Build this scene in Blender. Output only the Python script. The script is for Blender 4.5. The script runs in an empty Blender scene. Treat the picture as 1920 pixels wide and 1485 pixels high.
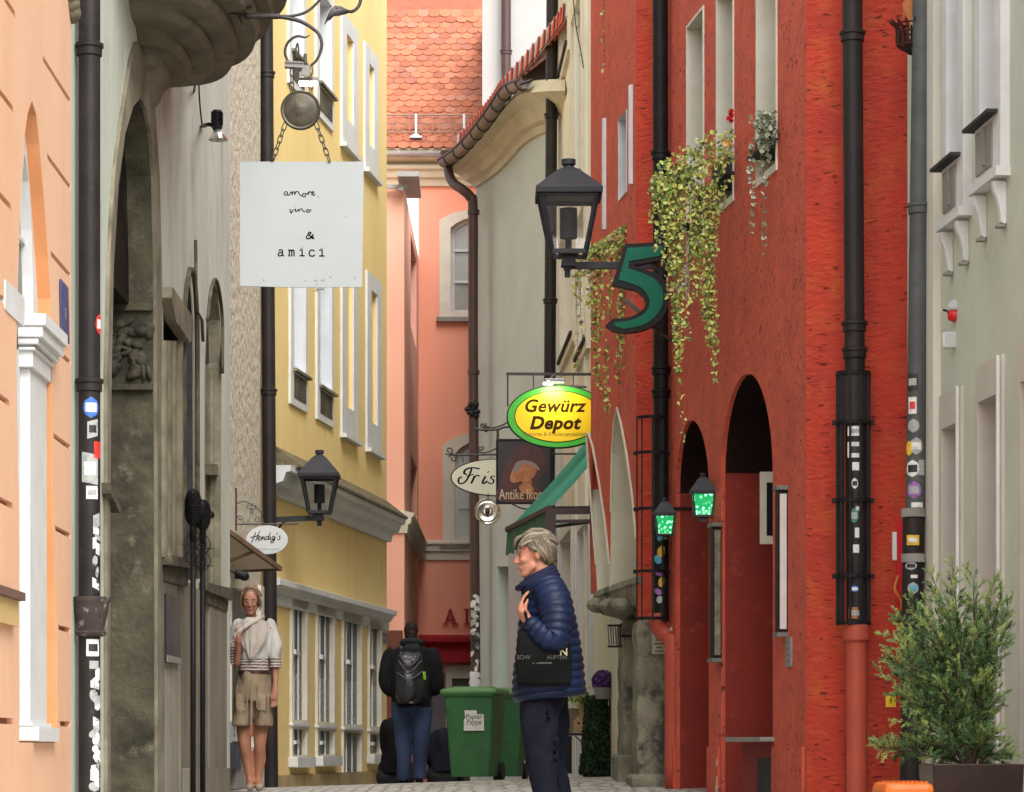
import bpy, bmesh, math, random
from mathutils import Vector, Matrix, noise
from mathutils.geometry import tessellate_polygon
random.seed(7)
R = math.radians
S = bpy.context.scene
COL = S.collection
# ---------------- camera ----------------
F, VX, VY = 5333.0, 900.0, 1400.0          # focal length and vanishing point in photograph pixels
cam = bpy.data.cameras.new("camera")
cam.lens = 36.0 * F / 1920.0
cam.sensor_width = 36.0
cam.sensor_fit = 'HORIZONTAL'
cam.shift_x = (960.0 - VX) / 1920.0
cam.shift_y = (VY - 742.5) / 1920.0
cam.clip_start = 0.1
cam.clip_end = 2000
camo = bpy.data.objects.new("camera", cam)
COL.objects.link(camo)
camo.location = (0, 0, 0)
camo.rotation_euler = (R(90), 0, 0)
S.camera = camo
# ---------------- sky and sun (overcast day) ----------------
SUN_EL, SUN_AZ = R(47), R(158)
world = bpy.data.worlds.new("World")
S.world = world
world.use_nodes = True
nt = world.node_tree
bg = nt.nodes['Background']
sky = nt.nodes.new('ShaderNodeTexSky')
sky.sky_type = 'NISHITA'
sky.sun_disc = False
sky.sun_elevation = SUN_EL
sky.sun_rotation = SUN_AZ
sky.air_density = 1.0
sky.dust_density = 4.0
hs = nt.nodes.new('ShaderNodeHueSaturation')
hs.inputs['Saturation'].default_value = 0.22
nt.links.new(sky.outputs[0], hs.inputs['Color'])
nt.links.new(hs.outputs[0], bg.inputs[0])
bg.inputs[1].default_value = 0.15
sl = bpy.data.lights.new("sun", 'SUN')
sl.energy = 0.6
sl.angle = R(40)
sl.color = (1.0, 0.98, 0.95)
slo = bpy.data.objects.new("sun", sl)
COL.objects.link(slo)
# light comes from behind and above the camera, slightly from the right
d = Vector((-0.30, 0.75, -0.85)).normalized()
slo.rotation_euler = d.to_track_quat('-Z', 'Y').to_euler()
slo.location = (0, 0, 30)
S.view_settings.view_transform = 'Standard'
S.view_settings.look = 'None'
S.view_settings.gamma = 1
S.view_settings.exposure = 1.3
try:
    S.cycles.max_bounces = 8
    S.cycles.diffuse_bounces = 3
    S.cycles.use_denoising = True
except Exception:
    pass

# ---------------- helpers ----------------
def P(px, py, Y):
    return Vector(((px - VX) * Y / F, Y, (VY - py) * Y / F))
def lerp(a, b, t): return a + (b - a) * t
def interp(pts, x):
    if x <= pts[0][0]: return pts[0][1]
    for (x0, y0), (x1, y1) in zip(pts, pts[1:]):
        if x <= x1: return y0 + (y1 - y0) * (x - x0) / (x1 - x0)
    return pts[-1][1]
GP = [(-30, -2.6), (0, -1.55), (10, -0.95), (15, -0.655), (20, -0.43), (24, -0.318), (27, -0.318), (32, -0.40), (46, -0.62), (90, -1.2)]
def ground(x, y):
    # smoothed profile along the lane plus a slight fall to the left
    z = 0
    for k in (-1.0, -0.5, 0, 0.5, 1.0):
        z += interp(GP, y + k)
    return z / 5 + 0.033 * max(-2.2, min(2.2, x))

def smooth_pts(pts, sub=6, closed=False):
    pts = [Vector(p) for p in pts]
    n = len(pts)
    if n < 3: return pts
    out = []
    rng = range(n if closed else n - 1)
    for i in rng:
        if closed:
            p0, p1, p2, p3 = pts[(i-1) % n], pts[i], pts[(i+1) % n], pts[(i+2) % n]
        else:
            p0 = pts[i-1] if i > 0 else pts[0] * 2 - pts[1]
            p1, p2 = pts[i], pts[i+1]
            p3 = pts[i+2] if i + 2 < n else pts[-1] * 2 - pts[-2]
        for k in range(sub):
            t = k / sub
            out.append(0.5 * ((2*p1) + (p2-p0)*t + (2*p0-5*p1+4*p2-p3)*t*t + (3*p1-p0-3*p2+p3)*t**3))
    if not closed: out.append(pts[-1])
    return out

class MB:
    def __init__(s):
        s.v = []; s.f = []; s.m = []; s.cur = 0
    def add(s, vs, fs):
        o = len(s.v)
        s.v += [tuple(v) for v in vs]
        for f in fs:
            s.f.append(tuple(i + o for i in f)); s.m.append(s.cur)
        return s
    def box(s, c, size, rz=0, rot=None):
        hx, hy, hz = size[0]/2, size[1]/2, size[2]/2
        M = rot if rot is not None else Matrix.Rotation(rz, 3, 'Z')
        c = Vector(c)
        vs = [c + M @ Vector((x*hx, y*hy, z*hz)) for x in (-1, 1) for y in (-1, 1) for z in (-1, 1)]
        return s.add(vs, [(0,1,3,2),(4,6,7,5),(0,4,5,1),(2,3,7,6),(0,2,6,4),(1,5,7,3)])
    def bar(s, a, b, w, h=None, up=(0,0,1)):
        a, b = Vector(a), Vector(b); h = h or w
        d = (b - a); L = d.length; d.normalize()
        up = Vector(up)
        if abs(d.dot(up)) > .98: up = Vector((0,1,0)) if abs(d.y) < .9 else Vector((1,0,0))
        sx = d.cross(up).normalized(); sy = sx.cross(d).normalized()
        M = Matrix((sx, d, sy)).transposed()
        return s.box((a+b)/2, (w, L, h), rot=M)
    def tube(s, path, r, n=10, caps=True, sx=1.0, closed=False):
        path = [Vector(p) for p in path]
        m = len(path)
        rs = r if isinstance(r, (list, tuple)) else [r]*m
        t0 = (path[1] - path[0]).normalized()
        up = Vector((0,0,1)) if abs(t0.z) < .9 else Vector((0,1,0))
        nrm = t0.cross(up).normalized()
        rings = []
        for i, p in enumerate(path):
            if closed: t = (path[(i+1) % m] - path[i-1]).normalized()
            elif i == 0: t = t0
            elif i == m-1: t = (path[-1]-path[-2]).normalized()
            else:
                t = (path[i+1]-path[i-1])
                t = t.normalized() if t.length > 1e-9 else t0
            nrm = (nrm - t * nrm.dot(t))
            nrm = nrm.normalized() if nrm.length > 1e-6 else t.orthogonal().normalized()
            bn = t.cross(nrm)
            rings.append([p + (nrm*math.cos(a)*sx + bn*math.sin(a))*rs[i] for a in [2*math.pi*k/n for k in range(n)]])
        return s.loft(rings, caps and not closed, wrap=closed)
    def loft(s, rings, caps=True, wrap=False, close=True):
        n = len(rings[0]); vs = [p for r in rings for p in r]; fs = []
        m = len(rings)
        for i in range(m if wrap else m-1):
            j = (i+1) % m
            for k in range(n if close else n-1):
                l = (k+1) % n
                fs.append((i*n+k, i*n+l, j*n+l, j*n+k))
        if caps and close:
            fs.append(tuple(range(n))); fs.append(tuple((m-1)*n+k for k in reversed(range(n))))
        return s.add(vs, fs)
    def lathe(s, c, prof, n=24, sx=1, sy=1, a0=0, a1=None):
        c = Vector(c)
        full = a1 is None
        a1 = a0 + 2*math.pi if full else a1
        k = n if full else n+1
        rings = [[c + Vector((math.cos(a)*r*sx, math.sin(a)*r*sy, z)) for a in [a0+(a1-a0)*i/n for i in range(k)]] for r, z in prof]
        return s.loft(rings, caps=full, close=full)
    def ball(s, c, r, n=12, m=8, rot=None):
        c = Vector(c)
        if not isinstance(r, (tuple, list)): r = (r, r, r)
        M = rot or Matrix.Identity(3)
        rings = []
        for i in range(m+1):
            th = math.pi*i/m
            th = max(0.02, min(math.pi-0.02, th))
            rings.append([c + M @ Vector((r[0]*math.sin(th)*math.cos(2*math.pi*k/n), r[1]*math.sin(th)*math.sin(2*math.pi*k/n), -r[2]*math.cos(th))) for k in range(n)])
        return s.loft(rings)
    def cap(s, a, b, ra, rb, n=12):
        # tapered limb with round ends
        a, b = Vector(a), Vector(b)
        d = (b-a); L = d.length; d = d.normalized()
        path, rs = [], []
        for k in range(4):
            t = math.pi/2*k/3.2 if k else 0.05
            path.append(a - d*ra*math.cos(t)); rs.append(ra*math.sin(t))
        path.append(a); rs.append(ra)
        path.append(b); rs.append(rb)
        for k in range(3, -1, -1):
            t = math.pi/2*k/3.2 if k else 0.05
            path.append(b + d*rb*math.cos(t)); rs.append(rb*math.sin(t))
        return s.tube(path, rs, n)
    def quad(s, a, b, c, d): return s.add([a,b,c,d], [(0,1,2,3)])
    def obj(s, name, mats, parent=None, loc=None, smooth=False, bevel=0, recalc=True, mods=None, auto=None):
        base = parent_world(parent) if parent is not None else (Vector(loc) if loc is not None else Vector((0,0,0)))
        me = bpy.data.meshes.new(name)
        me.from_pydata([tuple(Vector(v) - base) for v in s.v], [], s.f)
        if not isinstance(mats, (list, tuple)): mats = [mats]
        for m in mats: me.materials.append(m)
        if len(mats) > 1:
            for p, i in zip(me.polygons, s.m): p.material_index = i
        if recalc:
            b = bmesh.new(); b.from_mesh(me)
            bmesh.ops.recalc_face_normals(b, faces=b.faces)
            b.to_mesh(me); b.free()
        if smooth:
            for p in me.polygons: p.use_smooth = True
            if auto is not None:
                try: me.set_sharp_from_angle(angle=R(auto))
                except Exception: pass
        o = bpy.data.objects.new(name, me)
        COL.objects.link(o)
        if parent is not None: o.parent = parent
        elif loc is not None: o.location = base
        if bevel:
            md = o.modifiers.new("bevel", 'BEVEL'); md.width = bevel; md.segments = 2; md.limit_method = 'ANGLE'; md.angle_limit = R(40)
        return o

def parent_world(o):
    v = Vector((0,0,0))
    while o is not None:
        v += o.location; o = o.parent
    return v
def empty(name, loc):
    o = bpy.data.objects.new(name, None); COL.objects.link(o)
    o.location = loc; o.empty_display_size = 0.2
    return o
def tag(o, label=None, cat=None, group=None, kind=None):
    if label: o['label'] = label
    if cat: o['category'] = cat
    if group: o['group'] = group
    if kind: o['kind'] = kind
    return o
def thing(name, loc, label, cat, group=None):
    return tag(empty(name, loc), label, cat, group)

class Wall:
    """vertical plane through plan points a, b; u runs from a to b; 'out' is towards the lane"""
    def __init__(s, a, b, off=0.0, flip=False):
        s.a = Vector((a[0], a[1], 0)); s.b = Vector((b[0], b[1], 0)); s.o0 = off
        s.d = (s.b - s.a).normalized(); s.L = (s.b - s.a).length
        n = Vector((s.d.y, -s.d.x, 0))
        if n.dot(-(s.a + s.b)/2) < 0: n = -n
        if flip: n = -n
        s.n = n
        s.A = s.a + n*off
    def off(s, o): return Wall(s.a, s.b, s.o0 + o)
    def uz(s, px, py):
        k = (px - VX) / F
        # (A.x + u d.x) = k (A.y + u d.y)
        u = (k*s.A.y - s.A.x) / (s.d.x - k*s.d.y)
        Y = s.A.y + u*s.d.y
        return (u, (VY - py)*Y/F)
    def poly(s, pts): return [s.uz(*p) for p in pts]
    def w(s, u, z, o=0.0): return s.A + s.d*u + s.n*o + Vector((0,0,z))
    def pw(s, px, py, o=0.0):
        u, z = s.uz(px, py); return s.w(u, z, o)

def tess(loops):
    L3 = [[Vector((p[0], p[1], 0)) for p in l] for l in loops]
    tris = tessellate_polygon(L3)
    flat = [p for l in loops for p in l]
    return flat, [tuple(t) for t in tris]
def panel(mb, W, outline, holes=(), depth=0.1, back=None, o=0.0):
    """face with openings and their reveals going inwards"""
    loops = [outline] + [h for h in holes]
    flat, tris = tess(loops)
    mb.add([W.w(u, z, o) for u, z in flat], tris)
    for i, h in enumerate(holes):
        dd = depth[i] if isinstance(depth, (list, tuple)) else depth
        n = len(h)
        if dd:
            vs = [W.w(u, z, o) for u, z in h] + [W.w(u, z, o - dd) for u, z in h]
            mb.add(vs, [(k, (k+1) % n, n+(k+1) % n, n+k) for k in range(n)])
def plate(mb, W, poly, o):
    flat, tris = tess([poly]); mb.add([W.w(u, z, o) for u, z in flat], tris)
def prism(mb, W, poly, o0, o1, holes=()):
    loops = [poly] + list(holes)
    flat, tris = tess(loops)
    mb.add([W.w(u, z, o1) for u, z in flat], tris)
    mb.add([W.w(u, z, o0) for u, z in flat], tris)
    for h in loops:
        n = len(h)
        vs = [W.w(u, z, o0) for u, z in h] + [W.w(u, z, o1) for u, z in h]
        mb.add(vs, [(k, (k+1) % n, n+(k+1) % n, n+k) for k in range(n)])
def rect(u0, u1, z0, z1): return [(u0, z0), (u1, z0), (u1, z1), (u0, z1)]
def ribbon(pts, w, sub=8, smooth=True):
    """closed outline (2d) of a stroke of width w (or list of widths)"""
    p = [Vector((a[0], a[1])) for a in pts]
    if smooth and len(p) > 2: p = [Vector((q.x, q.y)) for q in smooth_pts([(a.x, a.y, 0) for a in p], sub)]
    return p
def strokes(mb, W2, strokelist, sc, org, w, o0, o1, slant=0.0, sub=6, taper=True):
    """hand lettering: every stroke is a thin raised ribbon on plane W2 (object with w(u,z,o))"""
    for st in strokelist:
        pts = [Vector((org[0] + (x + slant*y)*sc, org[1] + y*sc)) for x, y in st]
        q = ribbon(pts, w, sub)
        n = len(q); L, Rr = [], []
        for i in range(n):
            t = (q[min(i+1, n-1)] - q[max(i-1, 0)])
            t = t.normalized() if t.length > 1e-9 else Vector((1, 0))
            nn = Vector((-t.y, t.x))
            ww = w*(0.55 + 0.45*abs(t.y)) if taper else w
            L.append(q[i] + nn*ww/2); Rr.append(q[i] - nn*ww/2)
        vs = [W2.w(p.x, p.y, o1) for p in L] + [W2.w(p.x, p.y, o1) for p in Rr]
        mb.add(vs, [(i, i+1, n+i+1, n+i) for i in range(n-1)])
def text_obj(mb, W2, body, size, org, o1, sx=1.0, slant=0.0, align='CENTER', ext=0.001, bold=0.0, space=1.0):
    """lettering in Blender's own built-in font turned into mesh on plane W2"""
    cu = bpy.data.curves.new("lettering", 'FONT'); cu.body = body; cu.size = size; cu.align_x = align
    cu.shear = slant; cu.offset = bold; cu.space_character = space; cu.resolution_u = 3
    o = bpy.data.objects.new("lettering", cu); COL.objects.link(o)
    dg = bpy.context.evaluated_depsgraph_get()
    me = bpy.data.meshes.new_from_object(o.evaluated_get(dg))
    vs = [W2.w(org[0] + v.co.x*sx, org[1] + v.co.y, o1) for v in me.vertices]
    mb.add(vs, [tuple(p.vertices) for p in me.polygons])
    bpy.data.objects.remove(o); bpy.data.meshes.remove(me); bpy.data.curves.remove(cu)

# ---------------- materials ----------------
MATS = {}
def mat(name, col, rough=0.8, col2=None, scale=3.0, mix=(0.35, 0.65), bump=0.0, bscale=30.0, bdist=0.01,
        metal=0.0, col3=None, scale3=12.0, mix3=(0.6, 0.75), emit=0.0, stretch=None, alpha=None, trans=0.0, spec=None,
        bstretch=None, bump2=0.0, bscale2=150.0, kind='noise', detail=6.0, coat=0.0, tr_weight=0.0, sheen=0.0):
    if name in MATS: return MATS[name]
    m = bpy.data.materials.new(name); m.use_nodes = True
    t = m.node_tree; N = t.nodes; Lk = t.links
    b = N['Principled BSDF']
    b.inputs['Roughness'].default_value = rough
    b.inputs['Metallic'].default_value = metal
    if spec is None and not metal and not coat and rough >= .6 and max(col) < .06: spec = .12
    if spec is not None: b.inputs['Specular IOR Level'].default_value = spec
    if coat: b.inputs['Coat Weight'].default_value = coat
    if sheen: b.inputs['Sheen Weight'].default_value = sheen
    if trans: b.inputs['Transmission Weight'].default_value = trans
    tc = N.new('ShaderNodeTexCoord')
    def mapping(st):
        if not st: return tc.outputs['Object']
        mp = N.new('ShaderNodeMapping'); mp.inputs['Scale'].default_value = st
        Lk.new(tc.outputs['Object'], mp.inputs[0]); return mp.outputs[0]
    vec = mapping(stretch)
    c4 = lambda c: (c[0], c[1], c[2], 1)
    cur = None
    if col2 is not None:
        n = N.new('ShaderNodeTexNoise'); n.inputs['Scale'].default_value = scale; n.inputs['Detail'].default_value = detail
        n.inputs['Roughness'].default_value = 0.6
        Lk.new(vec, n.inputs['Vector'])
        r = N.new('ShaderNodeValToRGB'); r.color_ramp.elements[0].position = mix[0]; r.color_ramp.elements[1].position = mix[1]
        r.color_ramp.elements[0].color = c4(col); r.color_ramp.elements[1].color = c4(col2)
        Lk.new(n.outputs['Fac'], r.inputs[0]); cur = r.outputs[0]
    if col3 is not None:
        n = N.new('ShaderNodeTexNoise'); n.inputs['Scale'].default_value = scale3; n.inputs['Detail'].default_value = 8
        n.inputs['Roughness'].default_value = 0.7
        Lk.new(vec, n.inputs['Vector'])
        r = N.new('ShaderNodeValToRGB'); r.color_ramp.elements[0].position = mix3[0]; r.color_ramp.elements[1].position = mix3[1]
        r.color_ramp.elements[0].color = (0,0,0,1); r.color_ramp.elements[1].color = (1,1,1,1)
        Lk.new(n.outputs['Fac'], r.inputs[0])
        mx = N.new('ShaderNodeMix'); mx.data_type = 'RGBA'
        Lk.new(r.outputs[0], mx.inputs[0])
        if cur: Lk.new(cur, mx.inputs[6])
        else: mx.inputs[6].default_value = c4(col)
        mx.inputs[7].default_value = c4(col3); cur = mx.outputs[2]
    if cur: Lk.new(cur, b.inputs['Base Color'])
    else: b.inputs['Base Color'].default_value = c4(col)
    if emit:
        b.inputs['Emission Strength'].default_value = emit
        if cur: Lk.new(cur, b.inputs['Emission Color'])
        else: b.inputs['Emission Color'].default_value = c4(col)
    if bump:
        vb = mapping(bstretch)
        if kind == 'voronoi':
            n = N.new('ShaderNodeTexVoronoi'); n.feature = 'F1'; n.inputs['Scale'].default_value = bscale; out = n.outputs['Distance']
        else:
            n = N.new('ShaderNodeTexNoise'); n.inputs['Scale'].default_value = bscale; n.inputs['Detail'].default_value = 5; out = n.outputs['Fac']
        Lk.new(vb, n.inputs['Vector'])
        bp = N.new('ShaderNodeBump'); bp.inputs['Strength'].default_value = bump; bp.inputs['Distance'].default_value = bdist
        Lk.new(out, bp.inputs['Height'])
        last = bp
        if bump2:
            n2 = N.new('ShaderNodeTexNoise'); n2.inputs['Scale'].default_value = bscale2; n2.inputs['Detail'].default_value = 3
            Lk.new(tc.outputs['Object'], n2.inputs['Vector'])
            bp2 = N.new('ShaderNodeBump'); bp2.inputs['Strength'].default_value = bump2; bp2.inputs['Distance'].default_value = bdist*0.4
            Lk.new(n2.outputs['Fac'], bp2.inputs['Height']); Lk.new(bp.outputs[0], bp2.inputs['Normal']); last = bp2
        Lk.new(last.outputs[0], b.inputs['Normal'])
    MATS[name] = m
    return m
def paint(name, c, rough=0.6, **k): return mat(name, c, rough, **k)

M_orange = mat('apricot_plaster', (.80,.50,.33), .85, (.74,.43,.27), 1.4, bump=.3, bscale=14, bdist=.008, bump2=.15, col3=(.60,.37,.25), scale3=5, mix3=(.58,.85), stretch=(1,1,.35))
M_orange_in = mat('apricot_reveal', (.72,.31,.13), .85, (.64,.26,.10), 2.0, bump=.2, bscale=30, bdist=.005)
M_green = mat('pale_green_plaster', (.57,.62,.54), .88, (.47,.51,.43), 1.6, bump=.25, bscale=18, bdist=.008, bump2=.15, col3=(.27,.26,.19), scale3=3.5, mix3=(.54,.8), stretch=(1,1,.35))
M_greenK = mat('sage_plaster', (.56,.61,.50), .88, (.48,.52,.43), 1.3, bump=.25, bscale=22, bdist=.006, bump2=.1, col3=(.36,.38,.27), scale3=2.5, mix3=(.6,.9))
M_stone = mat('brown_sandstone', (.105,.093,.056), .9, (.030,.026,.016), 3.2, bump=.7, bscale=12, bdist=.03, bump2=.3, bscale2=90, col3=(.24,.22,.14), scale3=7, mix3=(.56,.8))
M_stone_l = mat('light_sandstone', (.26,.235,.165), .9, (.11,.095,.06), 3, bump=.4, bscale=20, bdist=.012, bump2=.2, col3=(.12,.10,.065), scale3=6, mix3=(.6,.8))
M_stucco = mat('rough_stucco', (.66,.60,.50), .92, (.52,.46,.36), 9, bump=1.0, bscale=9, bdist=.05, bump2=.5, bscale2=40, col3=(.30,.26,.19), scale3=14, mix3=(.6,.78))
M_yellow = mat('yellow_plaster', (.88,.68,.30), .85, (.82,.61,.25), 0.9, bump=.15, bscale=14, bdist=.006, col3=(.68,.51,.23), scale3=3.5, mix3=(.56,.85), stretch=(1,1,.3))
M_yellow_old = mat('yellow_plinth', (.50,.37,.15), .9, (.36,.28,.15), 4, bump=.4, bscale=20, bdist=.01, col3=(.25,.22,.16), scale3=5, mix3=(.5,.75), stretch=(1,1,.4))
M_white = mat('white_trim', (.68,.69,.69), .7, (.60,.61,.60), 4, bump=.1, bscale=30, bdist=.003, col3=(.50,.48,.42), scale3=7, mix3=(.68,.9))
M_cream = mat('cream_trim', (.74,.70,.58), .8, (.64,.60,.48), 4, bump=.15, bscale=25, bdist=.004, col3=(.42,.38,.27), scale3=6, mix3=(.62,.9))
M_coral = mat('coral_plaster', (.94,.42,.28), .85, (.92,.37,.24), 0.7, bump=.1, bscale=15, bdist=.005, col3=(.86,.36,.24), scale3=2.0, mix3=(.56,.85), stretch=(1,1,.35))
M_coral_l = mat('coral_plaster_pale', (.94,.50,.37), .85, (.92,.45,.33), 0.7, bump=.1, bscale=15, bdist=.005)
M_grey = mat('grey_plaster', (.55,.62,.58), .88, (.49,.55,.51), 1.0, bump=.15, bscale=15, bdist=.005, col3=(.44,.45,.38), scale3=1.8, mix3=(.6,.9))
M_greywhite = mat('grey_white_plaster', (.46,.45,.44), .88, (.41,.40,.39), .8, bump=.1, bscale=12, bdist=.005)
M_creamwall = mat('ivory_plaster', (.82,.78,.67), .85, (.74,.70,.58), 1.5, bump=.2, bscale=20, bdist=.006, col3=(.48,.43,.30), scale3=3, mix3=(.58,.85), stretch=(1,1,.3))
def red_material():
    # lime plaster: blotched red, small pits and dark nicks
    m = mat('red_plaster', (.68,.105,.050), .85, (.52,.082,.048), 4.5, bump=.7, bscale=16, bdist=.025, bump2=.6, bscale2=55, col3=(.46,.11,.06), scale3=14, mix3=(.52,.70))
    t = m.node_tree; N = t.nodes; L = t.links; b = N['Principled BSDF']
    vo = N.new('ShaderNodeTexVoronoi'); vo.inputs['Scale'].default_value = 11; vo.inputs['Randomness'].default_value = 1
    tc = [n for n in N if n.type == 'TEX_COORD'][0]
    nn = N.new('ShaderNodeTexNoise'); nn.inputs['Scale'].default_value = 30
    L.new(tc.outputs['Object'], nn.inputs['Vector'])
    mxv = N.new('ShaderNodeMix'); mxv.data_type = 'RGBA'; mxv.inputs[0].default_value = .06
    L.new(tc.outputs['Object'], mxv.inputs[6]); L.new(nn.outputs['Color'], mxv.inputs[7]); L.new(mxv.outputs[2], vo.inputs['Vector'])
    r = N.new('ShaderNodeValToRGB'); r.color_ramp.elements[0].position = .13; r.color_ramp.elements[1].position = .2
    L.new(vo.outputs['Distance'], r.inputs[0])
    bp = N.new('ShaderNodeBump'); bp.inputs['Strength'].default_value = 1.0; bp.inputs['Distance'].default_value = .03
    old = b.inputs['Normal'].links[0].from_socket
    L.new(r.outputs[0], bp.inputs['Height']); L.new(old, bp.inputs['Normal']); L.new(bp.outputs[0], b.inputs['Normal'])
    return m
M_red = red_material()
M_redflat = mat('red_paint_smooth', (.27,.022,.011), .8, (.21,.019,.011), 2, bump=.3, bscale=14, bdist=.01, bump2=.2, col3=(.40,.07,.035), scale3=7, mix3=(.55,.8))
def nicks(m, st, sc, lo, hi, dark):
    t = m.node_tree; N = t.nodes; L = t.links; b = N['Principled BSDF']; tc = [n for n in N if n.type == 'TEX_COORD'][0]
    mp = N.new('ShaderNodeMapping'); mp.inputs['Scale'].default_value = st; L.new(tc.outputs['Object'], mp.inputs[0])
    n = N.new('ShaderNodeTexNoise'); n.inputs['Scale'].default_value = sc; n.inputs['Detail'].default_value = 3; L.new(mp.outputs[0], n.inputs['Vector'])
    r = N.new('ShaderNodeValToRGB'); r.color_ramp.elements[0].position = lo; r.color_ramp.elements[1].position = hi; L.new(n.outputs['Fac'], r.inputs[0])
    mx = N.new('ShaderNodeMix'); mx.data_type = 'RGBA'; L.new(r.outputs[0], mx.inputs[0]); L.new(b.inputs['Base Color'].links[0].from_socket, mx.inputs[6]); mx.inputs[7].default_value = dark; L.new(mx.outputs[2], b.inputs['Base Color'])
    bp = N.new('ShaderNodeBump'); bp.invert = True; bp.inputs['Strength'].default_value = 1; bp.inputs['Distance'].default_value = .03
    L.new(r.outputs[0], bp.inputs['Height']); L.new(b.inputs['Normal'].links[0].from_socket, bp.inputs['Normal']); L.new(bp.outputs[0], b.inputs['Normal'])
    return m
nicks(M_red, (1,1,1.4), 15, .67, .74, (.20,.030,.018,1))
M_redbright = mat('scarlet_brickwork_paint', (.52,.044,.017), .85, (.40,.036,.019), 2.2, bump=.6, bscale=15, bdist=.025, bstretch=(1,1,2.4), bump2=.35, bscale2=50, col3=(.48,.085,.022), scale3=5, mix3=(.50,.72))
nicks(M_redbright, (1,1,3.6), 11, .65, .76, (.24,.022,.014,1))
M_pipe = mat('dark_pipe_metal', (.016,.013,.013), .5, (.028,.022,.021), 4, metal=.0, spec=.25, col3=(.05,.04,.035), scale3=9, mix3=(.62,.75), bump=.05, bscale=40, bdist=.002)
M_black = mat('black_metal', (.008,.008,.009), .5, spec=.2, col2=(.012,.012,.012), scale=8, bump=.05, bscale=40, bdist=.002)
M_brownpipe = mat('brown_pipe_metal', (.075,.036,.028), .45, (.055,.028,.022), 4)
M_greypipe = mat('zinc_pipe_metal', (.085,.094,.092), .6, (.055,.06,.06), 5, col3=(.05,.055,.05), scale3=9, mix3=(.55,.7))
M_redpipe = mat('red_painted_pipe', (.46,.075,.040), .6, (.38,.06,.03), 3, col3=(.13,.10,.10), scale3=3.3, mix3=(.70,.72))
M_iron = mat('wrought_iron', (.035,.030,.028), .55, (.06,.05,.045), 20, bump=.2, bscale=60, bdist=.002)
M_zinc = mat('zinc_sheet', (.52,.56,.60), .35, (.40,.44,.48), 3, metal=.6)
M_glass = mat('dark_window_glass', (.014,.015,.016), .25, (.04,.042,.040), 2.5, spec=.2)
M_glass_l = mat('pale_window_glass', (.30,.29,.24), .12, (.38,.37,.31), 2.0, spec=.6)
M_cement = mat('grey_cement', (.30,.29,.26), .9, (.22,.21,.19), 5, bump=.3, bscale=40, bdist=.004)
M_whitepaint = mat('white_paint', (.50,.52,.52), .6, spec=.2)
M_sign = mat('weathered_white_board', (.375,.40,.40), .7, (.40,.425,.425), 2.5, spec=.1, col3=(.28,.26,.22), scale3=9, mix3=(.72,.85))
M_text = mat('black_lettering', (.008,.008,.009), .8, spec=.05)
M_slate = mat('dark_slate', (.035,.035,.035), .8, spec=.2, col2=(.055,.055,.055), scale=12)
M_shutter = mat('white_shutter', (.70,.73,.78), .6, (.62,.65,.70), 3, bump=.4, bscale=5, bdist=.004, bstretch=(1,1,14))
def shell(mb, W, u0, u1, z0, z1, D=5.0, sides=(True, True)):
    A0, A1 = W.w(u0, z0), W.w(u1, z0); B0, B1 = W.w(u0, z0, -D), W.w(u1, z0, -D)
    up = Vector((0, 0, z1 - z0))
    if sides[0]: mb.quad(A0, A0+up, B0+up, B0)
    if sides[1]: mb.quad(A1, A1+up, B1+up, B1)
    mb.quad(B0, B1, B1+up, B0+up); mb.quad(A0+up, A1+up, B1+up, B0+up)
def downpipe(name, label, x, y, r, zt, zb, m, collars=(), x2=None, parent=None, group='rainwater downpipes on the facades', collar_h=.035, wall_dir=(0,1,0)):
    base = Vector((x2 if x2 is not None else x, y, zb))
    root = parent or thing(name, base, label, 'downpipe', group)
    mb = MB(); xb = x2 if x2 is not None else x
    mb.tube([(xb, y, zb), (lerp(xb, x, .5), y, lerp(zb, zt, .5)), (x, y, zt)], r, 20)
    mb.obj('pipe', m, root, smooth=True, auto=50)
    for z in collars:
        xx = lerp(xb, x, (z - zb)/(zt - zb))
        c = MB(); c.lathe((xx, y, z), [(r*1.02, -collar_h), (r*1.16, -collar_h*.9), (r*1.16, collar_h*.2), (r*1.3, collar_h*.3), (r*1.3, collar_h*.8), (r*1.02, collar_h)], 20)
        c.box((xx + wall_dir[0]*r*1.6, y + wall_dir[1]*r*1.6, z), (.02 + abs(wall_dir[0])*r*2, .02 + abs(wall_dir[1])*r*2, .02))
        c.obj('pipe_clamp', m, root, smooth=True, auto=40)
    return root
def pipe_sticker(root, x, y, r, z, ang, w, h, m, name='sticker', m2=None, tilt=0, shape='rect', label=None):
    """thin label wrapped round a pipe; ang is measured from the side facing the lane's near end"""
    mb = MB(); n = 6; rr = r + .0018
    rings = []
    for j in range(7):
        v = -1 + 2*j/6
        hw = w/2 if shape == 'rect' else w/2*math.sqrt(max(0, 1 - v*v*.995))
        row = []
        for i in range(n+1):
            a = ang + (-hw + 2*hw*i/n)/r
            row.append(Vector((x + math.sin(a)*rr, y - math.cos(a)*rr, z + v*h/2 + tilt*(-hw+2*hw*i/n))))
        rings.append(row)
    mb.loft(rings, caps=False, close=False)
    if m2 is None:
        o = mb.obj(name, m, root, smooth=True)
    else:
        mb2 = MB(); rr += .001; rings = []
        for j in range(3):
            v = -1 + j
            rings.append([Vector((x + math.sin(ang + (-w*.34 + .68*w*i/n)/r)*rr, y - math.cos(ang + (-w*.34+.68*w*i/n)/r)*rr, z + v*h*.22)) for i in range(n+1)])
        o = mb.obj(name, m, root, smooth=True)
        mb2.loft(rings, caps=False, close=False); mb2.obj('sticker_print', m2, o, smooth=True)
    return o
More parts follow.
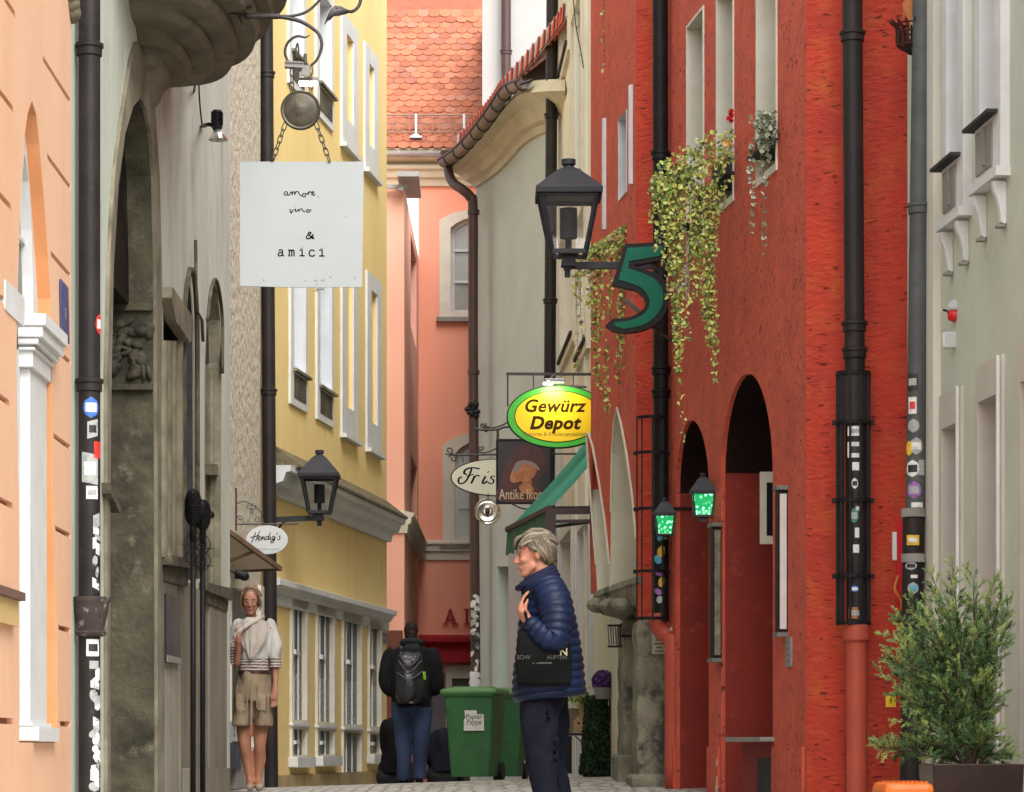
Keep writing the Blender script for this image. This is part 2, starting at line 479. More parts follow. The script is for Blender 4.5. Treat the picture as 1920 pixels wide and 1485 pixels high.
ST = {k: mat('sticker_'+k, c, .5, col2=tuple(v*.72 for v in c), scale=40, mix=(.52, .62)) for k, c in dict(white=(.75,.75,.72), grey=(.38,.39,.38), blue=(.05,.16,.55), red=(.62,.04,.03), yellow=(.75,.48,.03), black=(.02,.02,.02), purple=(.32,.12,.42), green=(.05,.22,.10), cyan=(.10,.40,.60), rust=(.40,.13,.06)).items()}

# =============== STREET ===============
def street():
    mb = MB()
    xs = [-40, -12, -5] + [-3 + .12*i for i in range(51)] + [5.5, 12, 40]
    ys = [-30, -15, -6] + [0 + 1.0*i for i in range(15)] + [15 + .22*i for i in range(80)] + [33.5, 36, 40, 46, 52, 60, 90, 160]
    n = len(xs)
    vs = [(x, y, ground(x, y)) for y in ys for x in xs]
    fs = [(j*n+i, j*n+i+1, (j+1)*n+i+1, (j+1)*n+i) for j in range(len(ys)-1) for i in range(n-1)]
    mb.add(vs, fs)
    m = bpy.data.materials.new('granite_cobbles'); m.use_nodes = True
    t = m.node_tree; N = t.nodes; L = t.links; b = N['Principled BSDF']
    tc = N.new('ShaderNodeTexCoord')
    nn = N.new('ShaderNodeTexNoise'); nn.inputs['Scale'].default_value = 3
    L.new(tc.outputs['Object'], nn.inputs['Vector'])
    mv = N.new('ShaderNodeMix'); mv.data_type = 'RGBA'; mv.inputs[0].default_value = .06
    L.new(tc.outputs['Object'], mv.inputs[6]); L.new(nn.outputs['Color'], mv.inputs[7])
    vo = N.new('ShaderNodeTexVoronoi'); vo.feature = 'DISTANCE_TO_EDGE'; vo.inputs['Scale'].default_value = 8.5; vo.inputs['Randomness'].default_value = .55
    vc = N.new('ShaderNodeTexVoronoi'); vc.inputs['Scale'].default_value = 8.5; vc.inputs['Randomness'].default_value = .55
    L.new(mv.outputs[2], vo.inputs['Vector']); L.new(mv.outputs[2], vc.inputs['Vector'])
    r = N.new('ShaderNodeValToRGB'); r.color_ramp.elements[0].position = .02; r.color_ramp.elements[1].position = .12
    L.new(vo.outputs['Distance'], r.inputs[0])
    cr = N.new('ShaderNodeValToRGB'); cr.color_ramp.elements[0].color = (.40,.38,.34,1); cr.color_ramp.elements[1].color = (.60,.57,.51,1)
    L.new(vc.outputs['Color'], cr.inputs[0])
    mx = N.new('ShaderNodeMix'); mx.data_type = 'RGBA'; mx.inputs[6].default_value = (.16,.14,.11,1)
    L.new(r.outputs[0], mx.inputs[0]); L.new(cr.outputs[0], mx.inputs[7]); L.new(mx.outputs[2], b.inputs['Base Color'])
    b.inputs['Roughness'].default_value = .7
    bp = N.new('ShaderNodeBump'); bp.inputs['Strength'].default_value = .8; bp.inputs['Distance'].default_value = .02
    L.new(r.outputs[0], bp.inputs['Height']); L.new(bp.outputs[0], b.inputs['Normal'])
    o = mb.obj('street', m, smooth=True); o['kind'] = 'structure'
street()

# =============== ORANGE BUILDING (near left) ===============
WA = Wall((-2.0, 4.0), (-2.0, 13.92))
def orange_building():
    root = thing('plaster_house', (-2.0, 13.0, ground(-2, 13)), 'apricot orange rusticated house front with a white arched window, at the left edge', 'house')
    W = WA
    hole = W.poly([(36,1392),(35,950),(30,700),(33,500),(38,380),(44,270),(52,210),(60,188),(68,215),(74,270),(82,370),(90,480),(95,560),(97,800),(100,1000),(106,1200),(108,1392)])
    holes = [hole]; deps = [.065]
    zs = [3.15, 2.73, 2.30, 1.875, 1.46, 1.03, .567, .11]
    Uend = W.L
    grs = []
    for i, z in enumerate(zs):
        u0 = W.uz([80, 88, 95, 100, 100, 103, 109, 112][i], 0)[0]
        u1 = W.uz(132, 0)[0]
        g = .012
        grs.append([(u0, z+g), (u0+.02, z-g), (u1, z-g*1.2), (u1, z+g)])
        uL = W.uz([30, 26, 22, 20, 19, 25, 27, 25][i], 0)[0]
        grs.append([(uL-1.6, z+g), (uL-1.6, z-g*1.2), (uL, z-g*1.2), (uL-.02, z+g)])
    mb = MB()
    panel(mb, W, rect(0, Uend, -1.5, 5.4), holes + grs, deps + [.028]*len(grs))
    shell(mb, W, 0, Uend, -1.5, 5.4, 5)
    mb.obj('wall', M_orange, root)
    # groove backs and reveal of the window in deeper orange
    g = MB()
    for q in grs: plate(g, W, q, -.0278)
    g.obj('groove', mat('groove_brown', (.30,.14,.07), .9), root)
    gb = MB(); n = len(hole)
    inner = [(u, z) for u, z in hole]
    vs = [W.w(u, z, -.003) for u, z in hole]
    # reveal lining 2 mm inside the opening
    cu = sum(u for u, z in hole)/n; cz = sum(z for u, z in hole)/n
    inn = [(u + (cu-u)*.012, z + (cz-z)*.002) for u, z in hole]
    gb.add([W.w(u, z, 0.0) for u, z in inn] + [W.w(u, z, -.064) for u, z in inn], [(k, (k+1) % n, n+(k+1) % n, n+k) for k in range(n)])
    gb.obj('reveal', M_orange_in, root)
    # white arched window surround, set back in the opening
    Wf = W.off(-.062)
    f = MB()
    arch_in = Wf.poly([(30,655),(32,560),(34,480),(37,400),(41,330),(45,290),(48,300),(53,340),(58,430),(61,520),(62,655)])
    panel(f, W, hole, [[(u, z) for u, z in arch_in]], .05, o=-.06)
    fr = f.obj('window_frame', M_white, root)
    p = MB(); plate(p, W, [(u, z) for u, z in arch_in], -.1095); p.obj('pane', M_cement, fr)
    bars = MB()
    u0, z0 = Wf.uz(46, 440)
    bars.box(W.w(u0, z0, -.10), (.02, .5, .02)); bars.obj('glazing_bar', M_white, fr)
    # pilaster with capital and base
    pl = MB(); u, z = Wf.uz(38, 690); u1 = Wf.uz(70, 690)[0]; zb = Wf.uz(60, 1356)[1]
    prism(pl, W, rect(u, u1, zb, z), -.06, -.018)
    prism(pl, W, rect(u-.04, u1+.035, z, z+.10), -.06, .0)
    pr = pl.obj('pilaster', M_white, root, bevel=.004)
    c = MB()
    zt = Wf.uz(70, 615)[1]
    for k, (a, b_, oo) in enumerate([(-.075, -.02, .065), (-.125, -.075, .05), (-.155, -.125, .03), (-.18, -.165, .012)]):
        prism(c, W, rect(u-.06-(.01*(3-k)), u1+.10-.022*k, zt+a, zt+b_), -.06, oo)
    c.obj('capital', M_white, pr, bevel=.012)
    bs = MB()
    for a, b_, e in [(0, -.02, .0), (-.02, -.085, .06)]:
        prism(bs, W, rect(u-.05, u1+.015+e, zb+b_, zb+a), -.06, .0+e*.5)
    bs.obj('base', M_white, pr, bevel=.018)
    up, zp = Wf.uz(40, 560)
    k = MB()
    prism(k, W, rect(W.uz(8, 0)[0], W.uz(44, 0)[0], W.uz(40,610)[1], W.uz(40,555)[1]), -.06, .005); k.obj('impost_block', M_white, root, bevel=.01)
    # ledge at the left edge
    l = MB(); u1 = W.uz(24, 1110)[0]; z1 = W.uz(24, 1112)[1]
    prism(l, W, rect(u1-1.2, u1, z1-.035, z1), 0, .055); l.obj('ledge', mat('brown_tile_ledge', (.16,.09,.07), .7), root, bevel=.004)
    l = MB(); prism(l, W, rect(u1-1.2, u1-.03, z1-.145, z1-.036), 0, .03); l.obj('sill', mat('ochre_sill', (.62,.43,.18), .8), root, bevel=.006)
    # carved stone corner at the top
    s = MB()
    for i in range(7):
        u, z = W.uz(133, -60+14*i)
        s.ball(W.w(u+.01-.035*(6-i), z, .0), (.05, .07, .05), 8, 6)
    s.obj('carved_corner', M_stone_l, root, smooth=True)
orange_building()
def nameplate():
    W = WA; poly = W.poly([(110,523),(124,540),(126,645),(112,628)])
    mb = MB(); prism(mb, W, poly, .004, .012)
    o = mb.obj('street_nameplate', mat('blue_enamel', (.035,.05,.16), .35, (.05,.07,.2), 20), loc=W.w(*poly[0]))
    tag(o, 'small blue enamel plate screwed to the apricot orange wall', 'nameplate')
    e = MB(); u, z = W.uz(118, 588)
    for i in range(4): e.box(W.w(u, z+.02-i*.014, .0135), (.002, .035 - .006*(i % 2), .006))
    e.obj('lettering', mat('faded_white', (.30,.33,.42), .5), o)
nameplate()

# =============== GREEN-GREY GOTHIC HOUSE (left) ===============
WB = Wall((-2.03, 13.93), (-2.0, 22.75))
def gothic_house():
    root = thing('gothic_house', (-2.0, 18, ground(-2, 18)), 'old grey green plastered house with brown sandstone gothic portal and niches, on the left', 'house')
    W = WB
    portal = W.poly([(201,1800),(199,1000),(202,700),(206,500),(215,350),(228,250),(243,200),(256,184),(268,205),(277,250),(283,330),(287,500),(289,1000),(290,1800)])
    nwin = W.poly([(306,1040),(306,560),(336,615),(336,1060)])
    lanc = W.poly([(344,1085),(343,640),(345,560),(351,508),(357,545),(361,600),(362,1090)])
    nich = W.poly([(383,1100),(384,680),(387,600),(394,545),(401,527),(408,548),(413,600),(415,680),(414,1110)])
    mb = MB()
    panel(mb, W, rect(0, W.L, -1.5, 7.2), [portal, nwin, lanc, nich], [0, 0, 0, 0])
    shell(mb, W, 0, W.L, -1.5, 7.2, 5)
    mb.obj('wall', M_green, root)
    def lining(name, loop, d, m, back=None, par=None, so=-.001, shrink=.0):
        g = MB(); n = len(loop)
        g.add([W.w(u, z, so) for u, z in loop] + [W.w(u, z, -d) for u, z in loop], [(k, (k+1) % n, n+(k+1) % n, n+k) for k in range(n)])
        if back is None: plate(g, W, loop, -d)
        o = g.obj(name, m, par or root)
        if back is not None:
            q = MB(); plate(q, W, loop, -d+.002); q.obj('door_leaf', back, o)
        return o
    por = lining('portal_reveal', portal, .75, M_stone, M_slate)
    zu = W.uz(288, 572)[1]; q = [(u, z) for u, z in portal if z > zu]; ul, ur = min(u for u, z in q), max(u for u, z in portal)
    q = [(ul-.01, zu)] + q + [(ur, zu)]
    vd = MB(); prism(vd, W, q, -.74, -.15); vd.obj('dark_void_block', mat('void_shade', (.016,.014,.012), .7, (.045,.038,.028), 4, mix=(.55,.7), spec=.1), por)  # dark block filling the upper portal, its colour standing in for the unlit void
    # portal stone surround
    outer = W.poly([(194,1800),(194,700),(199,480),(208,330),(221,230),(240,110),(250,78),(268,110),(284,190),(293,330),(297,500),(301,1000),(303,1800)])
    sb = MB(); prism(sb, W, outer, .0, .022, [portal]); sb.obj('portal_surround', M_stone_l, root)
    # mouldings and carved capital on the far jamb
    jx = portal[9][0]
    cv = MB()
    uj, _ = W.uz(288, 700)
    zz = lambda py: W.uz(288, py)[1]
    def jamb_box(y0, y1, t): cv.box(W.w(uj - t/2, (zz(y0)+zz(y1))/2, -.36), (.72, t, abs(zz(y0)-zz(y1))))
    jamb_box(570, 584, .05); jamb_box(722, 732, .04); jamb_box(340, 352, .03)
    rnd = random.Random(3)
    for i in range(44):
        px = 0.02 + rnd.random()*.33; z = lerp(zz(705), zz(600), rnd.random())
        cv.ball(W.w(uj - .02, z, -px), (.03+.03*rnd.random(), .018+.02*rnd.random(), .015+.02*rnd.random()), 8, 6, rot=Matrix.Rotation(rnd.random()*3, 3, 'Y'))
    cv.obj('carved_capital', M_stone, por, smooth=True, auto=40)
    # small window with sloping stone hood and three shafts
    wv = lining('window_reveal', nwin, .22, M_stone, M_slate)
    sh = MB()
    for px, r in [(298, .055), (310, .045), (321, .035), (331, .045)]:
        u, z = W.uz(px, 1045); z1 = W.uz(px, 640)[1]
        sh.tube([W.w(u, z, .0), W.w(u, z1, .0)], r, 10)
    sh.obj('shaft', M_stone_l, wv, smooth=True, auto=50)
    hd = MB()
    a = W.poly([(301,558),(303,538),(341,592),(340,640),(337,642),(310,602)])
    prism(hd, W, a, 0, .07); hd.obj('hood', M_stone_l, wv, bevel=.01)
    sl_ = MB(); a = W.poly([(297,1040),(297,1060),(342,1066),(342,1054)]); prism(sl_, W, a, 0, .09)
    a = W.poly([(299,1061),(300,1090),(338,1100),(340,1067)]); prism(sl_, W, a, 0, .05)
    sl_.obj('sill', M_stone, wv, bevel=.008)
    # narrow pointed window
    lv = lining('lancet_reveal', lanc, .18, M_slate)
    fr = MB()
    u, z = W.uz(352, 505)
    fr.tube(smooth_pts([W.pw(362, 1085, .03), W.pw(362, 700, .03), W.pw(361, 590, .03), W.pw(357, 530, .03), W.pw(352, 505, .03)], 4), .018, 8)
    fr.tube([W.pw(356, 450, .04), W.pw(357, 580, .04), W.pw(368, 600, .04), W.pw(370, 640, .04)], .012, 6)
    fr.tube(smooth_pts([W.pw(343, 1085, .01), W.pw(342, 700, .01), W.pw(344, 560, .01), W.pw(352, 505, .01)], 4), .02, 8)
    fr.obj('lancet_frame', M_stone, lv, smooth=True)
    st = MB(); a = W.poly([(343,1090),(343,605),(349,607),(349,1090)]); prism(st, W, a, -.16, -.02)
    a = W.poly([(350,1090),(350,650),(356,652),(356,1090)]); prism(st, W, a, -.16, -.06)
    st.obj('stone_jamb', M_stone_l, lv)
    # round headed niche
    nv = lining('niche_reveal', nich, .10, M_stone_l)
    st = MB(); Wn = W.off(-.10)
    a = Wn.poly([(385,680),(387,630),(393,585),(399,578),(405,595),(409,640),(410,682)]); prism(st, W, a, -.0995, -.094); st.obj('niche_opening', M_slate, nv)
    rm = MB(); rm.tube(smooth_pts([W.pw(414, 700, .012), W.pw(414, 600, .012), W.pw(408, 545, .012), W.pw(401, 524, .012), W.pw(393, 542, .012), W.pw(386, 600, .012)], 5), .014, 6)
    rm.obj('niche_rim', M_stone, nv, smooth=True)
    st = MB()
    for px, r in [(390, .03), (398, .04), (406, .03)]:
        st.tube([Wn.pw(px, 1095, .02), Wn.pw(px, 700, .02)], r, 8)
    a = Wn.poly([(383,870),(384,890),(412,893),(412,873)]); prism(st, W, a, -.1, -.02)
    st.obj('stone_post', M_stone_l, nv, smooth=True, auto=40)
    sl2 = MB(); a = W.poly([(372,1092),(372,1108),(418,1126),(420,1116),(420,1104)]); prism(sl2, W, a, 0, .07)
    a = W.poly([(374,1110),(376,1130),(416,1146),(418,1127)]); prism(sl2, W, a, 0, .045)
    sl2.obj('niche_sill', M_stone, nv, bevel=.01)
    # darker rendered dado
    dd = MB()
    prism(dd, W, W.poly([(300,1108),(300,1700),(332,1700),(332,1120)]), 0, .012)
    dd.obj('render_patch', mat('grey_render', (.34,.33,.27), .9, (.26,.25,.2), 4, bump=.4, bscale=60, bdist=.005, col3=(.30,.22,.08), scale3=2.5, mix3=(.6,.8)), root)
    dd = MB()
    prism(dd, W, W.poly([(333,1080),(333,1700),(384,1700),(384,1112),(370,1108)]), 0, .02)
    prism(dd, W, W.poly([(385,1125),(385,1700),(417,1700),(417,1140)]), 0, .035)
    prism(dd, W, W.poly([(336,1440),(336,1700),(415,1700),(415,1440)]), 0.02, .07)
    dd.obj('dado', mat('grey_brown_render', (.24,.215,.165), .92, (.17,.15,.11), 3, bump=.5, bscale=70, bdist=.006, stretch=(1,1,.4)), root, bevel=.006)
    q = MB(); prism(q, W, W.poly([(190,905),(190,925),(208,962),(210,952)]), 0, .05); q.obj('ledge', M_stone, root)
    # oriel corbel above: stacked curving mouldings shrinking to a pendant
    ob = MB(); rings = []
    prof = [(3.88,.02,.05),(3.95,.07,.12),(4.02,.09,.20),(4.08,.13,.34),(4.13,.13,.38),(4.145,.22,.55),(4.19,.25,.62),(4.22,.24,.66),(4.225,.36,.88),(4.26,.39,.95),(4.29,.38,.98),(4.295,.50,1.22),(4.34,.53,1.30),(4.38,.52,1.32),(4.385,.64,1.55),(4.45,.67,1.62),(4.50,.66,1.66),(4.505,.74,1.85),(4.62,.78,1.92),(4.63,.84,2.0),(4.8,.86,2.1)]
    yc = 17.35
    for z, p, L_ in prof:
        ring = []
        Lf = min(L_, 1.15)      # steeper towards the far end
        for k in range(25):
            a = math.pi*k/24
            c, s_ = math.cos(a), math.sin(a)
            yy = -L_*c if c > 0 else -Lf*c
            pw = abs(s_)**.62
            ring.append(Vector((-2.02 + p*pw, yc + yy*abs(c)**.0 if False else yc + yy, z)))
        rings.append(ring)
    ob.loft(rings, caps=False, close=False)
    ob.obj('oriel_corbel', mat('moulded_corbel_stone', (.20,.18,.125), .9, (.12,.105,.07), 3, bump=.3, bscale=12, bdist=.012, bump2=.2, col3=(.07,.06,.04), scale3=5, mix3=(.56,.78)), root, smooth=True, auto=22)
    rb = MB()
    for k in (2, 5, 8, 12, 16, 20, 22):
        rb.tube([r[k] + Vector((.0, 0, -.01)) for r in rings[2:]], [.02 + .012*i/14 for i in range(len(rings)-2)], 6)
    pass
    bd = MB()
    top = rings[-1]
    bd.loft([[Vector((p.x*1.0, p.y, 4.81)) for p in top], [Vector((p.x, p.y, 7.0)) for p in top]], caps=False, close=False)
    bd.obj('oriel_bay', M_green, root, smooth=True)
gothic_house()

def left_pipe():
    x, y, r = -1.957, 14.25, .055
    g = ground(x, y)
    root = downpipe('downpipe', 'sticker covered black downpipe with a rusty hopper, beside the apricot orange house', x, y, r, 5.4, g, M_pipe, [P(168,93,y).z, P(168,722,y).z])
    hz0, hz1 = P(0,1190,y).z, P(0,1120,y).z
    h = MB(); h.lathe((x+.01, y-.01, 0), [(.058,hz0-.01),(.075,hz0),(.078,hz0+.012),(.068,hz0+.02),(.074,hz0+.07),(.088,hz0+.12),(.09,hz1-.03),(.098,hz1-.02),(.098,hz1)], 24)
    h.obj('hopper', mat('rusty_hopper', (.06,.045,.04), .8, (.03,.02,.02), 9, col3=(.30,.24,.20), scale3=14, mix3=(.55,.62), bump=.3, bscale=40, bdist=.004), root, smooth=True, auto=40)
    Z = lambda py: P(0, py, y).z
    S_ = lambda py, a, w, h_, c, m2=None, tilt=0, shape='rect': pipe_sticker(root, x, y, r, Z(py), a, w, h_, ST[c], m2=ST[m2] if m2 else None, tilt=tilt, shape=shape)
    S_(609, 1.25, .06, .105, 'red', 'white', 0, 'oval')
    S_(766, .3, .08, .105, 'blue', 'white', 0, 'oval')
    S_(806, .45, .055, .085, 'grey', 'black', .3)
    S_(880, .2, .085, .15, 'grey', 'white', -.2)
    S_(845, 1.0, .05, .085, 'red')
    S_(925, .4, .06, .065, 'white', 'grey')
    S_(1215, .5, .07, .085, 'white', 'black'); S_(1247, .6, .05, .04, 'grey')
    rn = random.Random(5)
    for i in range(13):
        S_(975 + i*11, .55 + rn.random()*.5, .02+.03*rn.random(), .03+.03*rn.random(), rn.choice(['grey','white','black','grey']), tilt=rn.uniform(-.6,.6), shape=rn.choice(['rect','oval']))
    for i in range(22):
        S_(1265 + i*10, .55 + rn.random()*.55, .03+.03*rn.random(), .03+.04*rn.random(), rn.choice(['grey','white','white','black']), tilt=rn.uniform(-.6,.6), shape=rn.choice(['rect','oval']))
left_pipe()

def info_panel():
    W = WB
    poly = W.poly([(301,1113),(330,1120),(329,1246),(302,1242)])
    mb = MB(); prism(mb, W, poly, .013, .035)
    o = mb.obj('notice_board', mat('dark_display', (.022,.018,.03), .2, spec=.6), loc=W.w(*poly[0]), bevel=.003)
    tag(o, 'dark glossy upright display panel on the lower wall of the grey green house', 'display panel')
    f = MB(); prism(f, W, W.poly([(302,1228),(329,1234),(329,1245),(302,1241)]), .036, .04); f.obj('lower_strip', M_cement, o)
info_panel()

def spotlight():
    Y = 19.6; c = P(408, 237, Y)
    root = thing('spotlight', c, 'black wall spotlight with silver reflector pointing down, on the grey green house', 'spotlight')
    b = MB(); b.lathe(P(407, 0, Y) * Vector((1,1,0)), [(.0, P(0,207,Y).z), (.03, P(0,207,Y).z), (.036, P(0,212,Y).z), (.036, P(0,240,Y).z), (.028, P(0,244,Y).z)], 16)
    for i in range(6): b.box(P(407, 212+4*i, Y), (.08,.08,.004))
    b.obj('lamp_housing', M_black, root, smooth=True, auto=40)
    rf = MB(); rf.lathe(P(409, 0, Y) * Vector((1,1,0)), [(.028, P(0,243,Y).z), (.042, P(0,252,Y).z), (.068, P(0,262,Y).z), (.066, P(0,263,Y).z), (.03, P(0,250,Y).z)], 20)
    rf.obj('reflector', mat('polished_reflector', (.75,.74,.70), .15, metal=.9), root, smooth=True)
    a = MB(); a.tube([P(402, 236, Y), P(392, 233, Y), WB.pw(378, 236, .0)], .014, 8); a.obj('bracket', M_black, root, smooth=True)
    cb = MB(); cb.tube(smooth_pts([WB.pw(380, 238, .02), WB.pw(374, 234, .02), WB.pw(369, 190, .02), WB.pw(367, 140, .02)], 5), .006, 6); cb.obj('cable', M_black, root)
    Y2 = 19.0
    root2 = thing('flood_lamp', P(380, 116, Y2), 'brass edged lamp half hidden under the stone oriel of the grey green house', 'lamp')
    m = MB(); m.lathe(P(382, 0, Y2) * Vector((1,1,0)), [(.02, P(0,104,Y2).z), (.05, P(0,108,Y2).z), (.072, P(0,125,Y2).z), (.068, P(0,126,Y2).z), (.02, P(0,112,Y2).z)], 18)
    m.obj('lamp_shade', mat('aged_brass', (.22,.17,.05), .4, metal=.6), root2, smooth=True)
    m = MB(); m.tube([P(370, 118, Y2), P(366, 150, Y2), WB.pw(364, 172, 0)], .008, 6); m.tube([P(380,108,Y2), WB.pw(372, 100, 0)], .012, 6); m.obj('bracket', M_black, root2)
spotlight()

# tall black pedestal fans standing in front of the wall
def pedestal_fan(px0, Y, topy, boty, label):
    x = (px0 - VX)*Y/F; g = ground(x, Y)
    root = thing('pedestal_fan', (x, Y, g), label, 'pedestal fan', 'pedestal fans against the grey green house')
    Z = lambda py: P(0, py, Y).z
    p = MB(); p.tube([(x, Y, g+.02), (x, Y, Z(boty+12))], .018, 10); p.obj('pole', M_black, root, smooth=True)
    b = MB(); b.lathe((x, Y, g), [(.16, 0), (.17, .015), (.03, .045), (.028, .16)], 20); b.obj('base', M_black, root, smooth=True, auto=40)
    # round guard turned nearly edge-on: rings of wire round a hub
    cz = (Z(topy) + Z(boty))/2; rr = abs(Z(topy) - Z(boty))/2
    hd = MB(); ax = Vector((.975, .22, 0)).normalized(); sd = Vector((-ax.y, ax.x, 0))
    for k in range(9):
        a = math.pi*(k+.5)/9
        r_ = rr*math.sin(a)**.55; off = ax*.045*math.cos(a)
        pts = [Vector((x, Y, cz)) + off + (sd*math.cos(t) + Vector((0,0,1))*math.sin(t))*r_ for t in [2*math.pi*i/28 for i in range(28)]]
        hd.tube(pts, .004, 5, closed=True)
    for i in range(40):
        t = 2*math.pi*i/40
        pts = []
        for k in range(9):
            a = math.pi*(k+.01)/8
            r_ = rr*max(.03, math.sin(a))**.55; pts.append(Vector((x, Y, cz)) + ax*.048*math.cos(a) + (sd*math.cos(t) + Vector((0,0,1))*math.sin(t))*r_)
        hd.tube(pts, .0035, 4, caps=False)
    hd.obj('guard', M_black, root)
    bl = MB()
    for k in range(4):
        a = math.pi/2*k + .4
        u = sd*math.cos(a) + Vector((0,0,1))*math.sin(a); v = sd*-math.sin(a) + Vector((0,0,1))*math.cos(a)
        o = Vector((x, Y, cz))
        bl.add([o+u*.03-v*.03+ax*.02, o+u*rr*.85-v*.07+ax*.03, o+u*rr*.85+v*.07-ax*.03, o+u*.03+v*.03-ax*.02], [(0,1,2,3)])
    bl.obj('blade', M_black, root)
    mt = MB(); mt.cap(Vector((x,Y,cz)) - ax*.02, Vector((x,Y,cz)) + ax*.05, .035, .03); mt.tube([(x,Y,Z(boty+30)), (x,Y,cz)], .022, 8); mt.obj('motor', M_black, root, smooth=True)
    cl = MB()
    for pz in (boty+28, boty+60):
        for t in range(5):
            a = 2*math.pi*t/5
            cl.tube(smooth_pts([(x, Y, Z(pz-24)), (x+math.cos(a)*.055, Y+math.sin(a)*.055, Z(pz)), (x, Y, Z(pz+22))], 4), .003, 4)
        cl.bar((x-.075, Y, Z(pz+8)), (x+.075, Y, Z(pz+8)), .006)
    cl.obj('wire_brace', M_black, root)
pedestal_fan(362, 18.3, 917, 985, 'tall black pedestal fan by the grey green house, the left and higher one')
pedestal_fan(380, 18.9, 937, 993, 'tall black pedestal fan by the grey green house, the right and lower one')

# =============== STUCCO HOUSE ===============
WC = Wall((-2.30, 23.2), (-2.235, 28.95))
def stucco_house():
    root = thing('stucco_house', (-2.25, 26, ground(-2.2, 26)), 'narrow house front in rough pitted beige stucco behind the woman', 'house')
    W = WC
    door = W.poly([(380,1800),(380,1098),(484,1106),(484,1800)])
    mb = MB(); panel(mb, W, rect(-.6, W.L, -1.5, 8.6), [door], .05); shell(mb, W, -.6, W.L, -1.5, 8.6, 5)
    mb.obj('wall', M_stucco, root)
    sg = MB(); Wd = W.off(-.05)
    g = MB(); plate(g, W, door, -.0495); go = g.obj('shop_window', M_glass, root)
    f = MB()
    for px in (437, 481): f.box(W.w(W.uz(px, 1300)[0], .2, -.03), (.04, .05, 3.0))
    for py in (1108, 1405): f.box(W.w(W.uz(455, 1300)[0], Wd.uz(455, py)[1], -.03), (.036, 3.0, .05))
    f.obj('window_frame', M_cream, go)
    t = MB(); t.box(W.w(W.uz(455, 1400)[0], Wd.uz(455, 1445)[1], .0), (.14, 3.0, .30)); t.obj('stall_riser', M_cement, root)
    p = MB(); u0 = W.uz(484, 0)[0]; prism(p, W, rect(u0, W.uz(493,0)[0], -1.5, Wd.uz(480, 1100)[1]), 0, .03); p.obj('door_jamb', M_cream, root)
stucco_house()
def poster():
    W = WC.off(-.03); poly = W.poly([(425,1356),(452,1356),(452,1412),(425,1412)])
    q = WC.off(.08)
    b = MB(); poly = q.poly([(418,1352),(449,1352),(449,1390),(418,1390)]); prism(b, q, poly, 0, .01)
    o = b.obj('poster', M_whitepaint, loc=q.w(*poly[0])); tag(o, 'black and white poster with a swirl, behind the woman in shorts', 'poster')
    s = MB(); u, z = q.uz(437, 1368)
    strokes(s, q, [[(math.cos(a)*(.3+a*.1), math.sin(a)*(.3+a*.1)) for a in [k*.5 for k in range(14)]]], .075, (u, z), .02, 0, .012)
    s.obj('swirl', M_text, o)
    b = MB(); poly = q.poly([(418,1392),(449,1392),(449,1442),(418,1442)]); prism(b, q, poly, 0, .02)
    b.obj('lower_panel', mat('navy_panel', (.02,.025,.06), .4, (.25,.25,.28), 6, mix=(.55,.65)), o)
poster()
downpipe('downpipe', 'long dark brown downpipe between the beige stucco house and the yellow house', (496-VX)*29.1/F, 29.1, .069, 10.0, ground(-2.1, 29.1), M_pipe, [P(0,140,29.1).z, P(0,735,29.1).z], x2=(509-VX)*29.1/F, wall_dir=(-1,0,0))
def wall_camera():
    root = thing('wall_lamp', P(452, 1080, 24.5), 'small black wall lamp above the head of the woman in shorts', 'lamp')
    m = MB(); m.cap(P(446,1075,24.5), P(458,1080,24.5), .035, .045, 10); m.obj('lamp_housing', M_black, root, smooth=True)
    m = MB(); m.bar(P(440,1083,24.5), P(452,1084,24.5), .02); m.tube([P(446,1075,24.5), P(430,1070,24.9)], .012, 6); m.obj('bracket', M_black, root)
wall_camera()
def beige_awning():
    root = thing('awning', P(470, 1030, 25), 'beige fabric awning on brown wooden arms under the small round scripted sign', 'awning')
    B = P(526, 1067, 26.0); A = Vector((-2.27, 25.2, P(0,990,25.2).z)); C = Vector((-2.27, 26.3, B.z)); A2 = Vector((-2.27, 26.3, A.z+.02))
    t = Vector((0,0,.012)); f = MB()
    f.add([A, B, C, A+t, B+t, C+t], [(0,1,2),(3,4,5),(0,1,4,3),(1,2,5,4),(2,0,3,5)]); f.add([A, B, A2, A+t, B+t, A2+t], [(0,1,2),(3,4,5),(1,2,5,4),(2,0,3,5)])
    f.obj('canopy', mat('beige_canvas', (.70,.60,.45), .9, (.64,.54,.39), 5), root)
    w = MB(); w.bar(A, B, .035, .04); w.bar(C, B, .03, .03); w.bar(Vector((-2.25, 25.6, P(0,1052,25.6).z)), A.lerp(B, .55), .03)
    w.obj('arm', mat('brown_wood', (.17,.10,.06), .7, (.11,.06,.035), 6), root)
beige_awning()

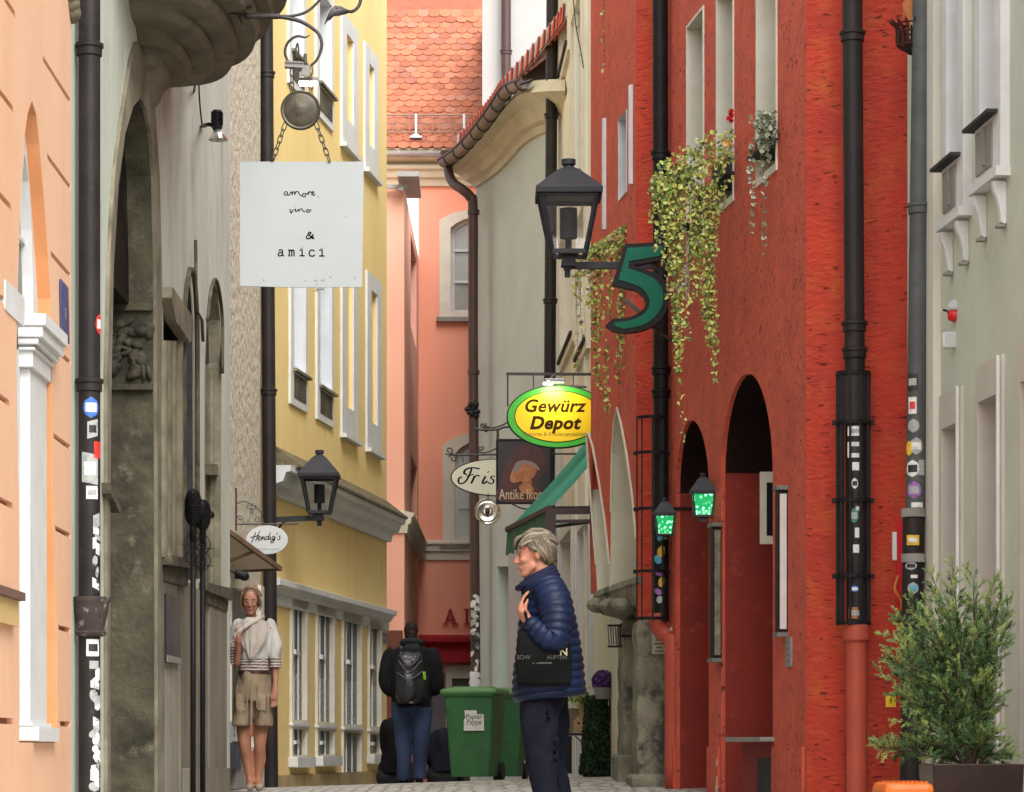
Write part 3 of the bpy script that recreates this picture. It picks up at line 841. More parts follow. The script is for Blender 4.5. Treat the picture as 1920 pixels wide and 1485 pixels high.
# =============== YELLOW HOUSE ===============
WD = Wall((-2.185, 29.3), (-1.19, 36.3))
def yellow_house():
    root = thing('yellow_house', (-1.8, 33, ground(-1.8, 33)), 'tall ochre yellow house with slim white framed windows and sloping cornices', 'house')
    W = WD; L = W.L
    zr = lambda px, py: W.uz(px, py)[1]
    ux = lambda px: W.uz(px, 800)[0]
    holes, deps = [], []
    rows = []
    # upper rows
    for (px0, px1, blind) in [(541,573,0),(591,622,0),(638,668,1),(685,712,1)]:
        rows.append((px0, px1, zr(697, 846), zr(698, 518), blind, 2))
    for (px0, px1, blind) in [(538,570,0),(590,622,0),(638,668,1),(681,706,1)]:
        rows.append((px0, px1, zr(692, 326), zr(692, 92), blind, 3))
    wins = []
    for px0, px1, z0, z1, blind, rw in rows:
        u0, u1 = ux(px0), ux(px1)
        if blind:
            h = rect(u0+.28, u1-.30, z0+.34, z1-.20); holes.append(h); deps.append(.03)
        else:
            h = rect(u0+.16, u1-.12, z0+.42, z1-.12); holes.append(h); deps.append(0)
        wins.append((u0, u1, z0, z1, blind, h))
    # ground floor
    gz1 = zr(700, 1172)
    low = []
    for k, (px0, px1) in enumerate([(543,574),(591,625),(640,676),(689,713)]):
        u0, u1 = ux(px0), ux(px1)
        top = lerp(W.uz(558, 1140)[1], W.uz(701, 1178)[1], (px0-543)/146)
        bot = lerp(W.uz(558, 1350)[1], W.uz(701, 1362)[1], (px0-543)/146)
        b2 = lerp(W.uz(558, 1416)[1], W.uz(701, 1412)[1], (px0-543)/146)
        h1 = rect(u0+.05, u1-.08, bot, top); low.append(h1); holes.append(h1); deps.append(0)
        if k != 2: h2 = rect(u0+.05, u1-.08, b2, bot-.10)
        else: h2 = rect(u0+.05, u1-.08, ground(-1.5, 34)+.02, bot-.10)
        low.append(h2); holes.append(h2); deps.append(0)
    mb = MB(); panel(mb, W, rect(0, L, -1.5, 10.9), holes, deps); shell(mb, W, 0, L, -1.5, 10.9, 6)
    mb.obj('wall', M_yellow, root)
    for u0, u1, z0, z1, blind, h in wins:
        f = MB(); prism(f, W, rect(u0, u1, z0, z1), 0, .028, [h])
        if not blind:
            pass
        wf = f.obj('window', M_white, root)
        if blind:
            p = MB(); plate(p, W, h, -.029); p.obj('blind_panel', M_yellow, wf)
            s = MB(); prism(s, W, rect(u0-.02, u1+.02, z0-.05, z0), 0, .08); s.obj('sill', M_white, wf)
        else:
            r = MB(); n = 4
            r.add([W.w(u, z, .0) for u, z in h] + [W.w(u, z, -.218) for u, z in h], [(k, (k+1) % n, n+(k+1) % n, n+k) for k in range(n)])
            r.obj('reveal', M_shutter, wf)
            p = MB(); plate(p, W, h, -.20); p.obj('pane', M_glass_l, wf)
            b = MB(); um = (h[0][0]+h[1][0])/2
            b.box(W.w(um, (h[0][1]+h[2][1])/2, -.18), (.03, .06, h[2][1]-h[0][1])); b.obj('glazing_bar', M_white, wf)
            s = MB(); prism(s, W, rect(u0+.10, u1+.04, z0+.36, z0+.39), -.02, .07); s.obj('sill', M_stone_l, wf)
            a = MB(); prism(a, W, rect(u0+.16, u1-.12, z0+.08, z0+.34), .0285, .033); a.obj('apron_panel', M_stone, wf)
    for i in range(0, 8, 2):
        h1, h2 = low[i], low[i+1]
        u0, u1 = h1[0][0]-.05, h1[1][0]+.08
        f = MB(); prism(f, W, rect(u0, u1, h2[0][1]-(.02 if i != 4 else 0), h1[2][1]+.10), 0, .03, [h1, h2]); wf = f.obj('shop_window', M_cream, root)
        for h in (h1, h2):
            r = MB(); n = 4
            r.add([W.w(u, z, .0) for u, z in h] + [W.w(u, z, -.033) for u, z in h], [(k, (k+1) % n, n+(k+1) % n, n+k) for k in range(n)])
            r.obj('reveal', M_cream, wf)
            p = MB(); plate(p, W, h, -.032)
            if i == 4 and h is h2:
                p.obj('lattice_panel', mat('lattice_grey', (.34,.33,.30), .8, (.10,.10,.09), 60, mix=(.48,.52)), wf)
            else:
                p.obj('pane', M_glass, wf)
            b = MB()
            for t in (.33, .66) if i != 6 else (.5,): b.box(W.w(lerp(h[0][0], h[1][0], t), (h[0][1]+h[2][1])/2, -.020), (.018, .022, h[2][1]-h[0][1]))
            if h is h1: b.box(W.w((h[0][0]+h[1][0])/2, lerp(h[0][1], h[2][1],   .60), -.012), (.035, h[1][0]-h[0][0], .05))
            elif i != 4: b.box(W.w((h[0][0]+h[1][0])/2, lerp(h[0][1], h[2][1], .5), -.012), (.035, h[1][0]-h[0][0], .04))
            b.obj('glazing_bar', M_white, wf)
        lc = MB(); plate(lc, W, rect(h1[0][0]+.02, h1[1][0]-.02, h1[0][1], lerp(h1[0][1], h1[2][1], .42)), -.029)
        lc.obj('lace_curtain', mat('lace', (.42,.42,.40), .9, (.12,.12,.12), 30, mix=(.45,.6), stretch=(1,1,2)), wf)
        s = MB(); prism(s, W, rect(u0-.03, u1+.03, h1[0][1]-.07, h1[0][1]-.035), -.02, .05)
        if i != 4: prism(s, W, rect(u0-.05, u1+.05, h2[0][1]-.13, h2[0][1]-.02), 0, .10)
        s.obj('sill', M_white, wf, bevel=.012)
    # plinth
    pz = W.uz(600, 1420)[1]-.06
    pl = MB(); u_prev = 0
    prism(pl, W, rect(0, L, -1.5, pz-.12), 0, .045)
    pl.obj('plinth', M_yellow_old, root, bevel=.02)
    # cornices
    def cornice(zl, zr_, prof, m, name, e1=.12, cap=None):
        c = MB(); rings = []
        for u, z in ((0, zl), (L + e1, zr_)):
            rings.append([W.w(u, z + dz, o) for o, dz in prof])
        c.loft(rings)
        return c.obj(name, m, root)
    z1 = P(750, 982, 36.6).z
    prof = [(0,-.26),(.06,-.26),(.08,-.16),(.16,-.13),(.19,-.04),(.24,-.03),(.24,.03),(0,.03)]
    zl = z1
    cornice(zl, zl, prof, M_white, 'middle_cornice', .0)
    cap_ = MB(); cap_.loft([[W.w(u, zl + dz, o) for o, dz in [(0,.032),(.27,.032),(.27,.06),(.0,.27)]] for u in (.25, L+.02)]); cap_.obj('cornice_tiles', mat('mossy_tile', (.17,.135,.08), .95, (.10,.085,.05), 8, bump=.8, bscale=20, bdist=.04, col3=(.34,.28,.12), scale3=12, mix3=(.55,.65)), root)
    z2 = P(735, 1152, 36.5).z
    prof2 = [(0,-.22),(.03,-.22),(.03,-.11),(.07,-.09),(.09,-.04),(.13,-.025),(.13,.03),(0,.07)]
    cornice(z2, z2, prof2, M_white, 'lower_cornice', .0)
yellow_house()
def purple_plate():
    W = WD; u, z = W.uz(716, 1196)
    m = MB(); prism(m, W, rect(u-.12, u+.28, z-.065, z+.065), .004, .02)
    o = m.obj('street_nameplate', mat('violet_enamel', (.12,.09,.20), .5), loc=W.w(u, z)); tag(o, 'small violet plate at the far corner of the yellow house', 'nameplate')
    t = MB()
    for i in range(5): t.box(W.w(u-.04+i*.06, z+(.004 if i % 2 else 0), .0215), (.003,.036,.05 - .012*(i % 2)), rz=math.atan2(-W.d.x, W.d.y))
    t.obj('lettering', mat('pale_violet', (.35,.28,.40), .6), o)
purple_plate()
# =============== CORAL HOUSE AT THE END OF THE LANE ===============
WE = Wall((-0.995, 46.0), (3.5, 46.0)); WE1 = Wall((-4.0, 40.2), (-1.07, 40.2)); WE2 = Wall((-1.07, 40.2), (-0.995, 46.0), flip=False)
M_tile = None
def tile_mats():
    cs = [(.44,.145,.075),(.50,.18,.095),(.36,.115,.065),(.46,.19,.12),(.37,.135,.085)]
    return [mat('clay_tile_%d' % i, c, .85, tuple(v*.8 for v in c), 9, bump=.2, bscale=30, bdist=.003) for i, c in enumerate(cs)]
def coral_house():
    root = thing('coral_house', (0, 46, ground(0, 46)), 'coral pink house closing the lane, with scalloped tile roof, arched windows and red letters', 'house')
    W = WE
    def arch(px0, px1, pt, pm, pb):
        c = (px0+px1)/2; n = 10
        pts = [(px0, pb)] + [(px0, pm)] + [(lerp(px0, px1, k/n), pm - (pm-pt)*math.sin(math.pi*k/n)**.8) for k in range(1, n)] + [(px1, pm), (px1, pb)]
        return W.poly(pts)
    w1, w2 = arch(845, 937, 409, 428, 586), arch(853, 937, 828, 852, 1012)
    o1, o2 = arch(824, 958, 394, 414, 596), arch(830, 958, 812, 836, 1020)
    dr = W.poly([(848,1700),(848,1272),(925,1272),(925,1700)])
    gd = W.poly([(806,1700),(806,1262),(836,1262),(836,1700)])
    mb = MB(); eave = W.uz(850, 350)[1]
    panel(mb, W, rect(0, W.L, -1.5, eave+.6), [w1, w2, dr, gd], [.16,.16,.2,.06]); shell(mb, W, 0, W.L, -1.5, eave+.6, 6)
    mb.obj('wall', M_coral, root)
    for o_, w_, nb in ((o1, w1, 3), (o2, w2, 3)):
        f = MB(); prism(f, W, o_, 0, .06, [w_]); fr = f.obj('window', M_cream, root)
        s = MB(); u0, u1 = w_[0][0], w_[-1][0]; z0, z1 = w_[0][1], max(z for u, z in w_)
        inner = [(lerp(u, (u0+u1)/2, .16), lerp(z, (z0+z1)/2, .07)) for u, z in w_]
        prism(s, W, w_, -.13, -.08, [inner]); s.obj('frame', M_white, fr)
        b = MB(); b.box(W.w((u0+u1)/2, (z0+z1)/2, -.09), (.07, .05, z1-z0-.1))
        for k in (1, 2): b.box(W.w((u0+u1)/2, lerp(z0, z1, k/3), -.09), (u1-u0-.1, .045, .045))
        b.obj('glazing_bar', M_white, fr)
        p = MB(); plate(p, W, w_, -.125); p.obj('pane', M_glass_l, fr)
        sl = MB(); prism(sl, W, rect(o_[0][0]-.05, o_[-1][0]+.05, o_[0][1]-.07, o_[0][1]), 0, .12); sl.obj('sill', M_cement, fr)
    # doorways
    f = MB(); prism(f, W, W.poly([(836,1700),(836,1248),(940,1248),(940,1700)]), 0, .05, [dr]); fr = f.obj('door', M_cream, root)
    p = MB(); plate(p, W, dr, -.19); p.obj('leaf', mat('brown_glass', (.12,.085,.05), .3), fr)
    p = MB(); plate(p, W, gd, -.055); p.obj('grey_door', mat('grey_door_paint', (.20,.19,.20), .7, (.16,.15,.155), 3), root)
    # side block and its return
    eave1 = P(0, 352, 40.2).z
    W1 = WE1; sb = MB(); panel(sb, W1, rect(0, W1.L, -1.5, eave1)); shell(sb, W1, 0, W1.L, -1.5, eave1, 5.6, (True, False))
    ww = WE2; z = lambda py: P(0, py, 41.5).z
    def srect(px0, px1, y0, y1): return [ww.uz(px0, 0)[0:1][0] and (ww.uz(px0,0)[0], z(y1)), (ww.uz(px1,0)[0], z(y1)), (ww.uz(px1,0)[0], z(y0)), (ww.uz(px0,0)[0], z(y0))]
    s1, s2 = srect(770, 781, 412, 590), srect(770, 782, 832, 1012)
    panel(sb, ww, rect(0, ww.L, -1.5, eave1), [s1, s2], 0)
    sb.obj('side_block', M_coral_l, root)
    for q in (s1, s2):
        f = MB(); n = 4; f.add([ww.w(u, zz_, .0) for u, zz_ in q] + [ww.w(u, zz_, -.198) for u, zz_ in q], [(k, (k+1) % n, n+(k+1) % n, n+k) for k in range(n)])
        fo = f.obj('slot_window', M_coral_l, root)
        p = MB(); plate(p, ww, q, -.19); p.obj('pane', M_slate, fo)
    # string course
    zb0, zb1 = P(0,1050,46).z, P(0,1019,46).z
    for Wx, u0, u1 in ((W, 0, W.L), (W1, 0, W1.L), (ww, 0, ww.L)):
        c = MB(); c.loft([[Wx.w(u, zb0 + dz, o) for o, dz in [(0,0),(.04,0),(.05,.12),(.09,.14),(.10,.22),(.14,.25),(.14,.28),(0,.32)]] for u in (u0, u1)])
        c.obj('string_course', M_cream, root)
    # eaves cornice
    ez = eave
    zt = P(0, 292, 46).z
    c = MB(); c.loft([[W.w(u, ez + dz, o) for o, dz in [(0,0),(.06,.0),(.08,.10),(.14,.13),(.16,.22),(.22,.25),(.22,.31),(.10,.32),(.10,.36),(.30,.40),(.34,.55),(0,.58)]] for u in (-3.0, W.L)])
    c.obj('eaves_cornice', mat('ivory_cornice', (.62,.56,.40), .8, (.52,.47,.33), 3), root)
    # gutter
    g = MB(); gz = P(0, 285, 45.6).z
    g.loft([[W.w(u, gz - .06*math.sin(a), .36+.075*math.cos(a)) for a in [math.pi*k/8 for k in range(9)]] for u in (-3.0, W.L)], close=False, caps=False)
    for k in range(14): g.box(W.w(-2.8+k*.5, gz+.005, .36), (.03, .17, .01))
    g.obj('gutter', M_zinc, root)
    # roof with real scalloped tiles
    tm = tile_mats(); rnd = random.Random(11)
    rt = MB(); base = Vector((0, 45.65, P(0, 280, 45.65).z)); slope = R(52)
    sv = Vector((0, math.cos(slope), math.sin(slope))); nv = Vector((0, -math.sin(slope), math.cos(slope)))
    tw, th = .185, .145
    for j in range(24):
        for i in range(17):
            x = -1.6 + (i + (.5 if j % 2 else 0))*tw
            mi = rnd.choice([0,0,1,1,2,3,4,0,1]); rt.cur = mi
            o = base + sv*(j*th) + Vector((x, 0, 0))
            n = 7; lift = .030 + rnd.random()*.010; j2 = rnd.uniform(-.006, .006)
            arc = []
            for k in range(n+1):
                a = math.pi*k/n
                arc.append((-math.cos(a)*tw*.49, .06 - math.sin(a)*.06 + j2))
            top = [o + Vector((ax, 0, 0)) + sv*ay + nv*lift for ax, ay in arc]
            bot = [p - nv*.016 for p in top]
            up = [o + Vector((-tw*.49, 0, 0)) + sv*(th*1.55) + nv*(lift-.018), o + Vector((tw*.49, 0, 0)) + sv*(th*1.55) + nv*(lift-.018)]
            m = len(top)
            fs = [tuple(range(m)) + (2*m+1, 2*m)] + [(k, k+1, m+k+1, m+k) for k in range(m-1)]
            rt.add(top + bot + up, fs)
    rt.cur = 2
    q = [base + Vector((-3, 0, 0)), base + Vector((3.4, 0, 0)), base + Vector((3.4,0,0)) + sv*7, base + Vector((-3,0,0)) + sv*7]
    q = [p - nv*.01 for p in q]; rt.quad(*q)
    rt.obj('roof', tm, root, recalc=False)
    # snow guard
    sg = MB()
    o = base + sv*.42 + nv*.0
    y = o.y - .10
    z0, z1 = P(0, 247, y).z, P(0, 216, y).z
    for zz_, r in ((z0, .010), (z1, .014)): sg.tube([(-1.6, y, zz_), (1.2, y, zz_)], r, 6)
    zm = (z0+z1)/2; sg.tube([(-1.6, y, zm), (1.2, y, zm)], .006, 5)
    k = 0
    while k < 30: sg.box((-1.6+k*.093, y, zm), (.012, .012, z1-z0)); k += 1
    so = sg.obj('snow_guard', mat('guard_metal', (.30,.20,.16), .6), root)
    st = MB()
    for px in (780, 870):
        x = (px-VX)*y/F; st.box((x, y-.01, (z0+z1)/2-.04), (.035,.02,z1-z0+.12)); st.box((x, y-.05, z0-.10), (.19,.12,.035)); st.box((x, y-.05, z0-.07), (.10,.09,.03))
    st.obj('bracket', M_zinc, so)
    # little sheet metal box and rail under the eaves on the side block
    b = MB(); b.box(P(768, 347, 40.6), (.30, 1.6, .07)); b.box(P(738, 350, 40.1), (.42, .06, .05)); b.box(P(752, 354, 40.0), (.07, .06, .05)); b.obj('sheet_metal_box', mat('grey_sheet', (.35,.35,.34), .5, metal=.3), root)
    # red shop awning box with cloth valance
    a = MB()
    prof = [(0,.44),(.34,.44),(.38,.40),(.38,.33),(.30,.30),(.22,.24),(.22,.21),(.26,.19),(.26,.0),(0,.0)]
    zb = P(0, 1243, 46).z
    a.loft([[W.w(u, zb + dz, o) for o, dz in prof] for u in (.02, 2.2)])
    a.obj('shop_awning', mat('crimson_fabric', (.42,.006,.014), .75, (.33,.006,.012), 4), root)
    # letters A L in red metal
    M_let = mat('red_letters', (.38,.012,.016), .6)
    def letter(polys, px, py, h):
        u, z_ = W.uz(px, py); s = h
        m = MB()
        for pl in polys: prism(m, W, [(u + x*s, z_ + y*s) for x, y in pl], .03, .075)
        return m.obj('letter', M_let, root)
    A = [[(-.03,.0),(.28,.0),(.28,.06),(.20,.08),(.47,.80),(.47,1),(.40,1),(.10,.08),(-.03,.06)], [(.42,1),(.52,1),(.86,.08),(.98,.06),(.98,0),(.58,0),(.58,.06),(.67,.08),(.43,.80)], [(.24,.28),(.64,.28),(.61,.36),(.27,.36)]]
    Lr = [[(0,0),(.72,0),(.76,.30),(.70,.30),(.60,.08),(.27,.08),(.27,.92),(.38,.94),(.38,1),(0,1),(0,.94),(.10,.92),(.10,.08),(0,.06)]]
    hh = 29*46/F
    letter(A, 831, 1171, hh); letter(Lr, 870, 1171, hh)
    letter(Lr, 905, 1171, hh); letter(A, 945, 1171, hh)
    db = MB(); plate(db, W1, rect(1.9, W1.L-.02, -1.5, P(0,1182,40.2).z), .012); db.obj('side_shop_front', mat('rust_brown', (.20,.05,.03), .6, (.12,.035,.02), 3), root)
coral_house()

# =============== TALL GREY WHITE HOUSE BEHIND ===============
def tall_house():
    root = thing('tall_house', (.6, 43.2, ground(.6, 43)), 'plain grey white house wall rising behind the curved gutter, beside the tile roof', 'house')
    W = Wall((.035, 43.0), (3.2, 43.0))
    mb = MB(); panel(mb, W, rect(0, W.L, -1.5, 11.9)); shell(mb, W, 0, W.L, -1.5, 11.9, 6)
    mb.obj('wall', M_greywhite, root)
    y = 42.85; x = (949-VX)*y/F
    downpipe('downpipe', 'brown downpipe on the plain grey white wall above the curved gutter', x, y, .073, 11.8, P(0,200,y).z, M_brownpipe, [P(0,98,y).z])
tall_house()

# =============== GREY HOUSE WITH CURVED EAVES ===============
WG = Wall((-0.055, 40.0), (1.35, 34.6))
def grey_house():
    root = thing('grey_house', (.5, 38, ground(.5, 38)), 'grey plastered house with swooping ivory cornice and a curved gutter', 'house')
    W = WG
    top = W.poly([(1100,245),(1024,248),(1000,258),(980,272),(962,292),(945,310),(925,326),(894,350)])
    rec = W.poly([(932,1700),(932,1062),(959,1062),(959,1700)])
    uN = W.uz(1046, 1000)[0]
    zt = max(z for u, z in top)
    outline = [(0, -1.5), (W.L, -1.5), (W.L, top[0][1])] + [(u, z) for u, z in top[1:-1]] + [(0, top[-1][1])]
    mb = MB(); panel(mb, W, outline, [rec], .25); shell(mb, W, 0, W.L, -1.5, top[-1][1]-.1, 5, (False, True))
    p = MB(); plate(mb, W, rec, -.249)
    sd = Wall((-0.055, 40.0), (-0.055, 45.9)); mb.quad(Vector((-.055,40,-1.5)), Vector((-.055,45.9,-1.5)), Vector((-.055,45.9,top[-1][1])), Vector((-.055,40,top[-1][1])))
    mb.obj('wall', M_grey, root)
    # cornice: lofted bands following the swoop, each further out
    def curve_at(off, pts):
        Wo = W.off(off); q = [Wo.uz(*p) for p in pts]
        return [W.w(u, z, off) for u, z in q]
    cs = [curve_at(0.0, [(892,352),(925,331),(945,314),(962,296),(980,276),(1000,262),(1024,252),(1060,250)]),
          curve_at(.05, [(888,352),(921,330),(941,312),(958,293),(977,272),(998,257),(1024,246),(1060,244)]),
          curve_at(.05, [(885,346),(915,324),(935,305),(952,286),(972,262),(994,244),(1022,232),(1060,230)]),
          curve_at(.12, [(872,340),(902,322),(925,302),(942,282),(962,256),(988,238),(1020,224),(1060,222)]),
          curve_at(.16, [(862,330),(892,310),(916,288),(934,268),(955,243),(982,224),(1018,212),(1060,210)]),
          curve_at(.22, [(856,326),(886,302),(910,278),(930,256),(952,228),(980,206),(1016,196),(1060,194)]),
          curve_at(.42, [(842,318),(872,292),(897,264),(920,238),(944,206),(974,178),(1012,172),(1060,170)]),
          curve_at(.30, [(842,296),(872,270),(897,240),(920,214),(944,182),(974,158),(1012,150),(1060,148)])]
    M_corn = mat('ivory_cornice', (.62,.56,.40))
    for i, (a, b) in enumerate(zip(cs, cs[1:])):
        pass
    c = MB(); fine = [smooth_pts(x, 4) for x in cs]
    c.loft(fine, caps=False, close=False)
    c.add([f[0] for f in fine], [tuple(range(len(fine)))])
    c.obj('cornice', M_corn, root, smooth=True, auto=25)
    # gutter
    path = smooth_pts(curve_at(.50, [(832,300),(860,281),(888,252),(910,225),(932,194),(955,162),(985,150)]), 5)
    g = MB(); rings = []
    for i, p in enumerate(path):
        t = (path[min(i+1, len(path)-1)] - path[max(i-1, 0)]).normalized()
        sdv = W.n; dn = t.cross(sdv).normalized()
        if dn.z > 0: dn = -dn
        rings.append([p + sdv*.085*math.cos(a) + dn*.11*math.sin(a) for a in [math.pi*k/8 for k in range(9)]])
    g.loft(rings, caps=False, close=False)
    go = g.obj('gutter', mat('aged_copper_gutter', (.21,.16,.12), .5, (.13,.10,.075), 3), root, smooth=True)
    hb = MB()
    for k in range(2, len(rings)-1, 3):
        hb.tube([p - (p - path[k])*-.06 for p in rings[k]], .014, 5)
    hb.tube([r[0] for r in rings], .02, 6); hb.tube([r[-1] for r in rings], .02, 6)
    hb.obj('gutter_bracket', M_iron, go)
    # roof edge tiles set in mortar
    rt = MB(); edge = curve_at(.36, [(842,292),(872,266),(897,236),(920,208),(940,178),(985,128),(1035,68),(1062,30)])
    edge = smooth_pts(edge, 5)
    back = [p + Vector((.9, 1.2, .9)) for p in edge]
    rt.loft([edge, back], caps=False, close=False); rt.obj('roof', tile_mats()[0], root)
    tl = MB(); wm = MB()
    for i in range(3, len(edge)-2, 1):
        p = edge[i]; t = (edge[i+1]-edge[i-1]).normalized(); up = Vector((0,0,1))
        q = [p + t*-.06 + up*.0, p + t*.05, p + t*.10 + up*.20, p + t*.05 + up*.20]
        q = [v + Vector((0, -.05, 0)) for v in q]
        tl.add(q + [v + Vector((.05, .25, 0)) for v in q], [(0,1,2,3),(4,5,6,7),(0,1,5,4),(1,2,6,5),(2,3,7,6),(3,0,4,7)])
    wm.loft([[p + Vector((.02, 0, -.01)) for p in edge[2:]], [p + Vector((.02, 0, .21)) for p in edge[2:]]], caps=False, close=False)
    tl.obj('verge_tile', mat('red_verge_tile', (.60,.09,.03), .7, (.45,.06,.02), 8), root); wm.obj('mortar', M_white, root)
    # brown metal cheek beside the black pipe
    b = MB(); Wx = Wall((.5, 36.5), (1.6, 36.3)); prism(b, Wx, Wx.poly([(978,146),(1030,104),(1046,96),(1046,196),(1004,192)]), -.3, .0)
    b.obj('metal_cheek', mat('brown_sheet', (.095,.055,.05), .5), root)
    # dado step
    d_ = MB(); prism(d_, W, W.poly([(960,1700),(960,1020),(1046,1000),(1046,1700)]), 0, .05); d_.obj('pilaster_strip', M_greywhite, root)
grey_house()
def brown_pipe():
    Y = 39.2; g = ground(-.1, Y)
    root = thing('downpipe', P(890, 1400, Y) * Vector((1,1,0)) + Vector((0,0,g)), 'brown swan necked downpipe covered in stickers low down, between coral and grey houses', 'downpipe', 'rainwater downpipes on the facades')
    m = MB(); pts = [P(841, 298, Y+.6), P(841, 322, Y+.4), P(850, 343, Y+.2), P(868, 356, Y), P(882, 370, Y), P(887, 395, Y), P(887, 600, Y), P(889, 900, Y), P(892, 1288, Y)]
    m.tube(smooth_pts(pts, 6), .068, 16); m.lathe(P(841, 298, Y+.6), [(.12, .1), (.10, .0), (.07, -.10)], 14)
    m.obj('pipe', M_brownpipe, root, smooth=True, auto=50)
    c = MB()
    for py in (398, 698): c.lathe(P(888, py, Y), [(.068,-.03),(.082,-.03),(.082,.03),(.068,.03)], 16); c.tube([P(888,py,Y), P(896,py,Y+.5)], .015, 5)
    c.obj('pipe_clamp', M_brownpipe, root, smooth=True, auto=40)
    t = MB(); rn = random.Random(4)
    for i in range(16): t.ball(P(886+rn.uniform(-8,8), 770+rn.uniform(-14,14), Y-.07), (.05*rn.random()+.02,.05,.03*rn.random()+.02), 6, 4)
    t.obj('wire_tangle', M_black, root)
    x = (891-VX)*Y/F; zf = lambda py: P(0,py,Y).z
    rn = random.Random(9)
    for i in range(30):
        pipe_sticker(root, x-.002, Y, .070, zf(1118 + i*4.9), rn.uniform(-.7,.9), rn.uniform(.04,.10), rn.uniform(.04,.11), ST[rn.choice(['white','grey','white','black','grey','white','black'] + (['cyan'] if i in (8,9) else []) + (['blue','yellow'] if i < 3 else []) if i < 20 else ['black','grey','white'])], shape=rn.choice(['rect','oval']), tilt=rn.uniform(-.5,.5))
    s = MB(); s.lathe((x, Y, 0), [(.08, zf(1300)), (.09, zf(1296)), (.07, zf(1288)), (.09, zf(1280)), (.07, zf(1272)), (.085, zf(1264)), (.05, zf(1256))], 14); s.obj('pipe_foot', M_white, root, smooth=True)
    b = MB(); b.tube([(x, Y, g), (x, Y, zf(1296))], .07, 12); b.obj('standpipe', M_greywhite, root)
brown_pipe()

# =============== IVORY HOUSE ===============
WH = Wall((1.00, 36.0), (1.30, 25.2))
def ivory_house():
    root = thing('ivory_house', (1.1, 31, ground(1.1, 31)), 'ivory plastered house front seen edge on, between the black pipe and the red house', 'house')
    W = WH; L = W.L
    ux = lambda px: W.uz(px, 800)[0]
    zs = lambda px, py: W.uz(px, py)[1]
    hs = [rect(ux(1058), ux(1072), zs(1065,-420), zs(1065,10)), rect(ux(1076), ux(1096), zs(1085,290), zs(1085,-90)),
          rect(ux(1056), ux(1080), zs(1065,655), zs(1065,430)), rect(ux(1088), ux(1106), zs(1095,655), zs(1095,400)),
          rect(ux(1058), ux(1079), -1.4, zs(1065,1008)), rect(ux(1092), ux(1112), -1.4, zs(1095,995))]
    hs[0] = rect(ux(1056), ux(1071), 8.3, 9.9)
    hs[1] = rect(ux(1078), ux(1096), 6.3, 8.3)
    mb = MB(); panel(mb, W, rect(0, L, -1.5, 10.3), hs, .12); shell(mb, W, 0, L, -1.5, 10.3, 5)
    mb.obj('wall', M_creamwall, root)
    for i, h in enumerate(hs):
        o = MB(); e = .14
        out = rect(h[0][0]-e, h[1][0]+e, h[0][1]-(e if i < 4 else .0), h[2][1]+e)
        prism(o, W, out, 0, .05, [h]) if i < 4 else prism(o, W, rect(h[0][0]-e, h[1][0]+e, h[0][1]-.02, h[2][1]+e), 0, .06, [h])
        w = o.obj('window' if i < 4 else 'door', M_cream if i < 4 else M_white, root)
        p = MB(); plate(p, W, h, -.115); p.obj('pane', M_shutter if i < 4 else mat('pink_door', (.62,.48,.44), .7), w)
        if i < 4:
            s = MB(); prism(s, W, rect(h[0][0]-.05, h[1][0]+.05, h[0][1]-.05, h[0][1]-.01), 0, .08); s.obj('sill', M_slate, w)
    for px, w_ in ((1050, .2), (1082, .16), (1100, .22)):
        s = MB(); prism(s, W, rect(ux(px), ux(px)+w_, -1.5, 10.2), 0, .035); s.obj('lisene', M_creamwall, root)
    k = MB(); k.box(W.w(ux(1088), zs(1088,1200), .10), (.14, .3, .5)); k.obj('notice_case', mat('acrylic_case', (.55,.55,.52), .15), root)
ivory_house()
downpipe('downpipe', 'tall black downpipe between the grey house and the ivory house', (1036-VX)*35.4/F, 35.4, .073, 10, ground(.9, 35.4), M_pipe, [P(0,218,35.4).z, P(0,565,35.4).z], x2=(1026-VX)*35.4/F)
# small rooflet gable seen behind the oval sign
# =============== RED HOUSE ===============
WI = Wall((1.464, 22.3), (2.036, 17.75))
WF2 = Wall((0.985, 24.9), (1.25, 22.6))
WR = Wall((1.25, 22.6), (1.47, 22.45))
WJ = Wall((2.036, 17.75), (2.69, 17.35))
def soft_arch(W, px0, px1, pya, pys0, pys1, pyb, n=8, ax=None):
    """pointed arch traced on a wall: apex at pya, springings at pys0 / pys1"""
    ax = ax if ax is not None else (px0+px1)/2
    L = [(px0, pyb), (px0, pys0)]
    for k in range(1, n):
        t = k/n; L.append((px0 + (ax-px0)*(1-math.cos(t*math.pi/2)), pys0 + (pya-pys0)*math.sin(t*math.pi/2)))
    L.append((ax, pya))
    for k in range(n-1, 0, -1):
        t = k/n; L.append((px1 + (ax-px1)*(1-math.cos(t*math.pi/2)), pys1 + (pya-pys1)*math.sin(t*math.pi/2)))
    L += [(px1, pys1), (px1, pyb)]
    return W.poly(L)
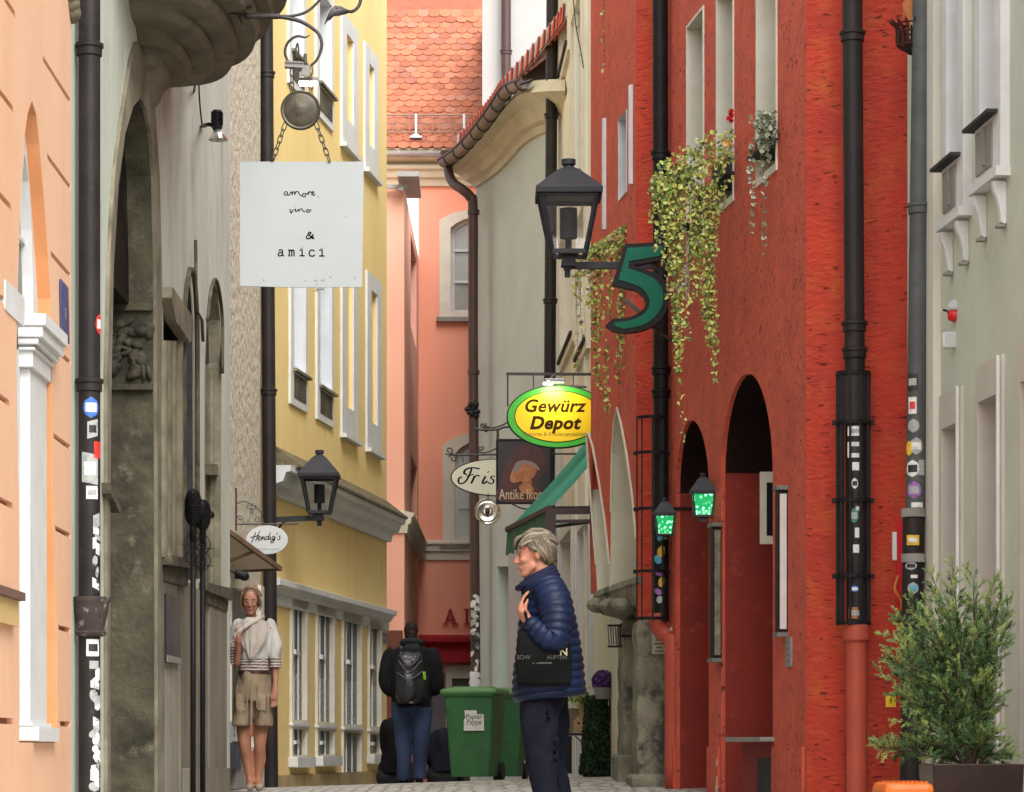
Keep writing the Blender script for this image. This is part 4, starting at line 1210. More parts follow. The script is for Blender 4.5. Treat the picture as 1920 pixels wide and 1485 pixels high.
def red_house():
    root = thing('red_house', (1.9, 20, ground(1.9, 20)), 'deep red rough plastered old house with pointed arches and cream window reveals', 'house')
    W = WI; ux = lambda px: W.uz(px, 800)[0]; zz = lambda px, py: W.uz(px, py)[1]
    def slit(W, px0, px1, yb, yt):   # window whose bottom and top are given at px1
        return rect(W.uz(px0, 0)[0], W.uz(px1, 0)[0], W.uz(px1, yb)[1], W.uz(px1, yt)[1])
    w1 = slit(W, 1290, 1320, 440, 16); w2 = slit(W, 1346, 1376, 364, -40); w3 = slit(W, 1421, 1457, 305, -100)
    big = soft_arch(W, 1352, 1449, 700, 900, 890, 1392, ax=1403)
    small = soft_arch(W, 1268, 1329, 787, 925, 915, 1800, ax=1296)
    bigd = W.poly([(1352,1800),(1352,1392),(1388,1392),(1388,1800)])
    big = [p for p in big]
    big[0] = (big[0][0], -1.4); big[-1] = (big[-1][0], -1.4)
    mb = MB(); panel(mb, W, rect(0, W.L, -1.5, 8.0), [w1, w2, w3, big, small], [.2,.2,.2,.03,.03])
    shell(mb, W, 0, W.L, -1.5, 8.0, 5, (False, False))
    mb.obj('wall', M_red, root)
    for q in [w1, w2, w3]:
        f = MB(); n = 4
        lo = [(q[0][0]+.003, q[0][1]+.003), (q[1][0]-.003, q[1][1]+.003), (q[2][0]-.003, q[2][1]-.003), (q[3][0]+.003, q[3][1]-.003)]
        f.add([W.w(u, z, .012) for u, z in lo] + [W.w(u, z, -.198) for u, z in lo], [(k, (k+1) % n, n+(k+1) % n, n+k) for k in range(n)])
        out = rect(q[0][0]-.018, q[1][0]+.018, q[0][1]-.05, q[2][1]+.02)
        prism(f, W, out, .001, .012, [q])
        fo = f.obj('window', M_cream, root)
        p = MB(); plate(p, W, q, -.19); p.obj('pane', M_glass, fo)
        s = MB(); prism(s, W, rect(q[0][0]-.03, q[1][0]+.03, q[0][1]+.13, q[0][1]+.155), -.17, .07); s.obj('sill', M_slate, fo, bevel=.003)
    # deep porches behind the arches
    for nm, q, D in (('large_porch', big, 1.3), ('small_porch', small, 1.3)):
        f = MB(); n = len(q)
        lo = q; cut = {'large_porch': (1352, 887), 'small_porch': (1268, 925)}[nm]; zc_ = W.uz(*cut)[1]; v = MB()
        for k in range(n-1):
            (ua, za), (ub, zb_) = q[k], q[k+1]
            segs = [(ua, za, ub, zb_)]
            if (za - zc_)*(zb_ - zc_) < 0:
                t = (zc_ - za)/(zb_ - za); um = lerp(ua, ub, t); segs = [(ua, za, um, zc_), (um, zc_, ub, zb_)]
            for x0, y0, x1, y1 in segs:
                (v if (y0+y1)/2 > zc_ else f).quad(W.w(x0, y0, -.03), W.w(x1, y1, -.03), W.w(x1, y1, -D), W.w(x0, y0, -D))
        fo = f.obj(nm, M_redflat, root); v.obj('vault', mat('vault_shade', (.022,.010,.008), .95, (.012,.007,.006), 4, spec=.1), fo)  # near-black colour above the springing stands in for shade under the arch
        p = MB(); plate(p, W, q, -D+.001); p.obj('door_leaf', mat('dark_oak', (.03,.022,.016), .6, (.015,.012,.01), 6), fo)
    # sill slab and low wall in the large arch
    s = MB(); a = W.poly([(1386,1382),(1452,1382),(1452,1391),(1386,1391)])
    prism(s, W, a, -.30, .10); s.obj('counter_slab', M_cement, root, bevel=.008)
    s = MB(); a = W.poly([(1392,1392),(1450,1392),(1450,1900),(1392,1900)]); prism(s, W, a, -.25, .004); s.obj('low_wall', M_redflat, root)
    s = MB(); prism(s, W, W.poly([(1423,1421),(1452,1421),(1452,1600),(1423,1600)]), .0045, .012); s.obj('hatch', M_slate, root)
    # slightly proud base of the wall
    for a, b in ((1329, 1350), (1252, 1267), (1451, 1509)):
        s = MB(); zt = W.uz(1400, 1400)[1]; prism(s, W, rect(ux(a)+.004, ux(b)-.004, -1.5, zt), 0, .018); s.obj('plinth', M_red, root, bevel=.006)
    # flaked paint patches showing the old render
    rn = random.Random(21)
    fl = MB()
    for (px, py, h, w_) in [(1277,1345,.10,.035),(1281,1452,.20,.05),(1351,1430,.06,.02),(1350,1475,.14,.03),(1270,1212,.20,.018),(1263,1180,.03,.05)]:
        Wx = WI; u, z = Wx.uz(min(px, 1349) if px > 1330 else px, py)
        pts = []
        for k in range(12):
            a = 2*math.pi*k/12; rr = 1 + rn.uniform(-.35, .35); pts.append((u + math.cos(a)*w_*rr*1.2, z + math.sin(a)*h/2*rr))
        if px < 1270 or px > 1330: prism(fl, Wx, pts, .019, .021)
    fl.obj('flaked_patch', mat('bare_render', (.55,.50,.42), .9), root)
    # --- bright facet towards the lane mouth
    Wj = WJ
    mb = MB(); panel(mb, Wj, rect(0, Wj.L, -1.5, 8.0)); shell(mb, Wj, 0, Wj.L, -1.5, 8.0, 1.2, (False, True))
    mb.obj('facet_wall', M_redbright, root)
    st = MB(); zt = Wj.uz(1600, 1386)[1]; prism(st, Wj, rect(.01, .44*Wj.L*.8, -1.5, zt), 0, .015); st.obj('facet_base', M_redbright, root, bevel=.004)
    # --- projecting far bay with lancet recesses
    W2 = WF2
    a1 = W2.poly([(1146,1108),(1147,960),(1149,850),(1153,790),(1158,765),(1166,795),(1176,850),(1187,930),(1194,1010),(1195,1085)])
    a2 = W2.poly([(1122,1112),(1119,1060),(1111,960),(1104,870),(1101,815),(1104,812),(1112,835),(1124,900),(1136,980),(1144,1060),(1145,1108)])
    sW = [slit(W2, 1161, 1176, 360, 205)]
    zc = P(0, 1095, 23.5).z
    mb = MB(); ub = 0
    panel(mb, W2, rect(-.1, W2.L, zc, 8.6), [a1, a2, sW[0]], [0,0,0])
    # closing box
    shell(mb, W2, -.1, W2.L, zc, 8.6, 1.6, (True, True))
    p0, p1 = W2.w(-.1, zc), W2.w(W2.L, zc); q0, q1 = W2.w(-.1, zc, -1.6), W2.w(W2.L, zc, -1.6); mb.quad(p0, p1, q1, q0)
    mb.obj('bay_wall', M_red, root)
    for q in (a1, a2):
        f = MB(); n = len(q)
        f.add([W2.w(u, z, .008) for u, z in q] + [W2.w(u, z, -.30) for u, z in q], [(k, (k+1) % n, n+(k+1) % n, n+k) for k in range(n)])
        plate(f, W2, q, -.30)
        cu = sum(u for u, z in q)/n; cz = sum(z for u, z in q)/n
        f.tube([W2.w(u, z, .006) for u, z in q[1:-1]], .011, 6)
        f.obj('lancet_recess', mat('cream_limewash', (.66,.62,.48), .85, (.58,.54,.41), 3, bump=.2, bscale=20, bdist=.006), root)
    f = MB(); q = sW[0]; f.add([W2.w(u, z, .01) for u, z in q] + [W2.w(u, z, -.198) for u, z in q], [(k, (k+1) % 4, 4+(k+1) % 4, 4+k) for k in range(4)]); f.obj('bay_window', M_white, root)
    for px, y0, y1 in ((1136, 430, 222), (1186, 345, 160)):
        f = MB(); u = W2.uz(px, 0)[0]; prism(f, W2, rect(u-.03, u+.02, W2.uz(px, y0)[1], W2.uz(px, y1)[1]), 0, .03); f.obj('white_rim', M_white, root)
    # return strip between the bay and the main wall
    Wr = WR
    mb = MB(); panel(mb, Wr, rect(-.01, Wr.L+.02, zc-.4, 8.0)); mb.obj('return_wall', M_redbright, root)
    # stone corbel and piers under the bay
    s = MB()
    cz = zc
    rings = []
    for dz, pr, w0, w1 in [(.01,.0,.12,W2.L+.02),(-.04,.015,.12,W2.L+.03),(-.06,.0,.16,W2.L),(-.13,.0,.2,W2.L),(-.20,-.04,.25,W2.L-.02),(-.24,-.16,.4,W2.L-.05),(-.30,-.22,.6,W2.L-.1),(-.36,-.26,.7,W2.L-.15)]:
        rings.append([W2.w(w0, cz+dz, -1.2), W2.w(w1, cz+dz, -1.2), W2.w(w1, cz+dz, pr)] + [W2.w(lerp(w1, w0, k/8), cz+dz, pr) for k in range(1, 8)] + [W2.w(w0, cz+dz, pr)])
    s.loft(rings)
    rn = random.Random(2)
    for i in range(5): s.ball(W2.w(.3+.35*i, cz-.12-.02*i, .0), (.10,.14,.07), 8, 6)
    M_pier = mat('mossy_pier_stone', (.27,.25,.175), .92, (.15,.145,.10), 4, bump=.8, bscale=9, bdist=.03, bump2=.4, bscale2=60, col3=(.055,.055,.045), scale3=3.2, mix3=(.52,.62))
    s.obj('stone_corbel', M_pier, root, smooth=True, auto=35)
    for nm, x0, x1, yy, top_, bot, dd in (('pier', 1168, 1200, 23.7, 1160, 1424, .9), ('pier', 1194, 1250, 22.55, 1160, 1462, .7)):
        m = MB(); X0, X1 = (x0-VX)*yy/F, (x1-VX)*yy/F; g = ground(X0, yy); zt = P(0, top_, yy).z
        rings = []
        n = 14
        for k in range(n+1):
            z = lerp(g-.1, zt, k/n); e = .012*math.sin(k*2.1) + (.03 if k < 2 else 0); 
            rings.append([Vector((X0-e, yy-.02-e, z)), Vector((X1+.25, yy-.02-e*.6, z)), Vector((X1+.25, yy+dd, z)), Vector((X0-e*.5, yy+dd, z))])
        m.loft(rings); o = m.obj(nm, M_pier, root, bevel=.03)
        b = MB(); zb = P(0, bot, yy).z
        b.box(((X0+X1)/2+.1, yy+dd/2-.05, (zb+g)/2-.02), (X1-X0+.30, dd+.10, abs(zb-g)+.12)); b.obj('pier_foot', M_pier, o, bevel=.03)
red_house()

def guard_cage(root, x, y, r, z0, z1, bands, m, wall_y=None, bars=5, solid_top=None):
    f = MB()
    for z in bands: f.lathe((x, y, 0), [(r, z-.012), (r+.008, z-.012), (r+.008, z+.012), (r, z+.012)], 16, a0=math.pi*.98, a1=2.02*math.pi)
    for z in bands[1:-1]:
        for sx in (-1, 1): f.box((x+sx*(r+.014), y, z), (.03,.024,.03))
    for k in range(bars):
        a = math.pi + math.pi*k/(bars-1); f.box((x + math.cos(a)*r, y + math.sin(a)*r, (z0+z1)/2), (.012,.012,z1-z0))
    f.obj('pipe_guard', m, root)
# downpipe by the arches with its cage
def near_arch_pipe():
    Y = 22.15; x = (1237-VX)*Y/F; zf = lambda py: P(0, py, Y).z
    root = downpipe('downpipe', 'black downpipe in a barred cage, left of the small arch of the red house', x, Y, .060, 8, zf(1165), M_black, [zf(292), zf(695), zf(738)], x2=(1240-VX)*Y/F, wall_dir=(.6,.6,0))
    guard_cage(root, (1222-VX)*Y/F, Y, .115, zf(1165), zf(782), [zf(784), zf(850), zf(955), zf(1072), zf(1160)], M_black, bars=5)
    # red foot pipe swings to the right
    m = MB(); m.tube(smooth_pts([P(1232,1150,Y), P(1233,1170,Y), P(1243,1186,Y), P(1258,1200,Y-.05), P(1262,1225,Y-.1), P(1262,1480,Y-.1)], 6), [.075]*6*5+[.062] if False else .066, 14)
    m.obj('foot_pipe', M_redpipe, root, smooth=True)
    cl = MB()
    for i in range(9):
        rn = random.Random(i); a = rn.uniform(-.5,.5)
    for i, (py, c, w_, h_) in enumerate([(985,'green',.05,.10),(1010,'cyan',.04,.05),(1035,'yellow',.07,.09),(1050,'cyan',.06,.07),(1075,'purple',.07,.05),(1092,'yellow',.05,.08),(1110,'purple',.06,.05),(1125,'grey',.05,.06)]):
        pipe_sticker(root, (1238-VX)*Y/F, Y, .061, zf(py), -.2+(.25*(i % 3)-.2), w_, h_, ST[c], shape='oval', tilt=.3*(i % 3)-.3)
near_arch_pipe()
def facet_pipe():
    Y = 17.38; zf = lambda py: P(0, py, Y).z; x = (1593-VX)*Y/F; x2 = (1606-VX)*Y/F
    root = downpipe('downpipe', 'black downpipe with guard and red painted foot, on the bright red facet', x, Y, .062, 7, zf(1180), M_pipe, [zf(68), zf(612), zf(662)], x2=x2, wall_dir=(0,1,0))
    xx = (1601-VX)*Y/F
    # top shell of the guard is sheet metal, below it bars
    m = MB(); m.lathe((xx, Y+.03, 0), [(.100, zf(790)), (.100, zf(698))], 16, a0=math.pi, a1=2*math.pi)
    m.lathe((xx, Y+.03, 0), [(.098, zf(790)), (.098, zf(698))], 16, a0=math.pi, a1=2*math.pi)
    for a0, a1 in ((math.pi, 1.27*math.pi), (1.73*math.pi, 2*math.pi)): m.lathe((xx, Y+.03, 0), [(.094, zf(1172)), (.094, zf(790))], 8, a0=a0, a1=a1)
    m.obj('guard_sheet', M_pipe, root, smooth=True)
    guard_cage(root, xx, Y+.03, .100, zf(1172), zf(698), [zf(700), zf(792), zf(938), zf(1080), zf(1168)], M_black, bars=6)
    f = MB(); g = ground(x2, Y); f.tube([(x2, Y, zf(1172)), (x2, Y, g)], .066, 18); f.lathe((x2, Y, 0), [(.068, zf(1205)), (.082, zf(1200)), (.082, zf(1190)), (.076, zf(1172)), (.066, zf(1170))], 18)
    f.obj('foot_pipe', M_redpipe, root, smooth=True, auto=40)
    for py, c, m2, a, w_, h_, sh in [(810,'white','grey',-.15,.085,.06,'rect'),(845,'white','black',-.15,.085,.095,'rect'),(876,'white',None,.1,.055,.05,'rect'),(908,'white','black',-.1,.04,.065,'oval'),(955,'grey','white',.3,.04,.03,'rect'),(968,'green','grey',-.2,.06,.09,'oval'),(1000,'white',None,.2,.035,.06,'rect'),(1030,'white',None,.1,.045,.05,'rect'),(1105,'blue','white',-.1,.05,.04,'oval'),(1150,'rust','grey',.1,.10,.07,'rect')]:
        pipe_sticker(root, lerp(x, x2, .7), Y, .062, zf(py), a, w_, h_, ST[c], m2=ST[m2] if m2 else None, shape=sh)
facet_pipe()

# =============== SAGE GREEN HOUSE (near right) ===============
WK = Wall((2.66, 17.10), (2.95, 13.4)); WKf = Wall((2.66, 17.10), (3.35, 8.3))
def sage_house():
    root = thing('sage_house', (2.9, 14, ground(2.9, 14)), 'pale sage green house with white window surrounds and carved consoles, at the right edge', 'house')
    W = WKf
    def win(px0, px1, yb, yt): return rect(W.uz(px0, 0)[0], W.uz(px1, 0)[0], W.uz(px1, yb)[1], W.uz(px1, yt)[1])
    ux = lambda px: W.uz(px, 0)[0]
    # lower windows
    lw = [(1770, 1799, 740+52, 1700), (1838, 1875, 738, 1700), (1945, 1990, 640, 1700)]
    hs = []
    for a, b, t, bb in lw: hs.append(rect(ux(a), ux(b), P(0,0,1).z*0-.25, W.uz(b, t)[1]))
    u3 = 2*ux(1875) - ux(1799); w3 = ux(1875)-ux(1838)
    hs[2] = rect(u3-w3, u3, -.25, hs[1][2][1])
    # upper windows
    tops = []
    for a, b, sb in [(1790, 1822, 388), (1853, 1893, 312)]:
        z0 = W.uz(b, sb)[1]; tops.append(rect(ux(a), ux(b)-.12, z0+.34, z0+2.2))
    allh = hs + tops
    mb = MB(); panel(mb, W, rect(0, W.L, -1.5, 7.0), allh, 0); shell(mb, W, 0, W.L, -1.5, 7.0, 4)
    mb.obj('wall', M_greenK, root)
    for i, h in enumerate(hs):
        o = MB(); z1 = h[2][1]
        prism(o, W, rect(h[0][0]-.04, h[1][0]+.10, h[0][1]-.05, z1+.20), 0, .018, [h])
        w = o.obj('window', mat('putty_trim', (.56,.53,.47), .8, (.50,.47,.41), 5, bump=.15, bscale=30, bdist=.004), root)
        r = MB(); n = 4; r.add([W.w(u, z, .0) for u, z in h] + [W.w(u, z, -.158) for u, z in h], [(k, (k+1) % n, n+(k+1) % n, n+k) for k in range(n)]); r.obj('reveal', MATS['putty_trim'], w)
        p = MB(); plate(p, W, h, -.15); p.obj('pane', M_glass_l, w)
        r = MB(); r.bar(W.w(h[1][0]+.045, h[0][1]-.05, .022), W.w(h[1][0]+.045, z1+.20, .022), .022); r.obj('rim', M_white, w)
    for i, h in enumerate(tops):
        z0 = h[0][1]-.34; u0, u1 = h[0][0]-.10, h[1][0]+.12
        o = MB(); prism(o, W, rect(u0, u1, z0, h[2][1]+.15), 0, .05, [h]); w = o.obj('window', M_white, root)
        r = MB(); n = 4; r.add([W.w(u, z, .0) for u, z in h] + [W.w(u, z, -.118) for u, z in h], [(k, (k+1) % n, n+(k+1) % n, n+k) for k in range(n)]); r.obj('reveal', M_white, w)
        p = MB(); plate(p, W, h, -.112); p.obj('pane', M_shutter, w)
        s = MB(); prism(s, W, rect(u0-.05, u1-.05, z0+.30, z0+.318), 0, .11); s.obj('sill', M_slate, w)
        s = MB(); prism(s, W, rect(u0+.05, u1-.16, z0+.04, z0+.27), .051, .06); prism(s, W, rect((u0+u1)/2-.03, (u0+u1)/2+.0, z0+.06, z0+.27), .061, .075); s.obj('apron_panel', M_cement, w)
        s = MB(); prism(s, W, rect(u0-.04, u1+.02, z0-.05, z0+.0), 0, .08); s.obj('ledge', M_white, w)
        for uu in (u0+.05, u1-.08):
            c = MB()
            c.loft([[W.w(uu-.026*t, z0-.065-dz, oo*f_) for t, f_ in ((-1,0),(1,0),(1,1),(-1,1))] for dz, oo, t2 in ((0,.075,1),(.05,.07,1),(.10,.05,1),(.17,.035,1),(.22,.03,1),(.23,.015,1))])
            c.obj('console', M_white, w, bevel=.006)
            c = MB(); c.box(W.w(uu, z0-.065-.24, .03), (.045,.06,.015)); c.obj('console_foot', M_cement, w)
    # corner board
    c = MB(); prism(c, W, rect(.03, ux(1764), -1.5, 6.98), 0, .045); c.obj('corner_board', mat('corner_board_paint', (.70,.67,.58), .7, (.60,.57,.48), 3, stretch=(1,1,.3), col3=(.40,.38,.30), scale3=8, mix3=(.6,.8)), root, bevel=.006)
    c = MB(); c.tube([W.w(.0, -1.0, .03), W.w(.0, 6.9, .03)], .012, 6); c.obj('cable', M_pipe, root)
    g = MB(); a = Wall((2.60, 17.3), (2.665, 17.12)); panel(g, a, rect(0, a.L, -1.5, 7.0)); g.obj('return_wall', M_greenK, root)
sage_house()
def sage_pipe():
    Y = 16.85; zf = lambda py: P(0, py, Y).z; x = (1741-VX)*Y/F; x2 = (1708-VX)*Y/F; g = ground(2.55, Y)
    root = downpipe('downpipe', 'grey zinc downpipe with stickers and black lower half, beside the sage green house', x, Y, .058, 7, zf(965), M_greypipe, [zf(391)], x2=(1716-VX)*Y/F, wall_dir=(1,.3,0))
    m = MB(); xb = (1712-VX)*Y/F; m.tube([((1713-VX)*Y/F, Y, zf(965)), ((1706-VX)*Y/F, Y, g)], .064, 18); m.obj('lower_pipe', M_pipe, root, smooth=True, auto=50)
    for py in (962, 1047): c = MB(); c.lathe(((1713-VX)*Y/F, Y, zf(py)), [(.064,-.025),(.075,-.025),(.075,.025),(.064,.025)], 18); c.obj('pipe_clamp', M_cement, root, smooth=True, auto=40)
    for py, c, m2, a, w_, h_, sh, r in [(718,'black','grey',-.5,.07,.095,'rect',.058),(762,'white','red',-.5,.05,.10,'rect',.058),(800,'grey',None,-.4,.07,.08,'oval',.058),(838,'grey','white',-.1,.08,.10,'oval',.058),(842,'yellow',None,-.9,.05,.09,'oval',.058),(880,'white','black',-.5,.085,.10,'oval',.058),(878,'grey',None,.5,.04,.09,'rect',.058),(920,'purple','grey',-.35,.09,.10,'oval',.058),(948,'white',None,0,.07,.03,'rect',.058),
                                   (1014,'yellow','white',-.1,.075,.06,'rect',.064),(1062,'grey','black',-.3,.07,.05,'oval',.064),(1104,'grey','cyan',-.1,.065,.07,'oval',.064),(1082,'white',None,.0,.04,.02,'rect',.064)]:
        pipe_sticker(root, (1717-VX)*Y/F if py < 965 else (1711-VX)*Y/F, Y, r+.0, zf(py), a, w_, h_, ST[c], m2=ST[m2] if m2 else None, shape=sh)
    # red strip with white rail left of the pipe
    r2 = thing('red_cable_duct', P(1687, 1100, 17.2), 'narrow bright red duct left of the grey pipe on the bright red facet', 'cable duct')
    m = MB(); m.box((( 1687-VX)*17.2/F, 17.2, (P(0,978,17.2).z + P(0,1240,17.2).z)/2), (.035,.03,P(0,978,17.2).z - P(0,1240,17.2).z)); m.obj('duct', mat('signal_red', (.62,.01,.02), .4), r2)
    m = MB(); m.box(P(1677, 1024, 17.2), (.025,.03,.17)); m.obj('label_plate', M_white, r2)
    m = MB(); m.tube(smooth_pts([P(1684,1080,17.15), P(1678,1105,17.1), P(1690,1130,17.1), P(1688,1180,17.15), P(1680,1200,17.15)], 5), .008, 6); m.obj('cord', mat('orange_cord', (.55,.18,.03), .6), r2)
    m = MB(); m.cap(P(1685,1153,17.1), P(1679,1162,17.1), .03, .03); m.obj('brass_knob', mat('aged_brass', (.22,.17,.05)), r2, smooth=True)
    m = MB(); m.box(P(1670, 1314, 17.2), (.06,.02,.075)); o = m.obj('yellow_notice', mat('yellow_plate', (.70,.45,.01), .5), loc=P(1670,1314,17.2)); tag(o, 'small yellow notice low on the bright red wall, beside the juniper', 'sign')
    t = MB(); Wt = Wall((P(1670,0,17.185).x, 17.185), (P(1670,0,17.185).x+1, 17.185)); strokes(t, Wt, [[(0,1),(.1,0)],[(-.4,.9),(.4,1)]], .025, (0, P(0,1316,17.185).z-.01), .006, 0, .002); t.obj('lettering', M_text, o)
sage_pipe()
def alarm():
    Y = 16.3; c = P(1790, 582, Y)
    root = thing('alarm_siren', c, 'red and white alarm beacon on the pale sage green wall', 'alarm')
    m = MB(); m.lathe(P(1792,0,Y)*Vector((1,1,0)) + Vector((0,0,0)), [(.052, P(0,583,Y).z), (.05, P(0,575,Y).z), (.036, P(0,566,Y).z), (.01, P(0,560,Y).z)], 20); m.obj('cover', M_whitepaint, root, smooth=True)
    m = MB(); m.lathe(P(1792,0,Y)*Vector((1,1,0)), [(.02, P(0,604,Y).z), (.045, P(0,599,Y).z), (.05, P(0,584,Y).z)], 20); m.obj('beacon', mat('red_beacon', (.60,.015,.012), .25), root, smooth=True)
    m = MB(); m.box(P(1800, 580, Y), (.05,.04,.14)); m.obj('back_plate', M_whitepaint, root)
    m = MB(); m.bar(P(1776,583,Y), P(1768,581,Y), .012); m.obj('arm', M_black, root)
    root = thing('junction_box', P(1778,638,Y), 'plain white plastic box under the alarm beacon', 'junction box')
    m = MB(); m.box(P(1782, 638, Y), (.075,.05,.095)); m.obj('case', M_whitepaint, root, bevel=.01)
    m = MB(); m.box(P(1769, 638, Y-.0), (.012,.04,.085)); m.obj('lid', M_white, root, bevel=.004)
alarm()
def wall_ornament():
    # rusty basket of a hanging ornament at the top of the bright facet
    Y = 16.9; root = thing('hanging_basket', P(1708, 50, Y), 'spiky rusty metal basket ornament hanging high beside the grey pipe', 'ornament')
    m = MB(); rn = random.Random(8)
    for k in range(16):
        a = math.pi*2*k/16; t = Vector((math.cos(a), math.sin(a)*.6, 0))
        c = P(1712, 60, Y)
        m.tube(smooth_pts([c + Vector((0,0,-.13)), c + t*.09 + Vector((0,0,-.08)), c + t*.10 + Vector((0,0,.02)), c + t*.15 + Vector((0,0,.07))], 4), [.008]*12+[.002], 5)
    for zz_ in (-.08, 0, .05): 
        c = P(1712,60,Y); m.tube([c + Vector((math.cos(a)*.095, math.sin(a)*.06, zz_)) for a in [2*math.pi*i/20 for i in range(20)]], .006, 5, closed=True)
    m.obj('basket', mat('rusty_iron', (.05,.02,.015), .7), root)
    m = MB(); 
    for i in range(7):
        p = P(1692+i*6, 10+rn.uniform(-8,10), Y-.02); m.add([p, p+Vector((.05,0,.03)), p+Vector((.03,.02,-.11))], [(0,1,2)])
        m.add([p+Vector((0,.01,0)), p+Vector((.05,.02,.06)), p+Vector((.01,.02,-.09))], [(0,1,2)])
    m.obj('leaf', mat('orange_leaf', (.50,.18,.06), .6), root)
    m = MB(); m.ball(P(1712, 88, Y), (.06,.05,.05), 10, 8); m.obj('pot', M_black, root, smooth=True)
    m = MB(); m.tube([P(1712,-120,Y), P(1712,40,Y)], .004, 5); m.obj('wire', M_black, root)
wall_ornament()
# =============== HANGING BOARD WITH WROUGHT IRON BRACKET (left) ===============
def link_pts(c, ax, up, L, w, n=16):
    pts = []
    for i in range(n):
        a = 2*math.pi*i/n
        x = math.cos(a)*w/2; y = math.sin(a)*w/2
        y += (L-w)/2 if math.sin(a) >= 0 else -(L-w)/2
        pts.append(c + ax*x + up*y)
    return pts
def chain(mb, a, b, L=.052, w=.024, r=.0035):
    a, b = Vector(a), Vector(b); d = b - a; n = max(1, round(d.length/(L*.8))); d.normalize()
    for i in range(n):
        c = a + (b-a)*((i+.5)/n)
        side = Vector((1,0,0)) if i % 2 == 0 else Vector((0,1,0))
        side = (side - d*side.dot(d)).normalized()
        if i % 2 == 1: side = (side*.85 + Vector((.5,0,0))).normalized()
        mb.tube(link_pts(c, side, d, (b-a).length/n*1.28, w), r, 6, closed=True)
def white_sign():
    Y = 17.0
    root = thing('hanging_sign', P(566, 300, Y), 'square white board lettered amore, vino & amici, hung on chains from a scrolled iron bracket', 'sign')
    Wp = Wall((-3, Y), (3, Y))
    uz = Wp.uz
    b = MB()
    poly = [uz(*p) for p in [(450,303),(682,303),(681,400),(679,538),(560,539),(450,536)]]
    prism(b, Wp, poly, -.012, .0)
    bo = b.obj('board', M_sign, root, bevel=.002)
    s = F/Y
    # lettering: cursive strokes in photo pixels, then typewriter letters
    def px_strokes(lst, w, name):
        m = MB()
        for st in lst:
            pts = [uz(*p) for p in st]
            strokes(m, Wp, [pts], 1, (0, 0), w, 0, .0015, taper=False, sub=4)
        return m.obj(name, M_text, bo)
    k = lambda pts: [(430 + x/4.5, 280 + y/4.5) for x, y in pts]
    px_strokes([k(q) for q in [
        [(488,360),(472,358),(462,372),(466,386),(480,386),(490,370),(490,360),(490,378),(498,388),(510,380)],
        [(510,380),(520,362),(528,360),(528,386)],[(528,380),(540,360),(550,360),(552,386)],[(552,380),(564,358),(580,358),(590,376),(604,390),(622,384)],
        [(640,372),(624,374),(616,390),(628,402),(644,394),(644,376),(656,376)],[(656,376),(668,362),(676,358),(680,366)],[(668,362),(668,386)],[(680,358),(694,362)],
        [(700,376),(714,366),(708,356),(698,364),(698,382),(712,388),(728,380)],[(750,396),(752,404)],
        [(506,512),(514,510),(520,528),(524,536),(536,514),(540,508)],[(512,534),(528,538)],[(548,510),(560,506),(558,522),(566,528)],[(562,482),(563,478)],
        [(566,528),(584,508),(588,526)],[(588,518),(604,502),(616,508),(624,522),(640,528)],[(676,514),(660,508),(650,520),(660,530),(676,526),(682,514),(694,512)]]], .0056, 'script_lettering')
    px_strokes([k(q) for q in [
        [(700,752),(690,742),(668,716),(672,700),(688,704),(684,714),(660,726),(650,742),(660,754),(680,750),(698,734)],[(700,748),(712,754),(706,740),(690,734),(706,726),(704,716)]]], .0075, 'ampersand')
    px_strokes([k(q) for q in [
        [(416,856),(430,848),(448,854),(450,892),(462,896)],[(450,870),(424,872),(412,886),(424,900),(448,890)],
        [(496,852),(506,852),(506,898)],[(498,898),(514,898)],[(506,862),(518,850),(526,860),(526,898)],[(522,898),(532,898)],[(526,862),(538,850),(546,860),(546,898)],[(542,898),(552,898)],
        [(594,852),(614,852),(614,898)],[(592,898),(636,898)],[(613,830),(615,838)],
        [(718,862),(704,850),(684,854),(674,874),(682,896),(704,902),(722,890)],
        [(760,852),(782,852),(782,900)],[(758,900),(804,900)],[(781,832),(783,838)]]], .0075, 'typed_lettering')
    sp = MB()
    for x, y in [(640,1110),(718,1108),(738,1106),(780,1105),(800,1104),(856,1078),(984,570),(290,1104),(740,1140),(1060,1080)]:
        p = k([(x, y)])[0]; c = Wp.w(*uz(*p), .002); sp.ball(c, (.003,.001,.006), 6, 4)
    sp.obj('stain', mat('dirt', (.20,.17,.13), .9), bo)
    h = MB()
    h.box(Wp.w(*uz(600, 541), -.006), (.05,.02,.012)); h.box(Wp.w(*uz(592, 545), -.004), (.03,.014,.006)); h.obj('hanger_clip', M_cement, bo)
    # round disc with ring
    d = MB(); c = P(563.5, 206.5, Y-.005)
    prof = [(.0,.022),(.03,.022),(.05,.012),(.085,.016),(.10,.008),(.112,.012),(.119,.004),(.119,-.008),(0,-.01)]
    rings = [[c + Vector((math.cos(a)*max(r,.0005), -o, math.sin(a)*max(r,.0005))) for a in [2*math.pi*i/40 for i in range(40)]] for r, o in prof]
    d.loft(rings); do = d.obj('disc', mat('patinated_disc', (.045,.040,.030), .5, (.10,.085,.055), 14, metal=.5, bump=.4, bscale=25, bdist=.006), root, smooth=True, auto=40)
    t = MB(); text_obj(t, Wp, 'L A', .032, uz(565, 184), .018); t.obj('disc_lettering', mat('coppery_letters', (.22,.09,.05), .5), do)
    ch = []
    for a, b_ in [((548,130),(547,180)), ((582,125),(583,180)), ((535,232),(511,302)), ((592,230),(618,303))]:
        m = MB(); chain(m, P(*a, Y), P(*b_, Y)); ch.append(m.obj('chain', M_iron, root, smooth=True))
